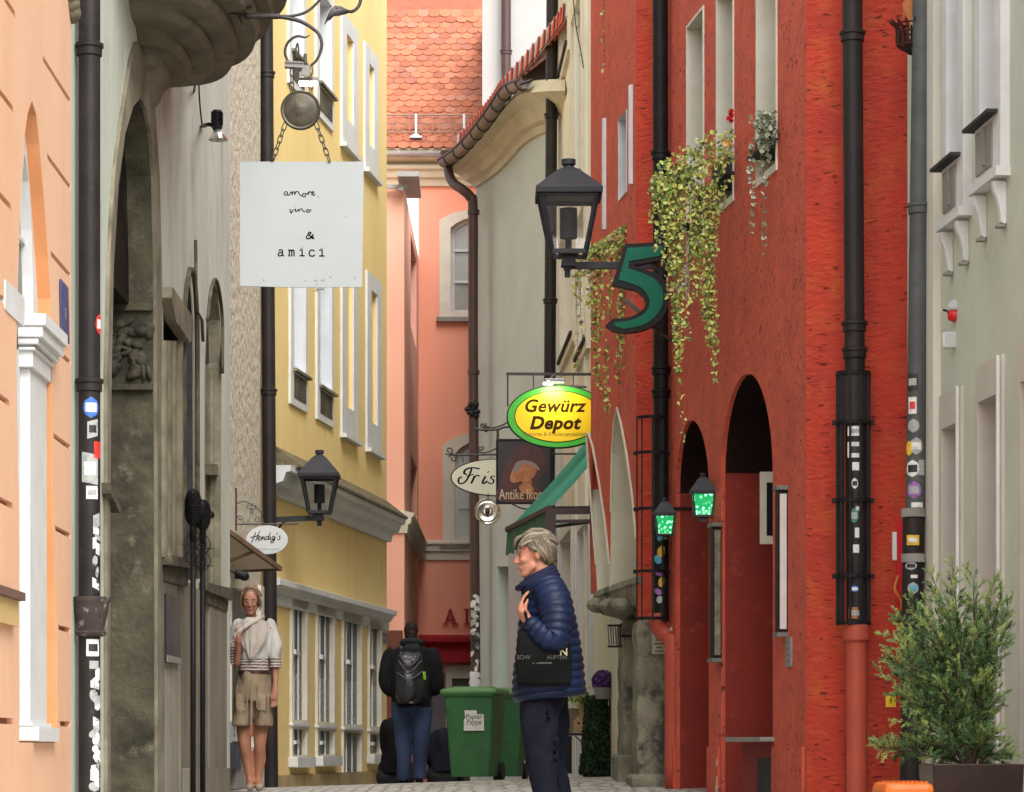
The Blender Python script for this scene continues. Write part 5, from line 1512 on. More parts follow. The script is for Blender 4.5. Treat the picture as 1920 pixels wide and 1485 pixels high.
    # bracket
    k2 = lambda pts, dy=0: [P(430 + x/4.5, y/4.5, Y+.0+dy) for x, y in pts]
    m = MB(); path = smooth_pts(k2([(140,138),(200,140),(300,140),(430,142),(520,158),(600,180),(690,230),(755,290),(780,370),(765,450),(730,515),(690,550)]), 6)
    n = len(path); m.tube(path, [.013 - .008*abs(i/n-.3) for i in range(n)], 8)
    path = smooth_pts(k2([(300,128),(430,135),(540,133),(640,105),(710,55),(760,0),(790,-50)]), 6); m.tube(path, .0085, 8)
    # twisted collar
    for j in range(3):
        m.tube([P(462 + i*1.55, 30.5 + 1.6*math.sin(i*.75 + j*2.1), Y + .018*math.cos(i*.75 + j*2.1)) + Vector((0,0,.012*math.sin(i*.75+j*2.1))) for i in range(40)], .012, 6)
    m.tube(smooth_pts(k2([(680,295),(640,315),(580,305),(530,325),(490,365),(470,430),(482,490),(510,540)]), 6), [.003+.0055*min(1, i/12) for i in range(43)], 8)
    m.tube(smooth_pts(k2([(1105,-60),(1108,0),(1085,60),(1030,98),(960,80),(900,75)]), 6), .010, 8)
    m.tube(smooth_pts(k2([(575,500),(560,430),(575,365),(585,420),(578,500)]), 5), .0055, 6)
    m.tube(k2([(640,455),(640,600)]), .011, 6)
    m.obj('bracket', M_iron, root, smooth=True)
    lf = MB()
    prof = [k2(p) for p in ([(1050,90)]*3, [(1000,70),(990,92),(980,112)], [(940,40),(945,85),(925,128)], [(890,35),(895,90),(880,130)], [(850,70),(855,115),(850,160)], [(830,110),(828,140),(826,172)], [(803,206)]*3)]
    prof = [[p[0] + Vector((0,.03,0)), p[1] + Vector((0,-.015,0)), p[2] + Vector((0,.02,0))] for p in prof]
    lf.loft(prof, caps=False, close=False); lf.obj('leaf', mat('iron_leaf', (.16,.15,.15), .45, (.07,.065,.065), 10, metal=.5), root, smooth=True)
    cl = MB(); cl.box(P(552, 123, Y), (.115,.05,.03), rot=Matrix.Rotation(R(3), 3, 'Y')); cl.box(P(552, 118, Y-.01), (.11,.05,.008), rot=Matrix.Rotation(R(3), 3, 'Y')); cl.box(P(574, 133, Y), (.05,.04,.06)); cl.box(P(566,140,Y),(.03,.03,.03))
    cl.obj('clamp', mat('clamp_steel', (.22,.21,.20), .4, metal=.6), root)
    lm = MB(); lm.box(P(578, 151, Y+.06), (.115,.07,.025)); lo = lm.obj('lamp_housing', M_cement, root)
    g = MB(); g.box(P(578, 156.5, Y+.055), (.105,.06,.016)); g.obj('lamp_lens', mat('lit_lamp', (1,.93,.78), .5, emit=9), lo)
    # tie back to the oriel
    r = MB(); r.tube([P(464, 31, Y), P(430, 24, Y), Vector((-1.35, 16.9, P(0,20,17).z))], .012, 8); r.ball(P(455, 52, Y), .001)
    r.tube(link_pts(P(455, 51, Y), Vector((1,0,0)), Vector((0,0,1)), .05, .03), .004, 6, closed=True); r.tube([P(455,44,Y), P(448,30,Y+.05)], .005, 5)
    r.obj('wall_tie', M_iron, root)
white_sign()

# =============== LANTERNS ===============
def lantern(root, c, s, m_body, wt=.26, wb=.155, h=.42, roof_h=.10, glass=None, bulb=True, lit=None, finial=True):
    """four sided street lantern; c = centre of the glass body's bottom, s scales it"""
    c = Vector(c)
    def sq(w, z, r=0): return [c + Vector((x*w*s, y*w*s, z*s)) for x, y in ((-1,-1),(1,-1),(1,1),(-1,1))]
    f = MB()
    for x, y in ((-1,-1),(1,-1),(1,1),(-1,1)): f.bar(c + Vector((x*wb*s, y*wb*s, 0)), c + Vector((x*wt*s, y*wt*s, h*s)), .030*s)
    for w, z in ((wb, 0), (wt, h)):
        q = sq(w, z)
        for i in range(4): f.bar(q[i], q[(i+1) % 4], .034*s)
    f.loft([sq(.06,-.10), sq(.05,-.03), sq(wb*.6,-.005), sq(wb*.6,.005)])
    fo = f.obj('lantern_frame', m_body, root)
    r = MB(); o = h
    r.loft([sq(wt*1.02, o+.01), sq(wt*1.18, o+.0), sq(wt*1.20, o+.05), sq(wt*1.12, o+.065), sq(.09, o+.05+roof_h*1.55), sq(.045, o+.06+roof_h*1.75)])
    r.obj('lantern_roof', m_body, root, bevel=.006*s)
    if finial:
        q = MB(); z = o+.06+roof_h*1.7; q.lathe(c + Vector((0,0,z*s)), [(.045*s,0),(.04*s,.02*s),(.055*s,.03*s),(.055*s,.07*s),(.0,.075*s)], 12); q.obj('finial', m_body, root, smooth=True, auto=40)
    if bulb:
        b = MB(); b.lathe(c + Vector((0,0,.12*s)), [(.0,0),(.068*s,0),(.068*s,.23*s),(.0,.235*s)], 16); b.lathe(c, [(.025*s,0),(.025*s,.12*s)], 8); b.obj('lamp_cylinder', mat('dark_lamp', (.008,.010,.014), .6, spec=.15), root, smooth=True, auto=40)
    gl = glass
    if gl is not None:
        q0, q1 = sq(wb*.97, .02), sq(wt*.97, h-.02)
        g = MB()
        for i in range(4): g.quad(q0[i], q0[(i+1) % 4], q1[(i+1) % 4], q1[i])
        g.obj('glass', gl, root)
    return fo
def clear_glass():
    m = bpy.data.materials.new('clear_glass'); m.use_nodes = True; t = m.node_tree
    for n in list(t.nodes): t.nodes.remove(n)
    o = t.nodes.new('ShaderNodeOutputMaterial'); mx = t.nodes.new('ShaderNodeMixShader'); tr = t.nodes.new('ShaderNodeBsdfTransparent'); gl = t.nodes.new('ShaderNodeBsdfGlossy')
    tr.inputs[0].default_value = (.985,.98,.98,1); gl.inputs['Roughness'].default_value = .08; gl.inputs[0].default_value = (.9,.85,.85,1)
    mx.inputs[0].default_value = .035
    t.links.new(tr.outputs[0], mx.inputs[1]); t.links.new(gl.outputs[0], mx.inputs[2]); t.links.new(mx.outputs[0], o.inputs[0])
    return m
M_clear = clear_glass()
M_lant = mat('anthracite_cast_iron', (.034,.034,.039), .6, (.025,.025,.029), 10, spec=.3, bump=.2, bscale=60, bdist=.002)
def big_lantern():
    Y = 21.6; s = F/Y
    root = thing('wall_lantern', P(1066, 497, Y), 'large dark four sided street lantern on a straight arm from the red house', 'street lantern', 'street lanterns on wall arms')
    k = 1.0; c = P(1066, 476, Y)
    lantern(root, c, .98, M_lant, wt=.215, wb=.130, h=.43, roof_h=.10, glass=M_clear)
    a = MB(); a.tube([P(1064,478,Y), P(1064,520,Y)], .022, 8); a.box(P(1064,497,Y), (.06,.06,.07))
    a.bar(P(1064,498,Y), Vector((1.50, Y, P(0,498,Y).z)), .045, .05)
    a.obj('bracket', M_lant, root)
big_lantern()
def small_lantern():
    Y = 29.6
    root = thing('wall_lantern', P(600, 975, Y), 'smaller dark street lantern on an arm in front of the yellow house', 'street lantern', 'street lanterns on wall arms')
    lantern(root, P(599, 961, Y), .83, M_lant, wt=.215, wb=.130, h=.43, roof_h=.13, glass=M_clear)
    a = MB(); a.tube([P(599,962,Y), P(599,986,Y)], .025, 8); a.bar(P(599,971,Y), P(497,975,Y), .045, .055); a.bar(P(599,971,Y), P(585,971,Y), .06)
    a.bar(P(536,975,Y), P(522,990,Y+.1), .02)
    a.obj('bracket', M_lant, root)
small_lantern()
def scroll(mb, c, r, turns, a0, sgn, th, grow=.18):
    pts = []
    n = int(18*turns)
    for i in range(n+1):
        a = a0 + sgn*2*math.pi*turns*i/n; rr = r*(grow + (1-grow)*i/n)
        pts.append(c + Vector((math.cos(a)*rr, 0, math.sin(a)*rr)))
    mb.tube(pts, th, 5); return pts[-1]
def script_sign():
    Y = 26.3
    root = thing('hanging_sign', P(500, 1012, Y), "small white oval sign in black script reading Hendig's, under a scrolled bracket", 'sign')
    c = P(501, 1012, Y)
    b = MB(); W = Wall((-3, Y), (3, Y)); u0, z0 = W.uz(501, 1012); s = Y/F
    poly = [(u0 + math.cos(a)*39*s, z0 + math.sin(a)*27*s) for a in [2*math.pi*i/48 for i in range(48)]]
    prism(b, W, poly, -.012, .012); bo = b.obj('board', M_whitepaint, root, bevel=.003)
    k = lambda pts: [W.uz(430 + x/3.16, 600 + y/3.16) for x, y in pts]
    m = MB()
    for st in [[(158,1258),(145,1290),(132,1322)],[(182,1250),(168,1280),(156,1312)],[(125,1290),(150,1284),(176,1276)],[(172,1300),(184,1288),(180,1280),(170,1292),(174,1306),(188,1302)],
               [(188,1302),(196,1284),(194,1304)],[(196,1296),(206,1284),(208,1302),(216,1300)],[(232,1282),(220,1284),(216,1298),(226,1300),(236,1282),(244,1258)],[(236,1282),(234,1300),(244,1298)],[(246,1284),(242,1298),(250,1300)],
               [(270,1282),(258,1284),(254,1298),(264,1298),(272,1284),(264,1312),(252,1322),(246,1312),(272,1300)],[(284,1262),(281,1272)],[(304,1278),(296,1284),(302,1292),(296,1302),(286,1300)]]:
        strokes(m, W, [k(st)], 1, (0,0), .008, 0, .014, taper=False, sub=4)
    m.obj('script_lettering', M_text, bo)
    m = MB()
    for i in range(16):
        if i != 9: m.box(W.w(u0-.11+i*.0145, z0-.088, .0135), (.009,.002,.010 if i % 3 else .014))
    m.obj('small_lettering', mat('grey_lettering', (.3,.3,.3), .7), bo)
    br = MB(); y_ = lambda px, py: P(px, py, Y)
    br.tube([y_(443,983), y_(560,982)], .008, 6); br.tube([y_(443,915), y_(443,995)], .008, 6); br.tube([y_(480,984), y_(480,990)], .004, 4); br.tube([y_(519,984), y_(519,990)], .004, 4)
    br.tube(smooth_pts([y_(443,945), y_(458,940), y_(478,950), y_(490,962), y_(494,980)], 5), .005, 5)
    for cx, cy, r, a, sg in [(466,950,.032,0,1),(477,950,.032,3,-1),(471,960,.026,1,1),(450,972,.03,2,1),(484,975,.03,2,-1)]: scroll(br, y_(cx,cy), r, 1.2, a, sg, .0045)
    br.tube([y_(443,918), Vector((WC.w(0,0).x, Y, y_(0,918).z))], .006, 4); br.tube([y_(443,984), Vector((WC.w(0,0).x, Y, y_(0,984).z))], .006, 4)
    br.obj('bracket', M_iron, root)
script_sign()

# =============== FIGURE FIVE SIGN ===============
def five():
    Y = 21.2; W = Wall((-3, Y), (3, Y))
    k = lambda pts: [W.uz(1080 + x/3.229, 440 + y/3.229) for x, y in pts]
    root = thing('number_sign', P(1195, 540, Y), 'big green figure 5 with black outline, in front of a black pipe', 'sign')
    def sm(pts, idx):   # smooth the curved run of an outline
        return pts
    outer = [(298,55),(550,42),(530,152),(420,172),(352,186),(440,216),(512,250),(552,310),(562,390),(545,460),(505,520),(450,560),(380,584),(300,594),(228,584),(178,550),(222,508),(290,504),(350,490),(400,458),(420,418),(408,375),(365,335),(300,322),(216,302)]
    green = [(312,80),(528,68),(508,128),(400,148),(322,160),(316,205),(400,232),(470,266),(515,315),(528,385),(512,450),(475,500),(420,540),(350,562),(290,570),(238,556),(232,532),(290,526),(360,508),(418,472),(446,422),(436,370),(395,322),(330,294),(258,272)]
    def rs(pts, a, b):
        mid = [(p.x, p.y) for p in smooth_pts([(x, y, 0) for x, y in pts[a:b]], 4)]
        return pts[:a] + mid + pts[b:]
    outer = rs(rs(outer, 16, 23), 4, 14); green = rs(rs(green, 16, 24), 5, 15)
    b = MB(); prism(b, W, k(outer), -.09, .0); b.obj('sign_box', M_black, root, bevel=.004)
    g = MB(); prism(g, W, k(green), .001, .006); g.obj('sign_face', mat('bottle_green_enamel', (.002,.13,.075), .5, (.001,.10,.055), 5, spec=.2), root)
    s = MB(); s.bar(P(1205,600,Y+.05), P(1262,640,Y+.35), .02); s.bar(P(1168,560,Y+.05), P(1215,596,Y+.06), .025); s.bar(P(1225,497,Y+.05), P(1250,497,Y+.4), .03); s.obj('strut', M_iron, root)
five()
def bracket_meter():
    Y = 20.9; root = thing('sign_bracket', P(1287, 530, Y), 'light grey upright plate on a short arm on the red wall, right of the 5', 'bracket')
    m = MB(); W = Wall((0, Y), (5, Y)); prism(m, W, W.poly([(1284,498),(1292,492),(1292,572),(1285,564)]), -.02, .02); m.obj('plate', M_cement, root, bevel=.003)
    m = MB(); m.bar(P(1270,533,Y), P(1286,533,Y), .035,.02); m.ball(P(1276,543,Y), (.03,.03,.03), 10, 8); m.obj('arm', M_whitepaint, root)
bracket_meter()

# =============== OVAL SHOP SIGN WITH LAMP ===============
def oval_sign():
    Y = 26.6; W = Wall((-3, Y), (5, Y)); s = Y/F; u0, z0 = W.uz(1046, 781)
    root = thing('hanging_sign', P(1046, 781, Y), 'lit yellow and green oval sign reading Gewürz Depot, beside the red bay', 'sign')
    el = lambda rx, ry, n=56: [(u0 + math.cos(a)*rx*s, z0 + math.sin(a)*ry*s) for a in [2*math.pi*i/n for i in range(n)]]
    b = MB(); prism(b, W, el(96.5, 59.5), -.06, .0); bo = b.obj('sign_box', M_black, root)
    g = MB(); prism(g, W, el(94, 57.5), .001, .004); g.obj('green_border', mat('bright_green_film', (.05,.42,.03), .4, emit=.0), bo)
    g = MB(); prism(g, W, el(81.5, 48.5), .0045, .006); g.obj('black_line', M_text, bo)
    g = MB(); prism(g, W, el(80, 47), .0065, .008); g.obj('yellow_field', mat('yellow_film', (.90,.56,.0), .4), bo)
    t = MB(); text_obj(t, W, 'Gewürz', 33*s, (W.uz(1038,773)[0], W.uz(0,772)[1]), .010, sx=1.02, slant=.25, bold=.004, space=1.05)
    text_obj(t, W, 'Depot', 33*s, (W.uz(1039,773)[0], W.uz(0,804)[1]), .010, sx=1.04, slant=.25, bold=.006, space=1.05); t.obj('lettering', mat('brown_black_lettering', (.035,.015,.0), .6), bo)
    t = MB(); text_obj(t, W, 'Gewürze & Kräuterspezialitäten', 10.5*s, (W.uz(1043,773)[0], W.uz(0,817)[1]), .010, sx=.92, slant=.2); t.obj('small_lettering', mat('olive_lettering', (.25,.16,.0), .6), bo)
    f = MB(); f.bar(P(949,701,Y), Vector((1.25, Y, P(0,702,Y).z)), .025); f.tube([P(952,700,Y), P(952,762,Y)], .008, 6)
    f.tube([P(1000,702,Y), P(1000,728,Y)], .006, 5); f.tube([P(1075,702,Y), P(1075,728,Y)], .006, 5); f.bar(P(1068,724,Y), P(1100,726,Y), .02)
    f.obj('bracket', M_iron, root)
    l = MB(); l.box(P(1040, 715, Y-.12), (.19,.12,.04)); l.tube([P(1032,710,Y-.12), P(1040,701,Y)], .01, 6); lo = l.obj('lamp_housing', mat('steel_lamp', (.30,.30,.30), .3, metal=.7), root, bevel=.008)
    l = MB(); l.box(P(1028, 719, Y-.13), (.09,.09,.012)); l.ball(P(1028, 717, Y-.17), .018, 8, 6); l.obj('lamp_lens', mat('lit_lamp', (1,.93,.78)), lo)
    li = bpy.data.lights.new('sign_lamp', 'AREA'); li.energy = 1.1; li.color = (1,.9,.62); li.shape = 'RECTANGLE'; li.size = .16; li.size_y = .06
    o = bpy.data.objects.new('sign_lamp', li); COL.objects.link(o); o.parent = root
    p = P(1040, 722, Y-.22) - Vector(root.location); o.location = p
    tgt = P(1042, 775, Y) - Vector(root.location); o.rotation_euler = (tgt - p).to_track_quat('-Z', 'Y').to_euler()
oval_sign()

def picture_sign():
    Y = 28.6; W = Wall((-3, Y), (5, Y))
    root = thing('hanging_sign', P(983, 884, Y), 'dark square picture sign of a hooded figure lettered Antike Ikonen, half behind the green awning', 'sign')
    b = MB(); prism(b, W, W.poly([(930,823),(1037,823),(1037,945),(930,945)]), -.04, 0); bo = b.obj('frame', M_black, root)
    k = lambda pts: W.poly([(800 + x/3.908, 680 + y/3.908) for x, y in pts])
    def shape(name, pts, o, m, sub=3):
        mm = MB(); q = [(p.x, p.y) for p in smooth_pts([(x, y, 0) for x, y in pts], sub, closed=True)]
        prism(mm, W, k(q), o, o+.002); mm.obj(name, m, bo)
    mm = MB(); prism(mm, W, k([(524,578),(905,578),(905,1022),(524,1022)]), .001, .003); mm.obj('ground_panel', mat('night_brown', (.030,.022,.025), .5), bo)
    shape('cloak', [(560,820),(590,720),(650,625),(740,600),(830,630),(875,720),(870,800),(820,850),(800,900),(870,960),(900,1015),(530,1015),(530,900)], .0035, mat('maroon_cloak', (.095,.030,.028), .6, (.06,.02,.02), 8))
    shape('face', [(640,760),(690,730),(760,735),(810,770),(790,830),(740,870),(690,870),(630,880),(610,850)], .006, mat('ochre_face', (.52,.20,.075), .6, (.30,.10,.04), 12))
    shape('veil', [(650,740),(700,715),(780,730),(825,775),(815,785),(760,750),(690,745),(655,780)], .0085, mat('grey_veil', (.25,.20,.17), .6))
    shape('hair', [(640,770),(665,745),(690,750),(670,790),(640,800)], .0088, mat('grey_hair_paint', (.20,.19,.18), .6))
    shape('hand', [(675,910),(720,880),(770,900),(785,960),(740,965),(700,950)], .0062, mat('ochre_face', (.52,.20,.075)))
    shape('neck', [(700,860),(760,850),(770,890),(710,900)], .0058, mat('shade_ochre', (.32,.11,.04), .6))
    t = MB(); u, z = k([(530,1010)])[0]; text_obj(t, W, 'Antike Ikonen', .150, (u, z+.012), .011, sx=.62, align='LEFT'); t.obj('lettering', mat('cream_lettering', (.62,.45,.27), .6), bo)
    br = MB(); y_ = lambda px, py, d=0: P(px, py, Y+d)
    br.tube(smooth_pts([y_(888,803), y_(905,806), y_(935,805), y_(960,800), Vector((1.1, Y, y_(0,797).z))], 4), .012, 6)
    br.tube([y_(933,806), y_(933,826)], .015, 5); br.tube([y_(1010,803), y_(1010,826)], .012, 5)
    br.tube(smooth_pts([y_(905,797), y_(925,802), y_(950,793), y_(960,780)], 4), .009, 5)
    scroll(br, y_(905,797), .035, 1.1, 0, 1, .008); scroll(br, y_(912,806), .03, 1.2, 1, -1, .01)
    br.tube(smooth_pts([y_(960,945), y_(975,952), y_(990,955)], 4), .008, 5)
    br.obj('bracket', M_iron, root)
picture_sign()
def barber_sign():
    Y = 32.0; W = Wall((-3, Y), (5, Y)); s = Y/F; u0, z0 = W.uz(930, 895)
    root = thing('hanging_sign', P(930, 895, Y), 'cream oval sign with curly black script beginning Fris, left of the hooded picture', 'sign')
    el = lambda rx, ry, n=56: [(u0 + math.cos(a)*rx*s, z0 + math.sin(a)*ry*s) for a in [2*math.pi*i/n for i in range(n)]]
    b = MB(); prism(b, W, el(85.5, 35), -.03, 0); bo = b.obj('board', M_black, root)
    b = MB(); prism(b, W, el(83, 33.2), .001, .005); b.obj('face', mat('cream_enamel', (.66,.64,.50), .4, (.60,.58,.45), 3), bo)
    k = lambda pts: [W.uz(800 + x/3.908, 680 + y/3.908) for x, y in pts]
    m = MB()
    for st, w in [([(390,778),(330,770),(285,785),(275,810),(295,820)], .026), ([(330,775),(315,820),(285,870),(250,888),(232,870),(240,845),(262,838)], .022), ([(290,832),(320,825),(345,820)], .016),
               ([(352,830),(340,858),(326,886)], .024), ([(340,856),(358,832),(376,826),(386,834)], .020),
               ([(432,832),(416,862),(410,882),(424,884),(446,868)], .024), ([(450,798),(453,803)], .030), ([(500,835),(480,832),(470,845),(490,862),(485,882),(462,886),(452,876)], .018),
               ([(540,835),(520,845),(516,870),(530,884),(552,872)], .018), ([(590,835),(582,875),(604,884)], .018), ([(640,832),(630,884)], .018), ([(640,850),(660,832),(672,838)], .018)]:
        strokes(m, W, [k(st)], 1, (0,0), w, 0, .007, taper=True, sub=5)
    m.obj('script_lettering', M_text, bo)
    br = MB(); y_ = lambda px, py: P(px, py, Y)
    br.tube(smooth_pts([y_(842,850), y_(860,853), y_(940,852), y_(1030,851)], 4), .012, 6); br.tube([y_(1030,851), Vector((1.15, Y, y_(0,851).z))], .012, 6)
    scroll(br, y_(842,845), .05, 1.2, -1.2, -1, .009); scroll(br, y_(849,860), .045, 1.2, 1.5, 1, .009)
    br.tube(smooth_pts([y_(893,845), y_(905,849), y_(920,846), y_(935,838)], 4), .009, 5); scroll(br, y_(901,840), .035, 1.1, 0, 1, .008)
    br.tube([y_(866,853), y_(869,868)], .006, 5); br.tube([y_(980,853), y_(980,866)], .006, 5)
    br.obj('bracket', M_iron, root)
    r2 = thing('barber_basin', P(914, 960, Y), 'round polished silver barber basin hanging under the cream oval sign', 'basin')
    c = P(914, 959, Y); n = 36
    prof = [(.0,-.02),(.04,-.02),(.05,.0),(.075,.045),(.10,.035),(.115,.0),(.135,-.01),(.148,.01),(.148,.018),(.13,.02),(.0,.03)]
    rings = [[c + Vector((math.cos(a)*max(r,.001), o, math.sin(a)*max(r,.001))) for a in [2*math.pi*i/n for i in range(n)]] for r, o in prof]
    d = MB(); d.loft(rings); d.obj('bowl', mat('polished_silver', (.72,.69,.64), .16, metal=1.0), r2, smooth=True, auto=50)
    d = MB(); d.ball(c + Vector((0,-.02,0)), (.03,.02,.05), 12, 8); d.obj('boss', mat('dark_boss', (.06,.06,.065), .3, metal=.6), r2, smooth=True)
    d = MB(); chain(d, c + Vector((0,0,.14)), c + Vector((.02,0,.24)), .04, .02, .004); d.obj('chain', M_iron, r2)
barber_sign()

# =============== GREEN AWNING ===============
def green_awning():
    root = thing('awning', (1.2, 26.5, 2.5), 'teal green fabric awning sloping from the ivory house over the lane', 'awning')
    z = 2.12; N_, F_ = Vector((.628, 25.25, z)), Vector((.266, 27.8, z))
    NB, FB = Vector((1.27, 25.25, z+.78)), Vector((1.26, 27.8, z+1.15))
    c = MB(); rings = []
    for i in range(13):
        t = i/12; a, b = N_.lerp(F_, t), NB.lerp(FB, t)
        sag = .03*math.sin(math.pi*((t*3) % 1.0))
        rings.append([a.lerp(b, k/8) - Vector((0,0,(sag+.04)*math.sin(math.pi*k/8))) for k in range(9)])
    c.loft(rings, caps=False, close=False)
    m = mat('teal_canvas', (.09,.42,.33), .8, (.07,.36,.28), 4, bump=.2, bscale=50, bdist=.003)
    tt = m.node_tree; b = tt.nodes['Principled BSDF']; out = [n for n in tt.nodes if n.type == 'OUTPUT_MATERIAL'][0]
    tl = tt.nodes.new('ShaderNodeBsdfTranslucent'); tl.inputs[0].default_value = (.16,.70,.55,1); mx = tt.nodes.new('ShaderNodeMixShader'); mx.inputs[0].default_value = .55
    tt.links.new(b.outputs[0], mx.inputs[1]); tt.links.new(tl.outputs[0], mx.inputs[2]); tt.links.new(mx.outputs[0], out.inputs[0])
    c.obj('canopy', m, root, smooth=True)
    v = MB(); pts = []
    rings = []
    n = 26
    for i in range(n+1):
        t = i/n; p = N_.lerp(F_, t); dr = .235 + .03*((i % 2))
        o = Vector((-.012*math.sin(i*1.3), 0, 0)); rings.append([p, p + o + Vector((0,0,-dr*.5)), p + o*2 + Vector((0,0,-dr))])
    v.loft(rings, caps=False, close=False)
    sd = [N_.lerp(NB, t) for t in (0, .15, .3)]
    v.obj('valance', mat('dark_green_canvas', (.04,.12,.08), .85, (.07,.17,.11), 5), root, smooth=True)
    f = MB(); f.bar(N_, F_, .045); f.bar(N_ + Vector((0,.02,-.03)), Vector((1.3, 25.27, z-.02)), .05, .055); f.bar(N_ + Vector((.0,.02,-.12)), Vector((1.3, 25.27, z-.11)), .025, .03); f.bar(F_ + Vector((0,0,-.03)), Vector((1.26, 27.8, z+.1)), .03)
    f.bar(N_ + Vector((.0,.02,0)), N_ + Vector((.0,.02,-.38)), .09, .06)
    f.bar(N_ + Vector((.02,.4,.03)), Vector((1.3, 25.7, z+.04)), .05, .03)
    f.obj('frame', mat('awning_frame', (.045,.022,.018), .5), root)
green_awning()

# =============== GREEN LIT LANTERNS AND MENU CASES ===============
def green_glow():
    m = bpy.data.materials.new('lit_green_glass'); m.use_nodes = True; t = m.node_tree; b = t.nodes['Principled BSDF']
    tc = t.nodes.new('ShaderNodeTexCoord'); v = t.nodes.new('ShaderNodeTexVoronoi'); v.inputs['Scale'].default_value = 42
    r = t.nodes.new('ShaderNodeValToRGB'); r.color_ramp.elements[0].color = (.45,1,.65,1); r.color_ramp.elements[1].color = (.0,.13,.035,1); r.color_ramp.elements[1].position = .55
    t.links.new(tc.outputs['Object'], v.inputs['Vector']); t.links.new(v.outputs['Distance'], r.inputs[0]); t.links.new(r.outputs[0], b.inputs['Emission Color']); b.inputs['Emission Strength'].default_value = 1.1
    b.inputs['Base Color'].default_value = (.0,.3,.08,1); return m
M_glow = green_glow()
def glow_lantern(cx, by, ty, Y, label, sc):
    root = thing('glowing_lantern', P(cx, by, Y), label, 'lantern', 'green glowing lanterns by the red arches')
    h = (by-ty)*Y/F
    w = h*.30
    c = P(cx, by, Y)
    lantern(root, c, h/.42, mat('blue_black_iron', (.022,.024,.03), .45), wt=.20, wb=.15, h=.42, roof_h=.14, glass=None, bulb=False)
    g = MB(); q0 = [c + Vector((x*h*.33, y*h*.33, .01)) for x, y in ((-1,-1),(1,-1),(1,1),(-1,1))]; q1 = [c + Vector((x*h*.44, y*h*.44, h-.01)) for x, y in ((-1,-1),(1,-1),(1,1),(-1,1))]
    g.loft([q0, q1]); g.obj('lit_glass', M_glow, root)
    u = WI.uz(cx+20, by)
    a = MB(); a.bar(c + Vector((0,0,h*1.35)), c + Vector((.35,.04,h*1.35)), .02); a.obj('bracket', M_black, root)
glow_lantern(1246, 1003, 966, 21.9, 'green glowing lantern beside the caged black downpipe, the lower one', 1)
glow_lantern(1318, 968, 925, 20.55, 'green glowing lantern between the two arches of the red house, the upper one', 1)
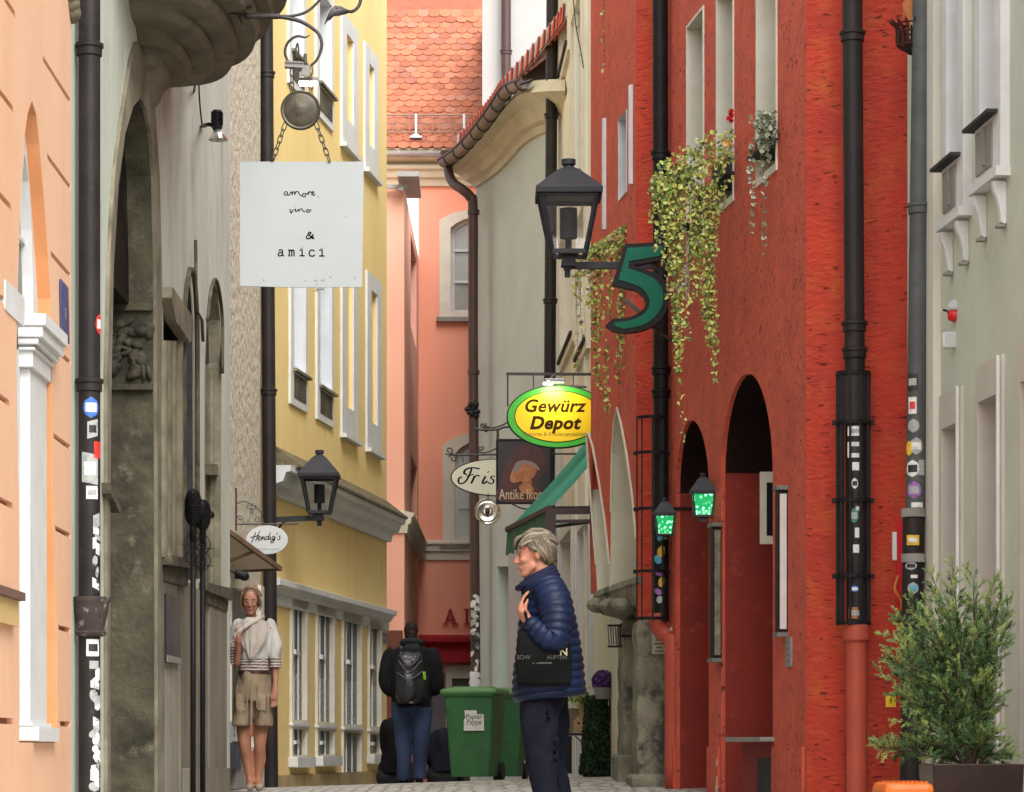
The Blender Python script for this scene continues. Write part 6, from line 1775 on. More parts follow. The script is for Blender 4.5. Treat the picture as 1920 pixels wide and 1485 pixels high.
def menu_cases():
    W = WI
    def case(pf, pn, y0, y1, d, label, mc, mp):
        r = thing('menu_case', W.pw(pn, y1), label, 'menu case', 'menu cases on the red house')
        u0, u1 = W.uz(pf, 0)[0], W.uz(pn, 0)[0]; z0, z1 = W.uz(pn, y1)[1], W.uz(pn, y0)[1]
        if u0 > u1: u0, u1 = u1, u0
        un = u1 if (W.w(u1, 0).y < W.w(u0, 0).y) else u0; sg = 1 if un == u1 else -1
        m = MB(); prism(m, W, rect(u0, u1, z0, z1), 0, d); m.obj('case', mc, r, bevel=.004)
        m = MB(); e = un + sg*.003; a_ = [(.008, z0+.03), (d-.010, z0+.03), (d-.010, z1-.03), (.008, z1-.03)]
        m.loft([[W.w(e, z, o) for o, z in a_], [W.w(e - sg*.002, z, o) for o, z in a_]]); m.obj('side_pane', mp, r)
        for zz_ in (z0-.02, z1-.005): m = MB(); prism(m, W, rect(u0-.02, u1+.02, zz_, zz_+.028), 0, d+.012); m.obj('rail', mat('grey_rail', (.16,.15,.14), .5), r)
    case(1346, 1353, 986, 1236, .062, 'tall narrow dark framed menu case on the red pillar between the arches', M_black, mat('case_glass', (.30,.27,.20), .15, (.12,.10,.07), 7, spec=.6))
    case(1471, 1477, 917, 1188, .062, 'pale upright menu case on the red wall right of the large arch', M_black, mat('frosted_panel', (.66,.65,.62), .3, (.56,.55,.52), 5))
    r = MB(); prism(r, W, W.poly([(1476,1195),(1486,1194),(1486,1250),(1476,1251)]), .001, .012); o = r.obj('small_plaque', M_cement, loc=W.pw(1480,1250)); tag(o, 'small narrow grey plaque below the pale menu case', 'plaque')
    t = MB()
    for i in range(4): u, z = W.uz(1480, 1204+i*12); t.box(W.w(u, z, .0135), (.02,.002,.012), rz=math.atan2(W.d.y, W.d.x))
    t.obj('lettering', M_slate, o)
    # picture frame on the far jamb inside the large arch
    Y = 19.75
    r = thing('picture_frame', P(1437, 950, Y), 'cream framed small window pane inside the large red arch', 'picture frame')
    W3 = Wall((1.5, Y), (3.0, Y)); m = MB(); prism(m, W3, W3.poly([(1425,885),(1475,885),(1475,1020),(1425,1020)]), -.02, .02, [W3.poly([(1437,905),(1466,905),(1466,1005),(1437,1005)])]); m.obj('frame', M_cream, r)
    m = MB(); plate(m, W3, W3.poly([(1437,905),(1466,905),(1466,1005),(1437,1005)]), -.015); m.obj('pane', mat('navy_glass', (.012,.014,.03), .2), r)
    # enamel notice on the stone pier
    Y = 22.5; W4 = Wall((0, Y), (3, Y)); m = MB(); prism(m, W4, W4.poly([(1223,1186),(1250,1186),(1250,1226),(1223,1226)]), 0.0, .012)
    o = m.obj('notice', mat('notice_cream', (.52,.49,.38), .6), loc=P(1236,1226,Y)); tag(o, 'small cream notice screwed to the mossy stone pier', 'notice')
    t = MB()
    for i, w in enumerate((.07,.06,.08,.05,.07)): t.box(P(1236, 1193+i*7, Y-.0145), (w,.002,.008 if i else .014))
    t.obj('lettering', M_slate, o)
    # small iron lantern below the corbel
    Y = 23.6; root = thing('cage_lantern', P(1153, 1190, Y), 'small black barred lantern under the stone corbel of the red bay', 'lantern')
    m = MB(); c = P(1153, 1192, Y)
    for i in range(6):
        x = -.05 + .02*i; m.bar(c + Vector((x,-.04,-.09)), c + Vector((x-.01,-.04,.085)), .007)
    for z_ in (-.09,.085): m.box(c + Vector((0,0,z_)), (.12,.10,.014))
    m.box(c + Vector((.045,0,0)), (.012,.09,.17)); m.bar(c + Vector((.05,0,0)), c + Vector((.15,0,0)), .02)
    m.obj('cage', M_black, root)
    m = MB(); m.lathe(c, [(.03,-.07),(.03,.06)], 10); m.obj('glass', mat('cream_glass', (.55,.45,.32), .3), root)
menu_cases()
# =============== PLANTS ===============
LEAF = [mat('leaf_light', (.42,.46,.10), .7), mat('leaf_pale', (.48,.52,.16), .7), mat('leaf_green', (.16,.27,.05), .7), mat('leaf_dry', (.36,.25,.13), .8), mat('leaf_dark', (.07,.12,.035), .7)]
GREYLEAF = [mat('leaf_silver', (.30,.34,.24), .8), mat('leaf_silver_dark', (.14,.18,.11), .8), mat('leaf_silver_pale', (.42,.45,.34), .8)]
def leaf(mb, c, r, rn, drop=.5):
    n = Vector((rn.uniform(-1,1), rn.uniform(-1.2,-.1), rn.uniform(-.4,1))).normalized()
    a = n.orthogonal().normalized(); b = n.cross(a)
    t = rn.uniform(0, 6.28); a, b = a*math.cos(t)+b*math.sin(t), b*math.cos(t)-a*math.sin(t)
    k = n*r*.25
    mb.add([c - a*r, c - a*r*.3 + b*r*.75 + k, c + a*r*.6 + b*r*.45, c + a*r*1.1 - k, c + a*r*.6 - b*r*.45, c - a*r*.3 - b*r*.75 + k], [(0,1,2,3),(0,3,4,5)])
def strand(mb, st, path, rn, step, r, spread, weights, stem=.0025):
    p = smooth_pts(path, 6); st.tube(p, stem, 4, caps=False)
    L = 0; 
    for a, b in zip(p, p[1:]):
        d = (b-a).length; L += d
        while L > step:
            L -= step
            t = rn.random(); c = a.lerp(b, t)
            mb.cur = rn.choices(range(len(weights)), weights)[0]
            s_ = spread*rn.random()**.6; an = rn.uniform(0, 6.28)
            leaf(mb, c + Vector((math.cos(an)*s_, math.sin(an)*s_, rn.uniform(-.01,.01))), r*rn.uniform(.6,1.25), rn)
def vines():
    rn = random.Random(31)
    # A: big planter on the middle window of the red house
    root = thing('hanging_vine', P(1362, 330, 19.5), 'big yellow green trailing vine spilling from the middle window box of the red house', 'trailing plant', 'trailing plants in the window boxes')
    Y = 19.6; m = MB(); st = MB()
    def pt(px, py, d=0): return P(px, py, Y + d)
    for i in range(760):   # bushy part, as a leaning wedge
        t = rn.random()**.8; px = lerp(1378, 1222, t); yc = lerp(262, 345, t) + rn.gauss(0, 1)*lerp(24, 20, t); yc = max(yc, lerp(225, 300, t))
        m.cur = rn.choices(range(5), [5,5,3,1,1 + 2*(1-t)])[0]
        leaf(m, pt(px, yc + rn.random()*25, rn.uniform(-.08,.10)), .019*rn.uniform(.6,1.3), rn)
    strs = [(1222,330,1216,420,.8),(1232,320,1228,470,1),(1243,330,1240,500,1),(1258,335,1256,560,1),(1272,340,1268,640,1.4),(1282,345,1270,700,1.2),(1290,350,1288,640,.8),(1300,345,1306,560,1.2),(1315,350,1322,600,1.6),(1325,350,1330,650,1.5),(1335,345,1340,720,1.0),(1346,350,1345,430,1),(1360,340,1352,400,1),(1268,640,1284,830,.35),(1250,330,1246,430,1.5),(1310,350,1302,470,1.8),(1330,345,1338,480,1.8),(1265,330,1262,520,1.6)]
    for x0, y0, x1, y1, dn in strs:
        for rep in range(2 if dn > 1.1 else 1):
            o = rn.uniform(-5,5); d = rn.uniform(-.05,.10)
            strand(m, st, [pt(x0+o, y0, d), pt(x0*.7+x1*.3+o+rn.uniform(-4,4), lerp(y0,y1,.35), d), pt(x0*.3+x1*.7+o+rn.uniform(-4,4), lerp(y0,y1,.7), d), pt(x1+o*.5, y1, d)], rn, .012/dn, .0175, .026, [5,4,2,1.2,.6])
    m.obj('foliage', LEAF, root, recalc=False); st.obj('stem', mat('vine_stem', (.16,.12,.06), .8), root)
    b = MB(); u0, u1 = WI.uz(1348,0)[0], WI.uz(1376,0)[0]; z = WI.uz(1376, 332)[1]
    prism(b, WI, rect(u0, u1, z, z+.14), -.16, .05); b.obj('window_box', M_slate, root)
    fl = MB()
    for px, py in ((1368,212),(1372,217),(1366,222),(1372,208),(1371,226)):
        for j in range(5): leaf(fl, pt(px+rn.uniform(-2,2), py+rn.uniform(-2,2), -.05), .020, rn)
    fl.obj('flower', mat('red_petal', (.65,.02,.015), .6), root)
    fl = MB(); 
    for j in range(4): leaf(fl, pt(1364+rn.uniform(-6,6), 268+rn.uniform(-4,4), -.1), .028, rn)
    fl.obj('blossom', mat('orange_petal', (.72,.38,.10), .6), root)
    # B: silvery plant on the nearer window
    root = thing('hanging_vine', P(1440, 262, 18.4), 'small silvery trailing plant in the right hand window box of the red house', 'trailing plant', 'trailing plants in the window boxes')
    Y = 18.5; m = MB(); st = MB()
    for i in range(330):
        px = rn.gauss(1438, 10); py = rn.gauss(238, 20)
        if px > 1456: px = 1456 - rn.random()*8
        if py < 208: py = 212 + rn.random()*20
        m.cur = rn.choices(range(3), [4,3,2])[0]; leaf(m, pt(px, py, rn.uniform(-.05,.10)), .020*rn.uniform(.6,1.2), rn)
    for x0,y0,x1,y1,dn in [(1414,250,1404,330,.5),(1410,262,1408,440,.45),(1424,260,1425,330,.9),(1432,270,1432,450,.5),(1434,400,1434,500,.25),(1440,260,1436,310,1.2),(1404,300,1412,400,.4)]:
        strand(m, st, [pt(x0,y0), pt(lerp(x0,x1,.5)+rn.uniform(-3,3), lerp(y0,y1,.5)), pt(x1,y1)], rn, .018/dn, .020, .016, [4,3,3])
    m.obj('foliage', GREYLEAF, root, recalc=False); st.obj('stem', mat('vine_stem', (.16,.12,.06)), root)
    b = MB(); u0, u1 = WI.uz(1424,0)[0], WI.uz(1457,0)[0]; z = WI.uz(1457, 262)[1]; prism(b, WI, rect(u0, u1, z, z+.10), -.14, .03); b.obj('window_box', M_slate, root)
    # C: far vine on the bay
    root = thing('hanging_vine', P(1165, 440, 23.3), 'olive and yellow trailing vine on the far red bay, behind the large lantern arm', 'trailing plant', 'trailing plants in the window boxes')
    Y = 23.2; m = MB(); st = MB()
    for i in range(620):
        t = rn.random(); px = lerp(1190, 1082, t**1.3); py = lerp(400, 478, t) + abs(rn.gauss(0, 1))*28
        if py > 520: py = 470
        m.cur = rn.choices(range(5), [5,4,3,2+2*t,1])[0]; leaf(m, pt(px, py, rn.uniform(-.1,.2)), .021*rn.uniform(.6,1.2), rn)
    for x0,y0,x1,y1,dn,w in [(1120,470,1118,700,1.4,0),(1126,480,1124,640,1.4,0),(1135,640,1140,790,.6,0),(1118,690,1138,770,.8,0),(1160,480,1160,640,1.6,0),(1170,480,1168,690,1,0),(1148,480,1146,600,1.2,0),(1085,480,1080,560,1.0,1),(1090,480,1092,640,.6,1),(1078,500,1084,700,.35,1),(1104,480,1104,580,1.3,0),(1110,470,1112,640,1.1,0),(1160,640,1162,720,.6,0),(1110,690,1122,730,.6,0)]:
        strand(m, st, [pt(x0,y0), pt(lerp(x0,x1,.5)+rn.uniform(-4,4), lerp(y0,y1,.5)), pt(x1,y1)], rn, .014/dn, .019, .028, [4,3,2,1+5*w,1])
    m.obj('foliage', LEAF, root, recalc=False); st.obj('stem', mat('vine_stem', (.16,.12,.06)), root)
    fl = MB()
    for px, py in ((1181,342),(1183,350),(1182,360),(1184,338)):
        for j in range(4): leaf(fl, pt(px+rn.uniform(-3,3), py+rn.uniform(-3,3), -.05), .026, rn)
    fl.obj('blossom', mat('white_petal', (.75,.75,.76), .6), root)
    # sparse climbing tendrils on the wall above
    root = thing('wall_creeper', P(1137, 20, 23.9), 'sparse dry yellow creeper tendrils high on the far red bay', 'climbing plant')
    Y = 24.2; m = MB(); st = MB()
    for x0,y0,x1,y1 in [(1132,-20,1137,150),(1142,-20,1140,120)]:
        strand(m, st, [pt(x0,y0), pt((x0+x1)/2-3,(y0+y1)/2), pt(x1,y1)], rn, .05, .02, .03, [3,2,0,4,0])
    m.obj('foliage', LEAF, root, recalc=False); st.obj('stem', mat('vine_stem', (.16,.12,.06)), root)
    root = thing('wall_creeper', P(1082, 60, 30), 'thin leafless creeper tendril on the ivory wall high beside the black pipe', 'climbing plant')
    Y = 29.6; m = MB(); st = MB()
    strand(m, st, [pt(1074,-10), pt(1080,50), pt(1088,90), pt(1094,128)], rn, .06, .014, .03, [1,0,1,3,0], .006)
    m.obj('foliage', LEAF, root, recalc=False); st.obj('stem', mat('dark_stem', (.06,.05,.03), .8), root)
vines()

def juniper():
    Y = 14.0; g = ground(2.4, Y)
    cx = (1820-VX)*Y/F; top = P(0,1432,Y).z
    pot = thing('plant_pot', (cx, Y, g), 'square dark brown planter holding the juniper, in front of the sage green house', 'planter')
    b = MB(); h = .222; t = .02
    def sq(w, z): return [Vector((cx+x*w, Y+y*w, z)) for x, y in ((-1,-1),(1,-1),(1,1),(-1,1))]
    b.loft([sq(h*.88, g), sq(h, top), sq(h-t, top), sq(h-t-.01, top-.05)]); 
    b.obj('container', mat('glazed_brown_pot', (.018,.008,.007), .25, (.035,.015,.011), 4, spec=.35, bump=.05, bscale=9, bdist=.01), pot, bevel=.004)
    s = MB(); s.quad(*sq(h-t-.002, top-.045)); s.obj('soil', mat('soil', (.04,.028,.018), .95, bump=.6, bscale=60, bdist=.01), pot)
    root = thing('juniper_shrub', (cx, Y, top-.04), 'ragged blue green juniper shrub growing in the dark planter at the lower right', 'shrub')
    rn = random.Random(77)
    tr = MB(); nd = MB()
    G = [mat('needle_green', (.10,.20,.055), .8), mat('needle_blue', (.12,.24,.11), .8), mat('needle_pale', (.32,.42,.12), .8), mat('needle_dark', (.03,.058,.025), .85)]
    base = Vector((cx, Y, top-.04))
    def sprig(c, d, L, tone):
        # feathery spray: a central line with alternating scale-like side blades
        d = d.normalized(); s1 = d.orthogonal().normalized(); a = rn.uniform(0, 6.28); s1 = (s1*math.cos(a) + d.cross(s1)*math.sin(a)); s2 = d.cross(s1)
        n = 7
        for k in range(n):
            p = c + d*L*k/n
            for sg in (-1, 1):
                e = (d*1.0 + (s1 if k % 2 else s2)*sg*.75).normalized(); l = L*.50*(1-.5*k/n)*rn.uniform(.7,1.2); w = e.cross(s2 if k % 2 else s1).normalized()*.0015
                nd.cur = tone if rn.random() < .75 else rn.randrange(4)
                nd.add([p - w, p + e*l*.5 - w*1.3, p + e*l, p + e*l*.5 + w*1.3], [(0,1,2,3)])
        w = s1*.003; nd.add([c-w, c+w, c+d*L*1.1], [(0,1,2)])
    ends = []
    # tips traced roughly from the photograph's outline
    tips = [(1705,1128),(1688,1160),(1672,1192),(1668,1235),(1655,1262),(1640,1400),(1680,1300),(1662,1240),(1700,1350),(1655,1404),(1748,1080),(1752,1135),(1785,1060),(1790,1110),(1782,1150),(1825,1085),(1828,1130),(1862,1095),(1858,1140),(1880,1110),(1890,1140),(1878,1190),(1868,1230),(1860,1290),(1865,1310),(1856,1345),(1860,1380),(1885,1412),(1850,1420),(1740,1160),(1720,1200),(1760,1180),(1800,1170),(1830,1190),(1845,1220),(1750,1230),(1790,1240),(1820,1260),(1710,1260),(1730,1300),(1770,1290),(1800,1310),(1690,1220),(1700,1300),(1850,1270),(1840,1330),(1740,1350),(1700,1400),(1730,1390),(1790,1370),(1820,1380),(1850,1160),(1770,1130),(1810,1210),(1692,1190),(1720,1150),(1735,1250),(1765,1210),(1780,1200),(1860,1200),(1700,1240),(1715,1330)]
    for px, py in tips:
        dpt = rn.uniform(-.18, .2)
        tip = P(px, py, Y + dpt); d = tip - base
        mid = base + Vector((d.x*.35, d.y*.4, d.z*.55)) + Vector((rn.uniform(-.02,.02), rn.uniform(-.02,.02), .02))
        path = smooth_pts([base + Vector((rn.uniform(-.02,.02), rn.uniform(-.02,.02), 0)), mid, tip], 8)
        n = len(path); tr.tube(path, [lerp(.009, .0015, i/(n-1)) for i in range(n)], 5, caps=False)
        for i in range(3, n):
            t = i/(n-1)
            dir_ = (path[i] - path[i-1]).normalized()
            for k in range(3 if t > .3 else 1):
                v = Vector((rn.gauss(0,1), rn.gauss(0,1), rn.gauss(0,1))).normalized()
                dd = (dir_*.8 + v*.8 + Vector((0,0,.25))).normalized()
                c = path[i] + v*rn.uniform(0, .012)
                L = rn.uniform(.028, .066)*(1.0 if t < .9 else .8)
                tr.tube([c, c+dd*L*1.2], .0012, 3, caps=False)
                tone = 2 if (t > .85 and rn.random() < .5) else rn.choices(range(4), [4,3,1,2 + 4*(1-t)])[0]
                sprig(c + dd*L*.3, dd, L, tone)
                e2 = c + dd*L
                for j in range(2):
                    v2 = Vector((rn.gauss(0,1), rn.gauss(0,1), rn.gauss(0,1)+.2)).normalized(); sprig(e2, (dd + v2*.7).normalized(), L*.8, tone)
    nd.obj('foliage', G, root, recalc=False); tr.obj('branches', mat('juniper_bark', (.06,.04,.028), .9), root)
juniper()
def orange_crate():
    Y = 13.6; m = MB(); x0, x1 = (1652-VX)*Y/F, (1745-VX)*Y/F; z = P(0,1467,Y).z; g = ground(2, Y)
    b = MB(); b.box(((x0+x1)/2, Y+.1, (z+g)/2), (x1-x0, .45, z-g))
    o = b.obj('orange_box', mat('orange_plastic', (.85,.20,.02), .45, (.75,.16,.015), 20, bump=.1, bscale=30, bdist=.002), loc=((x0+x1)/2, Y, g), bevel=.03)
    tag(o, 'bright orange plastic box at the bottom edge, left of the juniper planter', 'box')
    r = MB()
    for i in range(8): r.box((x0+.05+i*.022, Y+.1, z+.003), (.010,.36,.006))
    r.obj('lid_rib', mat('orange_plastic', (.85,.20,.02)), o)
orange_crate()
# =============== PEOPLE ===============
def bake(o):
    dg = bpy.context.evaluated_depsgraph_get()
    me = bpy.data.meshes.new_from_object(o.evaluated_get(dg)); me.name = o.name
    old = o.data; o.modifiers.clear(); o.data = me; bpy.data.meshes.remove(old)
    for p in me.polygons: p.use_smooth = True
    return o
def fuse(mb, name, m, parent=None, loc=None, vox=.012, it=2, fac=.5, noise_amp=0, noise_sc=20, seed=0):
    """join overlapping shapes into one continuous surface"""
    o = mb.obj(name, m, parent, loc=loc, recalc=True)
    r = o.modifiers.new('r', 'REMESH'); r.mode = 'VOXEL'; r.voxel_size = vox
    s = o.modifiers.new('s', 'SMOOTH'); s.factor = fac; s.iterations = it
    bake(o)
    if not o.data.materials: o.data.materials.append(m)
    if noise_amp:
        for v in o.data.vertices:
            c = v.co; n = noise.noise(Vector((c.x*noise_sc, c.y*noise_sc, c.z*noise_sc*.5 + seed)))
            v.co = c + v.normal*n*noise_amp
    return o
SKIN = mat('skin', (.50,.235,.155), .6, (.44,.18,.115), 14, spec=.35)
SKINW = mat('skin_pale', (.42,.20,.13), .6, (.36,.16,.10), 14, spec=.35)
SKINL = mat('skin_tanned', (.36,.16,.09), .6, (.31,.135,.075), 8, spec=.35)
M_eye = mat('eye_white', (.34,.29,.26), .5); M_iris = mat('iris_dark', (.03,.025,.025), .2); M_lip = mat('lips', (.42,.17,.13), .6)
class Head:
    def __init__(s, C, fwd, up=(0,0,1), sc=1.0):
        s.C = Vector(C); s.f = Vector(fwd).normalized(); u = Vector(up); s.l = u.cross(s.f).normalized(); s.u = s.f.cross(s.l); s.sc = sc
        s.M = Matrix((s.f, s.l, s.u)).transposed()
    def p(s, x, y, z): return s.C + (s.f*x + s.l*y + s.u*z)*s.sc
    def ball(s, mb, c, r): mb.ball(s.p(*c), tuple(v*s.sc for v in r), 14, 10, rot=s.M)
    def cap(s, mb, a, b, ra, rb): mb.cap(s.p(*a), s.p(*b), ra*s.sc, rb*s.sc, 10)
    def build(s, mb, male=True):
        B, K = s.ball, s.cap
        B(mb, (-.012,0,.030), (.098,.074,.092)); B(mb, (.035,0,.0), (.056,.060,.085)); B(mb, (.040,0,-.055), (.046,.050,.048))
        B(mb, (.066,0,-.098), (.023,.028,.020)); K(mb, (.02,.046,-.06), (.062,.018,-.098), .022, .018); K(mb, (.02,-.046,-.06), (.062,-.018,-.098), .022, .018)
        K(mb, (.084,0,.015), (.108,0,-.026), .009, .0135); B(mb, (.098,.010,-.031), (.010,.008,.007)); B(mb, (.098,-.010,-.031), (.010,.008,.007))
        K(mb, (.079,-.030,.026), (.079,.030,.026), .012 if male else .008, .012 if male else .008)
        B(mb, (.062,.036,-.022), (.026,.022,.020)); B(mb, (.062,-.036,-.022), (.026,.022,.020))
        K(mb, (.085,-.016,-.058), (.085,.016,-.058), .008, .008); K(mb, (.082,-.013,-.069), (.082,.013,-.069), .008, .008)
        for sg in (-1, 1):
            B(mb, (-.008, sg*.076, -.006), (.016,.008,.030)); B(mb, (-.014, sg*.080, .010), (.014,.007,.016))
        K(mb, (-.020,0,-.05), (-.040,0,-.17), .056 if male else .047, .062 if male else .052)
    def features(s, parent, lip=M_lip, brow=None, glasses=False):
        e = MB(); s.ball(e, (.076,.031,.005), (.009,.011,.0042)); s.ball(e, (.076,-.031,.005), (.009,.011,.0042)); e.obj('eyes', M_eye, parent, smooth=True)
        e = MB(); s.ball(e, (.0825,.032,.005), (.0055,.0075,.0045)); s.ball(e, (.0825,-.032,.005), (.0055,.0075,.0045)); e.obj('irises', M_iris, parent, smooth=True)
        e = MB()
        for z in (-.0585, -.0655):
            e.tube(smooth_pts([s.p(.078,-.024,-.061), s.p(.093,-.010,z+.002), s.p(.0955,0,z), s.p(.093,.010,z+.002), s.p(.078,.024,-.061)], 4), .0035*s.sc, 6)
        e.obj('lips', lip, parent, smooth=True)
        if brow:
            e = MB()
            for sg in (-1, 1): e.tube(smooth_pts([s.p(.090,sg*.012,.026), s.p(.088,sg*.030,.034), s.p(.074,sg*.048,.026)], 4), .0045*s.sc, 6)
            e.obj('eyebrows', brow, parent, smooth=True)
        if glasses:
            g = MB()
            for sg in (-1, 1):
                g.tube([s.p(.100, sg*.032 + .023*math.cos(a), .002 + .018*math.sin(a)) for a in [2*math.pi*i/20 for i in range(20)]], .0016*s.sc, 5, closed=True)
                g.tube([s.p(.098, sg*.055, .008), s.p(.0, sg*.080, .010)], .0014*s.sc, 5)
            g.tube([s.p(.102,-.010,.006), s.p(.102,.010,.006)], .0016*s.sc, 5); g.obj('glasses', mat('glasses_wire', (.45,.33,.2), .3, metal=.8), parent)
def super_ring(c, rx, ry, z, n=36, e=.85, top=None):
    out = []
    for k in range(n):
        a = 2*math.pi*k/n; ca, sa = math.cos(a), math.sin(a)
        out.append(Vector((c.x + rx*math.copysign(abs(ca)**e, ca), c.y + ry*math.copysign(abs(sa)**e, sa), z)))
    return out
def garment(mb, Y, rows, d=0, n=40, step=2.0, puff=None, fold=0, seed=1, tilt=0):
    """rows = (py, px_left, px_right, half_depth); rings are interpolated between them"""
    rings = []; py = rows[0][0]
    while py <= rows[-1][0] + 1e-6:
        l = interp([(r[0], r[1]) for r in rows], py); rr = interp([(r[0], r[2]) for r in rows], py); hd = interp([(r[0], r[3]) for r in rows], py)
        a, b = P(l, py, Y), P(rr, py, Y); c = (a+b)/2; rx = (b.x-a.x)/2
        ex = 0
        if puff: ph = (py - rows[0][0])/puff[0]; ex = puff[1]*(abs(math.sin(math.pi*ph))**.6 - .6)
        ring = super_ring(Vector((c.x, Y+d, 0)), rx+ex, hd+ex, a.z, n)
        if fold or tilt:
            for i, p in enumerate(ring):
                v = (p - Vector((c.x, Y+d, p.z))).normalized()
                f = fold*noise.noise(Vector((p.x*9, p.y*9, p.z*5 + seed)))
                ring[i] = p + v*f + Vector((0,0, tilt*(p.x-c.x)))
        rings.append(ring); py += step
    mb.loft(rings)
def sleeve(mb, path, radii, puff=None, n=20, sub=14, seed=0, fold=0):
    p = smooth_pts(path, sub); m = len(p); rs = []
    L = 0
    for i in range(m):
        if i: L += (p[i]-p[i-1]).length
        t = i/(m-1)*(len(radii)-1); k = min(int(t), len(radii)-2); r = lerp(radii[k], radii[k+1], t-k)
        if puff: r += puff[1]*(abs(math.sin(math.pi*L/puff[0]))**.6 - .6)
        if fold: r += fold*math.sin(L*70 + seed)
        rs.append(r)
    mb.tube(p, rs, n)
def fingers(mb, base, d1, d2, side, n=4, L=.07, r=.0088, gap=.019):
    for i in range(n):
        l = L*(.9, 1.0, .96, .78)[i]; b = base + side*gap*(i-1.5)
        mb.cap(b, b + d1*l*.45, r, r*.95, 8); mb.cap(b + d1*l*.45, b + d1*l*.45 + (d1*.5+d2*.5).normalized()*l*.3, r*.95, r*.88, 8)
        e = b + d1*l*.45 + (d1*.5+d2*.5).normalized()*l*.3; mb.cap(e, e + d2*l*.27, r*.88, r*.75, 8)

def older_man():
    Y = 15.0; q = lambda px, py, d=0: P(px, py, Y) + Vector((0, d, 0)); rn = random.Random(12)
    g = ground(.3, Y)
    root = thing('person', (q(1020,1600).x, Y, g), 'grey haired man in profile, navy quilted jacket, hand on chest', 'person')
    H = Head(q(1002, 1041), (-1, -.10, -.12), (-.10, 0, 1), .97)
    b = MB(); H.build(b)
    K = lambda a, c, ra, rb: b.cap(q(*a), q(*c), ra, rb, 14)
    K((1012,1090,0), (1026,1125,0), .060, .10); K((1028,1130,0), (1030,1290,0), .11, .10)
    K((1028,1130,-.02), (1034,1132,-.19), .05, .045); K((1034,1132,-.19), (1040,1198,-.28), .04, .035); K((1038,1198,-.29), (992,1172,-.25), .032, .026)
    K((1028,1130,.02), (1034,1132,.18), .05, .045); K((1034,1132,.18), (1046,1215,.24), .04, .035); K((1046,1215,.24), (1030,1290,.22), .033, .026)
    # near hand laid on the chest
    K((990,1172,-.25), (981,1156,-.245), .026, .030)
    b.cap(q(981,1157,-.262), q(976,1141,-.255), .022, .020, 10); b.cap(q(982,1156,-.225), q(978,1140,-.222), .022, .020, 10); b.cap(q(978,1150,-.27), q(977,1148,-.215), .026, .026)
    fingers(b, q(975,1139,-.238), (q(979,1127)-q(975,1139)).normalized(), (q(990,1119)-q(980,1127)).normalized(), Vector((0,-1,0)), L=.088, r=.0092, gap=.0185)
    b.cap(q(984,1152,-.285), q(984,1140,-.288), .011, .010, 8); b.cap(q(984,1140,-.288), q(988,1129,-.280), .010, .008, 8)
    K((1030,1290,.22), (1028,1312,.22), .032, .03)
    for d, px in ((-.09, 1022), (.09, 1040)):
        K((1025,1295,d), (px-5,1440,d), .055, .045); K((px-5,1440,d), (px+12,1600,d), .045, .035); K((px+12,1606,d), (px-32,1620,d), .040, .034)
    fuse(b, 'body', SKIN, root, vox=.0075, it=2)
    body = [c for c in root.children if c.name.startswith('body')][0]
    H.features(body, brow=mat('grey_brow', (.30,.26,.22), .8))
    # nails of the near hand are too small to show; shirt cuff
    c = MB(); c.tube([q(994,1175,-.25), q(987,1167,-.247)], [.040,.036], 14); c.obj('cuff', mat('plum_cuff', (.075,.012,.04), .8), root, smooth=True, auto=50)
    # jeans
    j = MB()
    sleeve(j, [q(1018,1296,-.07), q(1012,1350,-.10), q(1014,1400,-.10), q(1021,1460,-.10), q(1030,1540,-.10), q(1036,1612,-.10)], [.115,.106,.086,.074,.070,.066])
    sleeve(j, [q(1026,1296,.07), q(1030,1350,.10), q(1034,1400,.10), q(1041,1460,.10), q(1050,1540,.10), q(1052,1612,.10)], [.118,.106,.084,.072,.070,.066])
    j.cap(q(1018,1300,-.05), q(1022,1300,.05), .12, .12)
    denim = mat('dark_denim', (.006,.007,.014), .9, (.012,.014,.024), 7, bump=.5, bscale=13, bdist=.02, bump2=.25, bscale2=200)
    fuse(j, 'jeans', denim, root, vox=.010, it=2, noise_amp=.030, noise_sc=9)
    # shoes
    for d, px in ((-.09, 1030), (.09, 1048)):
        s = MB(); s.cap(q(px+8,1620,d), q(px-40,1625,d), .045, .036); s.cap(q(px+10,1612,d), q(px-10,1615,d), .045, .045); fuse(s, 'shoe', M_text, root, vox=.01)
    # quilted jacket
    navy = mat('navy_quilted_nylon', (.005,.016,.060), .5, (.002,.007,.028), 9, bump=.5, bscale=32, bdist=.008, spec=.3, bump2=.3, bscale2=90)
    J = MB()
    garment(J, Y, [(1078,998,1034,.075),(1086,988,1042,.13),(1096,982,1052,.18),(1110,979,1063,.215),(1130,978,1071,.23),(1160,974,1079,.235),(1200,968,1087,.235),(1240,964,1092,.235),(1280,962,1097,.235),(1300,962,1100,.235),(1311,966,1097,.225)], puff=(15.5,.012), step=1.5, n=52, fold=.010, tilt=.10)
    o = J.obj('jacket', navy, root, smooth=True)
    sl_ = MB()
    sleeve(sl_, [q(1026,1106,-.15), q(1036,1130,-.235), q(1041,1165,-.285), q(1037,1200,-.31), q(1014,1192,-.30), q(990,1172,-.265)], [.088,.088,.084,.074,.062,.044], puff=(.038,.010), n=26, sub=22)
    sl_.obj('sleeve', navy, root, smooth=True)
    sl_ = MB(); sleeve(sl_, [q(1026,1106,.15), q(1036,1130,.22), q(1046,1175,.25), q(1044,1230,.26), q(1032,1285,.24)], [.088,.085,.075,.065,.05], puff=(.038,.009), n=22, sub=20); sl_.obj('sleeve', navy, root, smooth=True)
    cl = MB()
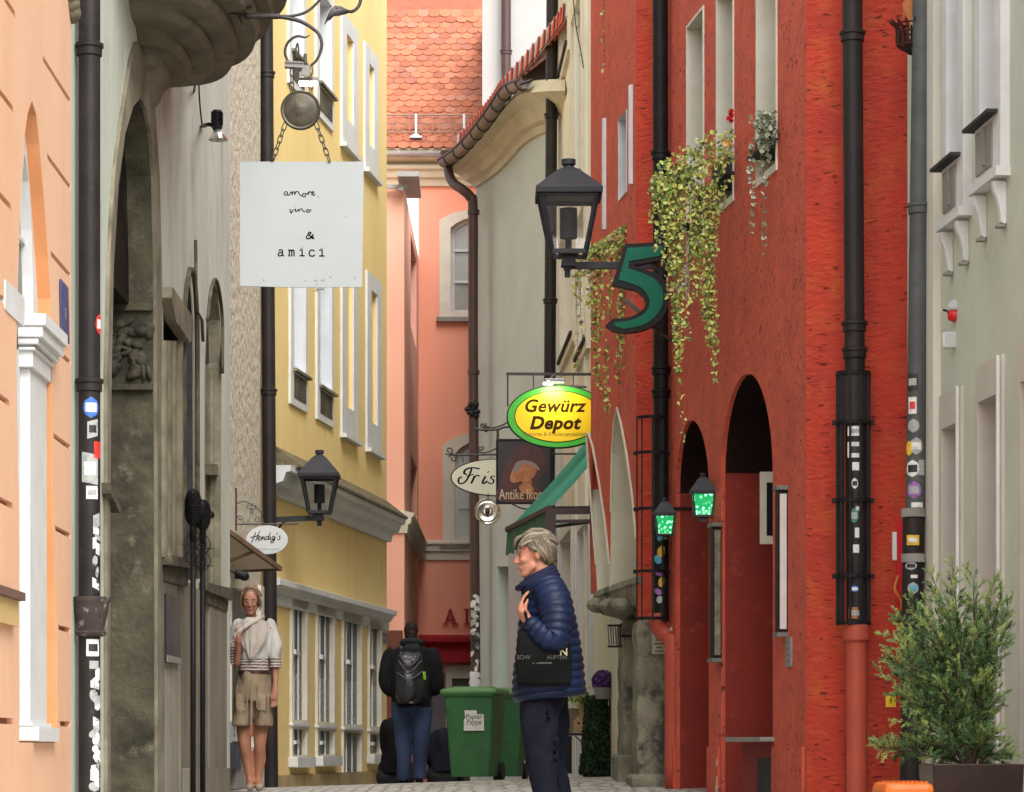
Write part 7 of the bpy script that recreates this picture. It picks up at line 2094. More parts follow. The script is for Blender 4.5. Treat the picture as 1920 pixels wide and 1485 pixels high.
    for k in range(3):
        z = k*9
        cl.tube([q(1012 - k*2, 1077+z*.75, 0) + Vector((math.cos(a)*(.072+.016*k), math.sin(a)*(.075+.022*k), math.cos(a)*.035)) for a in [2*math.pi*i/32 for i in range(32)]], .017, 8, closed=True)
    cl.add([q(981,1094,-.05), q(975,1102,-.05), q(978,1118,-.05), q(990,1122,-.06), q(994,1100,-.07)], [(0,1,2,3,4)])
    cl.obj('collar', mat('navy_collar', (.014,.017,.045), .6), root, smooth=True)
    # hair: combed back locks over the skull
    hm = [mat('hair_ash', (.17,.135,.09), .6, (.12,.095,.065), 30), mat('hair_dark_ash', (.10,.085,.060), .65), mat('hair_blond_grey', (.29,.24,.16), .6)]
    hb = MB(); H.ball(hb, (-.024,0,.040), (.099,.080,.095)); H.ball(hb, (-.056,0,-.008), (.066,.074,.072)); ho = fuse(hb, 'hair', hm[0], root, vox=.008, it=2)
    h = MB()
    for i in range(420):
        side = rn.uniform(-1, 1); a0 = rn.uniform(-.35, 1.9)
        pts = []
        L = rn.uniform(.7, 1.25)
        for k in range(6):
            a = a0 + L*k/5
            x = math.cos(a)*.108 - .024; z = math.sin(a)*.102 + .036
            # a runs over the top from the forehead to the nape
            a_ = 1.10*side
            yy = math.sin(a_)*.084; sh = math.cos(a_)
            pts.append(H.p(x*1.0 if abs(side) < .8 else x*.96, yy*(1.0 if z > -.02 else .95), .03 + (z-.03)*max(.35, sh) + rn.uniform(-.003,.003)))
        if a0 < .25 and abs(side) > .35: continue
        h.cur = rn.choices([0,1,2], [4, 2 + (3 if a0 > 1.1 else 0), 2.5])[0]
        r0 = rn.uniform(.004,.009)
        h.tube(smooth_pts(pts, 2), [r0*(.5+.6*math.sin(math.pi*i/10.5)) for i in range(11)], 5)
    for i in range(240):     # side and nape locks on the camera side and the far side
        sg = -1 if rn.random() < .6 else 1
        # l axis: find the camera facing side
        cam_side = -1 if H.l.y > 0 else 1
        s_ = cam_side if sg < 0 else -cam_side
        x0 = rn.uniform(-.11, .045); z0 = rn.uniform(.03, .10)
        x1 = x0 - rn.uniform(.02,.06); z1 = z0 - rn.uniform(.05,.10)
        if x0 > -.0: z1 = max(z1, .005)
        if x1 > -.035: z1 = max(z1, .012)
        x1 = max(x1, -.118); z1 = max(z1, -.078)
        def srf(x, z): 
            v = 1 - ((x+.028)/.104)**2 - ((z-.030)/.112)**2; return .084*math.sqrt(max(.04, v))
        pts = [H.p(lerp(x0,x1,t), s_*(srf(lerp(x0,x1,t), lerp(z0,z1,t))+.004), lerp(z0,z1,t)) for t in (0,.33,.66,1)]
        h.cur = rn.choices([0,1,2], [4,4.5,2])[0]; r0 = rn.uniform(.004,.008)
        h.tube(smooth_pts(pts, 2), [r0,r0,r0*1.1,r0,r0*.8,r0*.6,r0*.3], 5)
    for i in range(26):     # fringe over the forehead
        y0 = rn.uniform(-.05,.05); pts = [H.p(.045, y0, .112), H.p(.078, y0, .100+rn.uniform(-.006,.006)), H.p(.098, y0*.9, .080+rn.uniform(-.008,.006)), H.p(.104, y0*.8, .060+rn.uniform(-.01,.01))]
        h.cur = rn.choices([0,1,2],[3,.5,4])[0]; h.tube(smooth_pts(pts, 2), [.007,.008,.008,.007,.006,.004,.002], 5)
    h.obj('hair_lock', hm, ho, smooth=True)
    # tote bag under the arm
    bag = thing('tote_bag', q(1015,1285,-.27), 'black shopping bag with pale print at the side of the grey haired man', 'bag')
    W = Wall((-1, Y-.275), (2, Y-.275)); mb = MB(); rings = []
    for i in range(13):
        t = i/12; py = lerp(1188, 1287, t); w0, w1 = 970 - 4*math.sin(t*3), 1064 + 5*math.sin(t*2.6); th = .02 + .028*math.sin(math.pi*min(1, t*1.05))
        a, c = P(w0, py, Y), P(w1, py, Y); cx = (a.x+c.x)/2
        rings.append([v + Vector((0, .007*noise.noise(v*9), 0)) for v in super_ring(Vector((cx, Y-.275, 0)), (c.x-a.x)/2, th, a.z, 28, .7)])
    mb.loft(rings); mb.obj('pouch', mat('black_bag_cloth', (.005,.006,.006), .9, (.008,.009,.009), 12, spec=.1, bump=.3, bscale=18, bdist=.01), bag, smooth=True)
    t = MB(); W2 = Wall((-1, Y-.322), (2, Y-.322))
    text_obj(t, W2, 'N', .055, (W2.uz(1057,0)[0], W2.uz(0,1229)[1]), .0, bold=.001); pass
    t.obj('bold_letter', mat('pale_gold_print', (.40,.38,.22), .6), bag)
    t = MB(); text_obj(t, W2, 'SCHWARZHAUPTEN', .030, (W2.uz(1016,0)[0], W2.uz(0,1236)[1]), .0, sx=.92)
    for i in range(14): t.box(W2.w(W2.uz(1000,0)[0]+i*.0072, W2.uz(0,1243)[1], .0005), (.005,.001,.008 if i % 3 else .011))
    t.obj('print', mat('dim_print', (.075,.075,.062), .6), bag)
    st = MB(); st.tube(smooth_pts([q(990,1190,-.285), q(986,1165,-.295), q(981,1140,-.275), q(992,1118,-.20), q(1012,1098,-.13)], 5), .007, 6); st.obj('strap', M_text, bag, smooth=True)
older_man()

def woman():
    Y = 23.9; q = lambda px, py, d=0: P(px, py, Y) + Vector((0, d, 0)); rn = random.Random(5)
    g = q(0,1479).z
    root = thing('person', (q(473,0).x, Y, g), 'smiling woman in glasses, cream blouse and khaki shorts, standing by the stucco house', 'person')
    H = Head(q(470, 1127, .0), (0.0,-1,-.20), (0.03,-.2,1), .94)
    b = MB(); H.build(b, False)
    K = lambda a, c, ra, rb: b.cap(q(*a), q(*c), ra, rb, 12)
    K((469,1158,.03), (472,1190,.03), .05, .085); K((472,1190,.03), (474,1262,.03), .085, .085); K((474,1262,.03), (474,1300,.03), .11, .11)
    K((480,1172,.03), (506,1178,.03), .06, .05); K((508,1180,.03), (517,1225,.02), .045, .036); K((517,1225,.02), (517,1275,-.02), .036, .024)
    K((517,1275,-.02), (516,1298,-.03), .022, .026); b.cap(q(516,1300,-.03), q(515,1309,-.03), .028, .026)
    fingers(b, q(515,1310,-.03), Vector((-.05,0,-1)).normalized(), Vector((-.15,-.2,-.95)).normalized(), Vector((1,0,0)), L=.075, r=.0085, gap=.016)
    b.cap(q(511,1300,-.04), q(509,1311,-.05), .010, .008)
    K((460,1172,.03), (443,1180,.03), .06, .05); K((441,1182,.03), (444,1243,.0), .042, .034); K((445,1243,-.02), (450,1204,-.14), .034, .022)
    K((450,1204,-.14), (450,1192,-.15), .026, .028); fingers(b, q(450,1190,-.16), Vector((.2,-.2,.9)).normalized(), Vector((.5,.3,.4)).normalized(), Vector((1,0,0)), L=.065, r=.0085, gap=.015)
    fuse(b, 'body', SKINW, root, vox=.0085, it=2)
    body = [c for c in root.children if c.name.startswith('body')][0]
    H.features(body, brow=mat('brown_brow', (.16,.09,.05), .8), glasses=True, lip=mat('lips_pink', (.45,.13,.11), .45))
    lg = MB()
    for pts in ([(459,1300,.03),(457,1362,.03),(459,1398,.0),(463,1425,.03),(468,1462,.02)], [(488,1300,.03),(488,1362,.03),(487,1398,.0),(487,1425,.03),(484,1460,.02)]):
        sleeve(lg, [q(*p) for p in pts], [.085,.066,.050,.050,.028], n=18)
        lg.cap(q(pts[-1][0], 1462, .02), q(pts[-1][0]+3, 1473, -.09), .030, .028)
    lg.cap(q(474,1290,.03), q(474,1305,.03), .12, .12)
    fuse(lg, 'legs', SKINL, root, vox=.011, it=2)
    for px in (470, 487):
        s = MB(); s.cap(q(px,1474,.03), q(px+1,1476,-.13), .036, .034); s.cap(q(px,1470,.04), q(px,1474,.0), .034, .036); fuse(s, 'shoe', mat('straw_shoe', (.34,.27,.20), .8, (.26,.20,.14), 20), root, vox=.01)
    cream = mat('cream_blouse', (.47,.42,.365), .85, (.39,.345,.30), 6, bump=.9, bscale=12, bdist=.04, bstretch=(1,1,.35))
    white = mat('white_blouse', (.48,.465,.44), .85, (.38,.365,.34), 6, bump=.9, bscale=12, bdist=.04, bstretch=(1,1,.35))
    t = MB(); garment(t, Y, [(1158,460,482,.07),(1164,450,492,.10),(1170,443,504,.12),(1184,441,508,.13),(1205,445,507,.135),(1225,448,505,.13),(1238,450,503,.125)], d=.03, fold=.012, step=1.5)
    sleeve(t, [q(497,1167,.03), q(508,1175,.03), q(513,1195,.02), q(516,1215,.0), q(515,1236,-.01)], [.050,.050,.050,.052,.048], n=20); sleeve(t, [q(455,1167,.03), q(444,1174,.03), q(439,1195,.03), q(438,1218,.02)], [.046,.048,.050,.048], n=18)
    fuse(t, 'blouse', white, root, vox=.010, it=3, noise_amp=.020, noise_sc=14)
    t = MB(); garment(t, Y, [(1222,450,504,.118),(1240,448,504,.125),(1262,448,505,.125)], d=.03, fold=.008, step=1.0)
    stripe = bpy.data.materials.new('striped_knit'); stripe.use_nodes = True; nt_ = stripe.node_tree; N = nt_.nodes; L = nt_.links
    tc = N.new('ShaderNodeTexCoord'); wv = N.new('ShaderNodeTexWave'); wv.bands_direction = 'Z'; wv.inputs['Scale'].default_value = 13; wv.inputs['Distortion'].default_value = 2.5; wv.inputs['Detail Scale'].default_value = 2
    cr = N.new('ShaderNodeValToRGB'); cr.color_ramp.elements[0].position = .42; cr.color_ramp.elements[0].color = (.10,.065,.05,1); cr.color_ramp.elements[1].position = .58; cr.color_ramp.elements[1].color = (.48,.43,.39,1)
    L.new(tc.outputs['Object'], wv.inputs['Vector']); L.new(wv.outputs['Color'], cr.inputs[0]); L.new(cr.outputs[0], N['Principled BSDF'].inputs['Base Color']); N['Principled BSDF'].inputs['Roughness'].default_value = .9
    t.obj('striped_top', stripe, root, smooth=True)
    # loose tied front of the blouse coming down in a V
    v = MB(); rows = []
    for i in range(15):
        tt = i/14; py = lerp(1166, 1237, tt); l = lerp(446, 470, tt**1.7); r_ = lerp(505, 476, tt**2.6)
        rows.append([q(lerp(l, r_, k/14), py + 2*math.sin(k), -.108 - .03*math.sin(math.pi*k/14) - .010*math.sin(k*1.9 + tt*5)) for k in range(15)])
    v.loft(rows, caps=False, close=False); v.obj('blouse_front', cream, root, smooth=True)
    s = MB(); sleeve(s, [q(516,1233,-.01), q(517,1243,-.01), q(517,1252,-.015)], [.050,.047,.049], n=18); s.obj('striped_cuff', stripe, root, smooth=True)
    s = MB(); sleeve(s, [q(436,1215,.01), q(440,1232,.0), q(441,1245,.0)], [.044,.041,.040], n=16); s.obj('striped_cuff', stripe, root, smooth=True)
    s = MB(); sleeve(s, [q(494,1156,.0), q(484,1163,-.11), q(470,1172,-.15), q(456,1182,-.165), q(446,1192,-.15), q(440,1202,-.12)], [.016,.024,.022,.018,.022,.03], n=12); fuse(s, 'tied_sleeve', cream, root, vox=.009, it=1, noise_amp=.008, noise_sc=30)
    k = MB(); garment(k, Y, [(1258,448,505,.13),(1266,446,506,.135),(1300,440,508,.15),(1316,439,509,.155)], d=.03, fold=.012, step=2, seed=4, n=56)
    garment(k, Y, [(1305,440,475,.14),(1340,436,472,.145),(1362,433,471,.15)], d=.03, fold=.02, step=2, seed=8, n=36)
    garment(k, Y, [(1305,473,508,.14),(1340,476,509,.145),(1362,477,511,.15)], d=.03, fold=.02, step=2, seed=6, n=36)
    khaki = mat('khaki_cotton', (.29,.215,.14), .85, (.22,.16,.10), 6, bump=.4, bscale=20, bdist=.012)
    ko = fuse(k, 'shorts', khaki, root, vox=.010, it=2, noise_amp=.018, noise_sc=13)
    c = MB()
    for px in (456, 494):
        c.tube(smooth_pts([q(px-9,1285,-.118), q(px-10,1310,-.125), q(px-9,1328,-.132), q(px,1331,-.136), q(px+9,1328,-.132), q(px+9,1300,-.124)], 3), .006, 5)
    c.tube([q(473,1275,-.115), q(474,1318,-.135), q(473,1361,-.150)], .010, 6)
    c.obj('pocket', khaki, ko, smooth=True, auto=40)
    c = MB(); c.loft([super_ring(Vector((q(476,0).x, Y+.03, 0)), .133, .140, q(0,py).z, 40) for py in (1257, 1264)]); c.obj('belt', mat('dark_belt', (.045,.018,.014), .4), root, smooth=True, auto=40)
    hm = [mat('hair_brown', (.12,.065,.038), .6), mat('hair_light_brown', (.24,.14,.075), .6)]
    hb = MB(); H.ball(hb, (-.026,0,.038), (.100,.090,.100)); H.ball(hb, (-.05,0,-.03), (.055,.082,.075)); ho = fuse(hb, 'hair', hm[0], root, vox=.009)
    h = MB()
    for i in range(240):
        a = rn.uniform(-1.35, 1.35); pts = []
        for k_ in range(5):
            t = k_/4; rr = 1.0 + rn.uniform(-.01,.02)
            ang = lerp(.95, 2.2, t)     # from the hairline backwards
            x = math.cos(ang)*.098 - .02; up = math.sin(ang)*.104
            pts.append(H.p(x - .012*abs(math.sin(a)), math.sin(a)*up*.92*rr, .038 + math.cos(a)*up*1.02*rr - (.035*abs(math.sin(a))*t)))
        h.cur = rn.choice([0,1,1]); h.tube(smooth_pts(pts, 2), [.004,.005,.005,.005,.005,.005,.005,.004,.003], 5)
    for sg in (-1, 1):
        for i in range(34): h.tube(smooth_pts([H.p(.045-.01*rn.random(), sg*.068, .082), H.p(.038, sg*(.082+.008*rn.random()), .03), H.p(.015-.02*rn.random(), sg*(.086+.010*rn.random()), -.03), H.p(-.01, sg*.078, -.085)], 3), .0052, 5)
    h.obj('hair_lock', hm, ho, smooth=True)
woman()

def backpacker():
    Y = 31.8; q = lambda px, py, d=0: P(px, py, Y) + Vector((0, d, 0))
    g = ground(-.8, Y)
    root = thing('person', (q(772,0).x, Y, g), 'dark haired man in black jacket and blue jeans seen from behind, walking away', 'person')
    H = Head(q(771, 1188), (.05, 1, -.05), (0,0,1), .98)
    b = MB(); H.build(b)
    K = lambda a, c, ra, rb: b.cap(q(*a), q(*c), ra, rb, 12)
    K((771,1215,0), (771,1310,0), .09, .09)
    for sg in (-1, 1):
        K((771+sg*12,1228,0), (771+sg*34,1232,0), .05, .045); K((771+sg*36,1232,0), (771+sg*48,1272,0), .04, .035); K((771+sg*48,1272,0), (771+sg*36,1300,.09), .035, .03)
        K((771+sg*12,1318,0), (771+sg*16,1390,.0), .065, .045); K((771+sg*16,1390,0), (771+sg*15,1455,0), .045, .035); K((771+sg*15,1460,0), (771+sg*15,1465,.12), .035, .03)
        b.cap(q(771+sg*36,1300,.09), q(771+sg*31,1308,.12), .035, .03)
    fuse(b, 'body', SKIN, root, vox=.012)
    hb = MB(); H.ball(hb, (-.018,0,.040), (.102,.080,.094)); H.ball(hb, (-.05,0,-.02), (.058,.068,.07)); fuse(hb, 'hair', mat('hair_black_brown', (.020,.014,.011), .7, (.035,.025,.018), 40), root, vox=.010, it=1, noise_amp=.012, noise_sc=60)
    black = mat('black_softshell', (.010,.010,.011), .8, (.016,.016,.018), 7, bump=.4, bscale=10, bdist=.02)
    J = MB(); garment(J, Y, [(1206,758,786,.08),(1212,748,796,.12),(1220,736,808,.14),(1236,731,812,.15),(1280,733,810,.16),(1326,736,808,.16)], fold=.02, step=2)
    for sg in (-1, 1): sleeve(J, [q(771+sg*30,1222), q(771+sg*41,1232), q(771+sg*49,1262), q(771+sg*49,1285,.02), q(771+sg*38,1300,.08)], [.075,.085,.075,.07,.055], n=16)
    fuse(J, 'jacket', black, root, vox=.016, it=2, noise_amp=.02, noise_sc=9)
    h = MB(); h.tube([q(772,1208,0) + Vector((math.cos(a)*.105, math.sin(a)*.10 - .02, -.03*math.sin(a)+.01)) for a in [2*math.pi*i/20 for i in range(20)]], .036, 8, closed=True); h.ball(q(773,1216,-.10), (.10,.05,.06)); fuse(h, 'hood', mat('charcoal_hood', (.028,.030,.034), .85), root, vox=.012)
    j = MB()
    sleeve(j, [q(756,1318), q(754,1345), q(756,1390,.02), q(757,1430,-.02), q(757,1462,0)], [.13,.12,.088,.078,.078], n=18); sleeve(j, [q(789,1318), q(791,1345), q(790,1390,-.02), q(788,1430,.02), q(787,1462,0)], [.13,.12,.088,.078,.078], n=18)
    j.cap(q(760,1322), q(784,1322), .135, .135)
    fuse(j, 'jeans', mat('blue_denim', (.020,.035,.085), .85, (.050,.080,.16), 4, mix=(.5,.8), bump=.3, bscale=12, bdist=.015), root, vox=.015, it=1, noise_amp=.014, noise_sc=10)
    for px in (757, 787):
        s = MB(); s.cap(q(px,1466,-.02), q(px,1467,.16), .045, .04); fuse(s, 'shoe', M_text, root, vox=.014)
    # backpack
    bp = thing('backpack', q(770,1320,-.2), 'black backpack with a bright green bottle top, worn by the man walking away', 'backpack')
    m = MB(); rings = []
    for py, l, r_, d in [(1224,752,786,.06),(1232,744,793,.11),(1255,742,795,.13),(1285,742,797,.15),(1308,743,796,.15),(1319,749,790,.12)]:
        a, c = q(l, py), q(r_, py); rings.append(super_ring(Vector(((a.x+c.x)/2, Y-.22, 0)), (c.x-a.x)/2, d, a.z, 28, .75))
    m.loft(rings); m.ball(q(765,1290,-.36), (.12,.045,.17)); m.ball(q(764,1250,-.33), (.10,.04,.09))
    nyl = mat('black_nylon', (.014,.014,.017), .38, (.024,.024,.028), 9, bump=.4, bscale=16, bdist=.012)
    fuse(m, 'pouch', nyl, bp, vox=.012, it=2, noise_amp=.012, noise_sc=14)
    m = MB()
    for pts in ([(752,1224,-.34),(757,1240,-.36),(770,1250,-.37),(784,1238,-.36),(786,1226,-.34)], [(748,1240,-.34),(768,1262,-.38),(792,1240,-.34)], [(745,1262,-.34),(770,1276,-.40),(793,1260,-.34)]): m.tube(smooth_pts([q(*p) for p in pts], 4), .009, 6)
    for sg in (-1, 1): m.tube(smooth_pts([q(771+sg*16,1226,-.12), q(771+sg*18,1214,-.06), q(771+sg*20,1214,.03)], 4), .022, 6)
    m.obj('strap', mat('grey_strap', (.07,.07,.08), .5), bp, smooth=True)
    m = MB(); m.box(q(766,1262,-.385), (.03,.01,.02)); m.box(q(772,1318,-.36), (.05,.01,.012)); m.obj('reflective_mark', M_cement, bp)
    m = MB(); c = q(792,1272,-.24); m.lathe(c, [(0,.07),(.042,.068),(.047,.03),(.047,-.02)], 16); bo = m.obj('bottle_top', mat('lime_plastic', (.25,.52,.03), .4), bp, smooth=True, auto=50)
    m = MB(); m.lathe(c, [(.046,-.02),(.048,-.05),(.045,-.22),(0,-.23)], 16); m.obj('bottle', mat('dark_bottle', (.01,.015,.012), .3), bp, smooth=True, auto=50)
backpacker()

def seated(label, cx, sh_py, Y, col, trous, hx, w=22, lean=4, hair=(.03,.02,.015)):
    q = lambda px, py, d=0: P(px, py, Y) + Vector((0, d, 0))
    g = ground((cx-VX)*Y/F, Y); base = (VY - g*F/Y*1.0)
    base = VY - g*F/Y
    root = thing('person', (q(cx,0).x, Y, g), label, 'person')
    H = Head(q(hx, sh_py-28, .04), (.2, 1, -.5), (0,.3,1), .95)
    b = MB(); H.build(b); K = lambda a, c, ra, rb: b.cap(q(*a), q(*c), ra, rb, 12)
    K((hx,sh_py,.02), (cx,base-26,-.02), .08, .09)
    for sg in (-1, 1):
        K((cx+sg*8,sh_py+12,0), (cx+sg*w*.8,sh_py+16,0), .05, .045); K((cx+sg*w*.85,sh_py+12,0), (cx+sg*(w+3),sh_py+50,.05), .05, .04); K((cx+sg*(w+3),sh_py+50,.05), (cx+sg*14,sh_py+55,.35), .04, .03)
        b.cap(q(cx+sg*14,sh_py+55,.35), q(cx+sg*12,sh_py+56,.43), .035, .025)
        K((cx+sg*12,base-20,0.05), (cx+sg*18,base-34,.42), .05, .045); K((cx+sg*18,base-34,.42), (cx+sg*16,base-6,.62), .055, .04); K((cx+sg*16,base-5,.62), (cx+sg*17,base-4,.78), .04, .035)
    fuse(b, 'body', SKIN, root, vox=.014)
    hb = MB(); H.ball(hb, (-.018,0,.040), (.102,.080,.094)); H.ball(hb, (-.05,0,-.02), (.058,.068,.07)); fuse(hb, 'hair', mat('hair_%s' % cx, hair, .7), root, vox=.012, noise_amp=.01, noise_sc=50)
    J = MB(); sleeve(J, [q(hx*.6+cx*.4,sh_py-4), q(cx,sh_py+14), q(cx,sh_py+40), q(cx,base-20,-.02)], [.08,.155,.165,.17], n=20)
    for sg in (-1, 1): sleeve(J, [q(cx+sg*10,sh_py+4), q(cx+sg*w*.9,sh_py+14), q(cx+sg*(w+4),sh_py+50,.05), q(cx+sg*16,sh_py+56,.30)], [.08,.08,.065,.05], n=14)
    fuse(J, 'jacket', col, root, vox=.018, it=2, noise_amp=.03, noise_sc=7)
    T = MB()
    for sg in (-1, 1): sleeve(T, [q(cx+sg*10,base-14,-.05), q(cx+sg*18,base-22,.2), q(cx+sg*18,base-34,.42), q(cx+sg*16,base-10,.60)], [.14,.11,.085,.065], n=14)
    T.cap(q(cx-16,base-14,-.02), q(cx+16,base-14,-.02), .13, .13)
    fuse(T, 'trousers', trous, root, vox=.018, it=2, noise_amp=.02, noise_sc=8)
seated('dark clothed person sitting on the kerb, half hidden behind the legs of the backpacker', 742, 1352, 33.4, mat('black_wool', (.012,.012,.013), .9), mat('charcoal_trousers', (.035,.035,.037), .9), 756, w=17)
seated('person in a dark navy jacket crouching behind the large green bin', 836, 1375, 33.6, mat('ink_jacket', (.014,.016,.026), .85, (.02,.022,.034), 6), mat('charcoal_trousers', (.035,.035,.037)), 856, w=24, hair=(.05,.035,.02))

# =============== BINS AND THE SHOP DISPLAY ===============
def wheelie_bin(px0, px1, top, Y, yaw, label, sticker=False):
    s = Y/F; x0, x1 = (px0-VX)*s, (px1-VX)*s; cx = (x0+x1)/2; g = ground(cx, Y)
    root = thing('wheelie_bin', (cx, Y, g), label, 'bin', 'green wheelie bins in the lane'); zt = P(0, top, Y).z
    w = (x1-x0)/2; h = zt - g; M = Matrix.Rotation(yaw, 3, 'Z')
    T = lambda x, y, z: Vector((cx, Y, g)) + M @ Vector((x, y, 0)) + Vector((0,0,z))
    gm = mat('green_bin_plastic', (.035,.145,.045), .5, (.026,.105,.034), 5, col3=(.09,.20,.09), scale3=11, mix3=(.64,.7), bump=.12, bscale=60, bdist=.002)
    b = MB()
    def sq(wx, wy, z, r=.035): 
        pts = []
        for sx, sy in ((1,1),(-1,1),(-1,-1),(1,-1)):
            for k in range(4):
                a = {(1,1):0,(-1,1):math.pi/2,(-1,-1):math.pi,(1,-1):1.5*math.pi}[(sx,sy)] + math.pi/2*k/3
                pts.append(T(sx*(wx-r)+math.cos(a)*r, sy*(wy-r)+math.sin(a)*r, z))
        return pts
    d = w*1.2
    b.loft([sq(w*.72, d*.74, .06), sq(w*.74, d*.76, .10), sq(w*.92, d*.95, h*.86), sq(w*.93, d*.96, h*.88), sq(w*1.0, d*1.02, h*.90), sq(w*1.0, d*1.02, h*.935)])
    b.obj('body', gm, root, smooth=True, auto=35)
    l = MB(); l.loft([sq(w*1.05, d*1.07, h*.925), sq(w*1.06, d*1.08, h*.95), sq(w*1.02, d*1.03, h*.972), sq(w*.7, d*.75, h*.985), sq(w*.65, d*.7, h*1.0)])
    for sx in (-1, 1): l.box(T(sx*w*.55, d*1.1, h*.96), (.10,.10,.05), rz=yaw)
    l.obj('lid', mat('green_lid_plastic', (.10,.26,.09), .45, (.08,.21,.07), 5), root, smooth=True, auto=35)
    wl = MB()
    for sx in (-1, 1):
        c = T(sx*w*.78, d*.80, .11); ax = M @ Vector((1,0,0))
        up = Vector((0,0,1)); sd = M @ Vector((0,1,0))
        wl.loft([[c + ax*o + (up*math.cos(a)+sd*math.sin(a))*.105 for a in [2*math.pi*i/20 for i in range(20)]] for o in (-.025,.025)])
    wl.obj('wheel', M_black, root)
    hd = MB(); hd.tube([T(-w*.8, d*1.15, h*.90), T(w*.8, d*1.15, h*.90)], .016, 8); hd.obj('handle', gm, root)
    if sticker:
        W = Wall((T(-w,-d*.9,0).x, T(-w,-d*.9,0).y), (T(w,-d*.9,0).x, T(w,-d*.9,0).y), off=.012)
        n = MB(); prism(n, W, W.poly([(871,1332),(894,1332),(894,1339),(907,1339),(908,1370),(870,1370),(870,1349),(873,1347)]), 0, .008); so = n.obj('sticker', mat('torn_paper', (.68,.67,.62), .7, (.58,.57,.53), 30), root)
        t = MB(); text_obj(t, W, 'Papier', .082, (W.uz(889,0)[0], W.uz(0,1350)[1]), .010, sx=.85); text_obj(t, W, 'Pappe', .082, (W.uz(889,0)[0], W.uz(0,1360)[1]), .010, sx=.85); t.obj('lettering', M_text, so)
wheelie_bin(840, 942, 1288, 31.0, R(-12), 'large green wheelie bin with a white Papier Pappe label, nearest in the lane', True)
wheelie_bin(918, 988, 1290, 32.8, R(-8), 'second green wheelie bin, standing behind the labelled one and half behind the man')

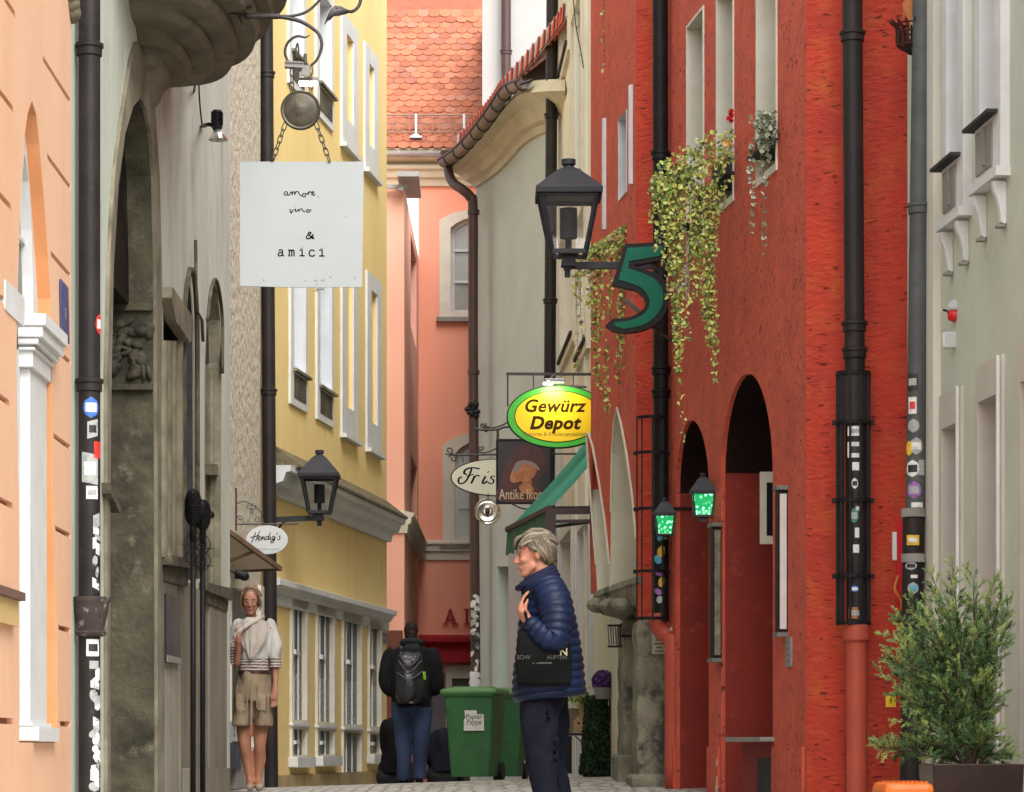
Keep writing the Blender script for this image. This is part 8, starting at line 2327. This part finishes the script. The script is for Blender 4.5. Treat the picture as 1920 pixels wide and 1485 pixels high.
def shop_display():
    Y = 27.2; q = lambda px, py, d=0: P(px, py, Y) + Vector((0, d, 0)); rn = random.Random(6)
    g = ground(1.1, Y)
    # clipped evergreen column
    root = thing('topiary_column', (q(1118,0).x, Y, g), 'dark clipped evergreen column beside the stone pier, under a purple flower ball', 'topiary')
    m = MB(); cx = q(1118,0).x; zt = q(0,1305).z
    for i in range(2600):
        t = rn.random(); r = lerp(.16, .10, t); a = rn.uniform(0, 6.28); z = lerp(g+.02, zt, t)
        m.cur = rn.choices([0,1,2],[4,3,1])[0]; leaf(m, Vector((cx+math.cos(a)*r*rn.uniform(.8,1.05), Y+math.sin(a)*r, z)), rn.uniform(.012,.022), rn)
    m.obj('foliage', [mat('yew_dark', (.018,.040,.018), .8), mat('yew_mid', (.03,.06,.022), .8), mat('yew_light', (.08,.12,.05), .8)], root, recalc=False)
    m = MB(); m.tube([(cx,Y,g),(cx,Y,zt)], [.13,.08], 10); m.obj('stem', mat('twig_brown', (.02,.018,.012), .9), root)
    pur = [mat('purple_bloom', (.13,.045,.22), .9), mat('purple_dark', (.055,.02,.11), .9), mat('lilac_bloom', (.26,.13,.36), .9)]
    for px, py, r, d, lb in ((1130,1278,.105,-.1,'round purple flower ball in a grey pot on a dark stand, the nearer one'), (1160,1266,.09,.25,'round purple flower ball half hidden by the stone pier')):
        root = thing('potted_flowers', q(px, py+24, d), lb, 'potted flowers', 'purple flowers by the shop')
        m = MB(); c = q(px, py, d)
        for i in range(900):
            v = Vector((rn.gauss(0,1), rn.gauss(0,1), rn.gauss(0,1))).normalized()
            if v.z < -.5: continue
            m.cur = rn.choices([0,1,2],[4,3,2])[0]; leaf(m, c + v*r*rn.uniform(.85,1.03), .013, rn)
        m.ball(c, r*.85, 10, 8); m.obj('blooms', pur, root, recalc=False)
        m = MB(); m.lathe(c + Vector((0,0,-r*.55)), [(.09,.0),(.095,-.01),(.07,-.11),(0,-.11)], 16); m.obj('flower_pot', M_cement, root, smooth=True, auto=40)
        if px < 1150:
            m = MB()
            for a in range(3): m.tube([c + Vector((.06*math.cos(a*2.1),.06*math.sin(a*2.1),-.16)), Vector((c.x+.12*math.cos(a*2.1), c.y+.12*math.sin(a*2.1), g))], .008, 5)
            m.obj('stand_leg', M_black, root)
    root = thing('slatted_stand', (q(1158,0).x, Y+.1, g), 'slatted pale wooden and black stand between the topiary and the stone pier', 'stand')
    m = MB()
    for k, px in enumerate((1146,1150,1154,1159,1164,1169)):
        m.bar(q(px, 1305, .0), Vector((q(px+1,0).x, Y+.0, g)), .010)
    m.obj('slat', mat('pale_slat', (.50,.38,.26), .7), root)
    m = MB()
    for py in (1304,1352,1398): m.bar(q(1143,py), q(1172,py), .02)
    m.bar(q(1171,1300,.03), Vector((q(1171,0).x, Y+.03, g)), .03); m.bar(q(1144,1300,.03), Vector((q(1146,0).x, Y+.03, g)), .02); m.obj('frame', M_black, root)
    # table with a bird house and a box
    root = thing('display_table', (q(1078,0).x, Y, g), 'small black display table behind the man in the navy jacket', 'table')
    m = MB(); m.box(q(1080,1377,.1), (.26,.4,.02)); m.obj('table_top', M_black, root)
    m = MB(); m.box(q(1062,1415,.1), (.10,.35,.36)); m.bar(q(1078,1380,-.05), q(1092,1393,-.05), .012); m.obj('leg', M_black, root)
    root = thing('bird_house', q(1088,1376,.05), 'small plain wooden bird house on the black display table', 'bird house')
    m = MB(); W = Wall((0,Y),(3,Y)); prism(m, W, W.poly([(1076,1376),(1076,1352),(1084,1342),(1094,1351),(1094,1376)]), -.12, .0); m.obj('box', mat('raw_pine', (.50,.32,.18), .7, (.42,.26,.14), 8), root)
    m = MB(); m.ball(q(1085,1356,-.003), (.012,.004,.012)); m.obj('entrance', M_text, root)
    root = thing('cardboard_box', q(1072,1376,.15), 'brown cardboard box with greenery behind the bird house', 'box')
    m = MB(); m.box(q(1076,1352,.28), (.24,.14,.25)); m.obj('carton', mat('brown_card', (.24,.17,.11), .8), root)
    m = MB(); m.box(q(1092,1336,.2), (.05,.05,.34)); m.obj('flap', mat('raw_pine', (.50,.32,.18)), root)
    m = MB()
    for i in range(160): m.cur = rn.randrange(3); leaf(m, q(1088+rn.gauss(0,10), 1308+rn.gauss(0,7), rn.uniform(0,.3)), .018, rn)
    m.obj('greenery', [LEAF[2], LEAF[1], LEAF[4]], root, recalc=False)
    root = thing('red_jar', q(1059,1376,.0), 'small bright red jar with a white top on the display table', 'jar')
    m = MB(); m.lathe(q(1058,1376,.0), [(.022,0),(.026,.03),(.022,.07),(.015,.075)], 12); m.obj('jar', mat('signal_red', (.62,.01,.02)), root, smooth=True)
    m = MB(); m.lathe(q(1058,1376,.0), [(.014,.08),(.016,.13),(.01,.135)], 12); m.obj('lid', M_white, root, smooth=True)
shop_display()
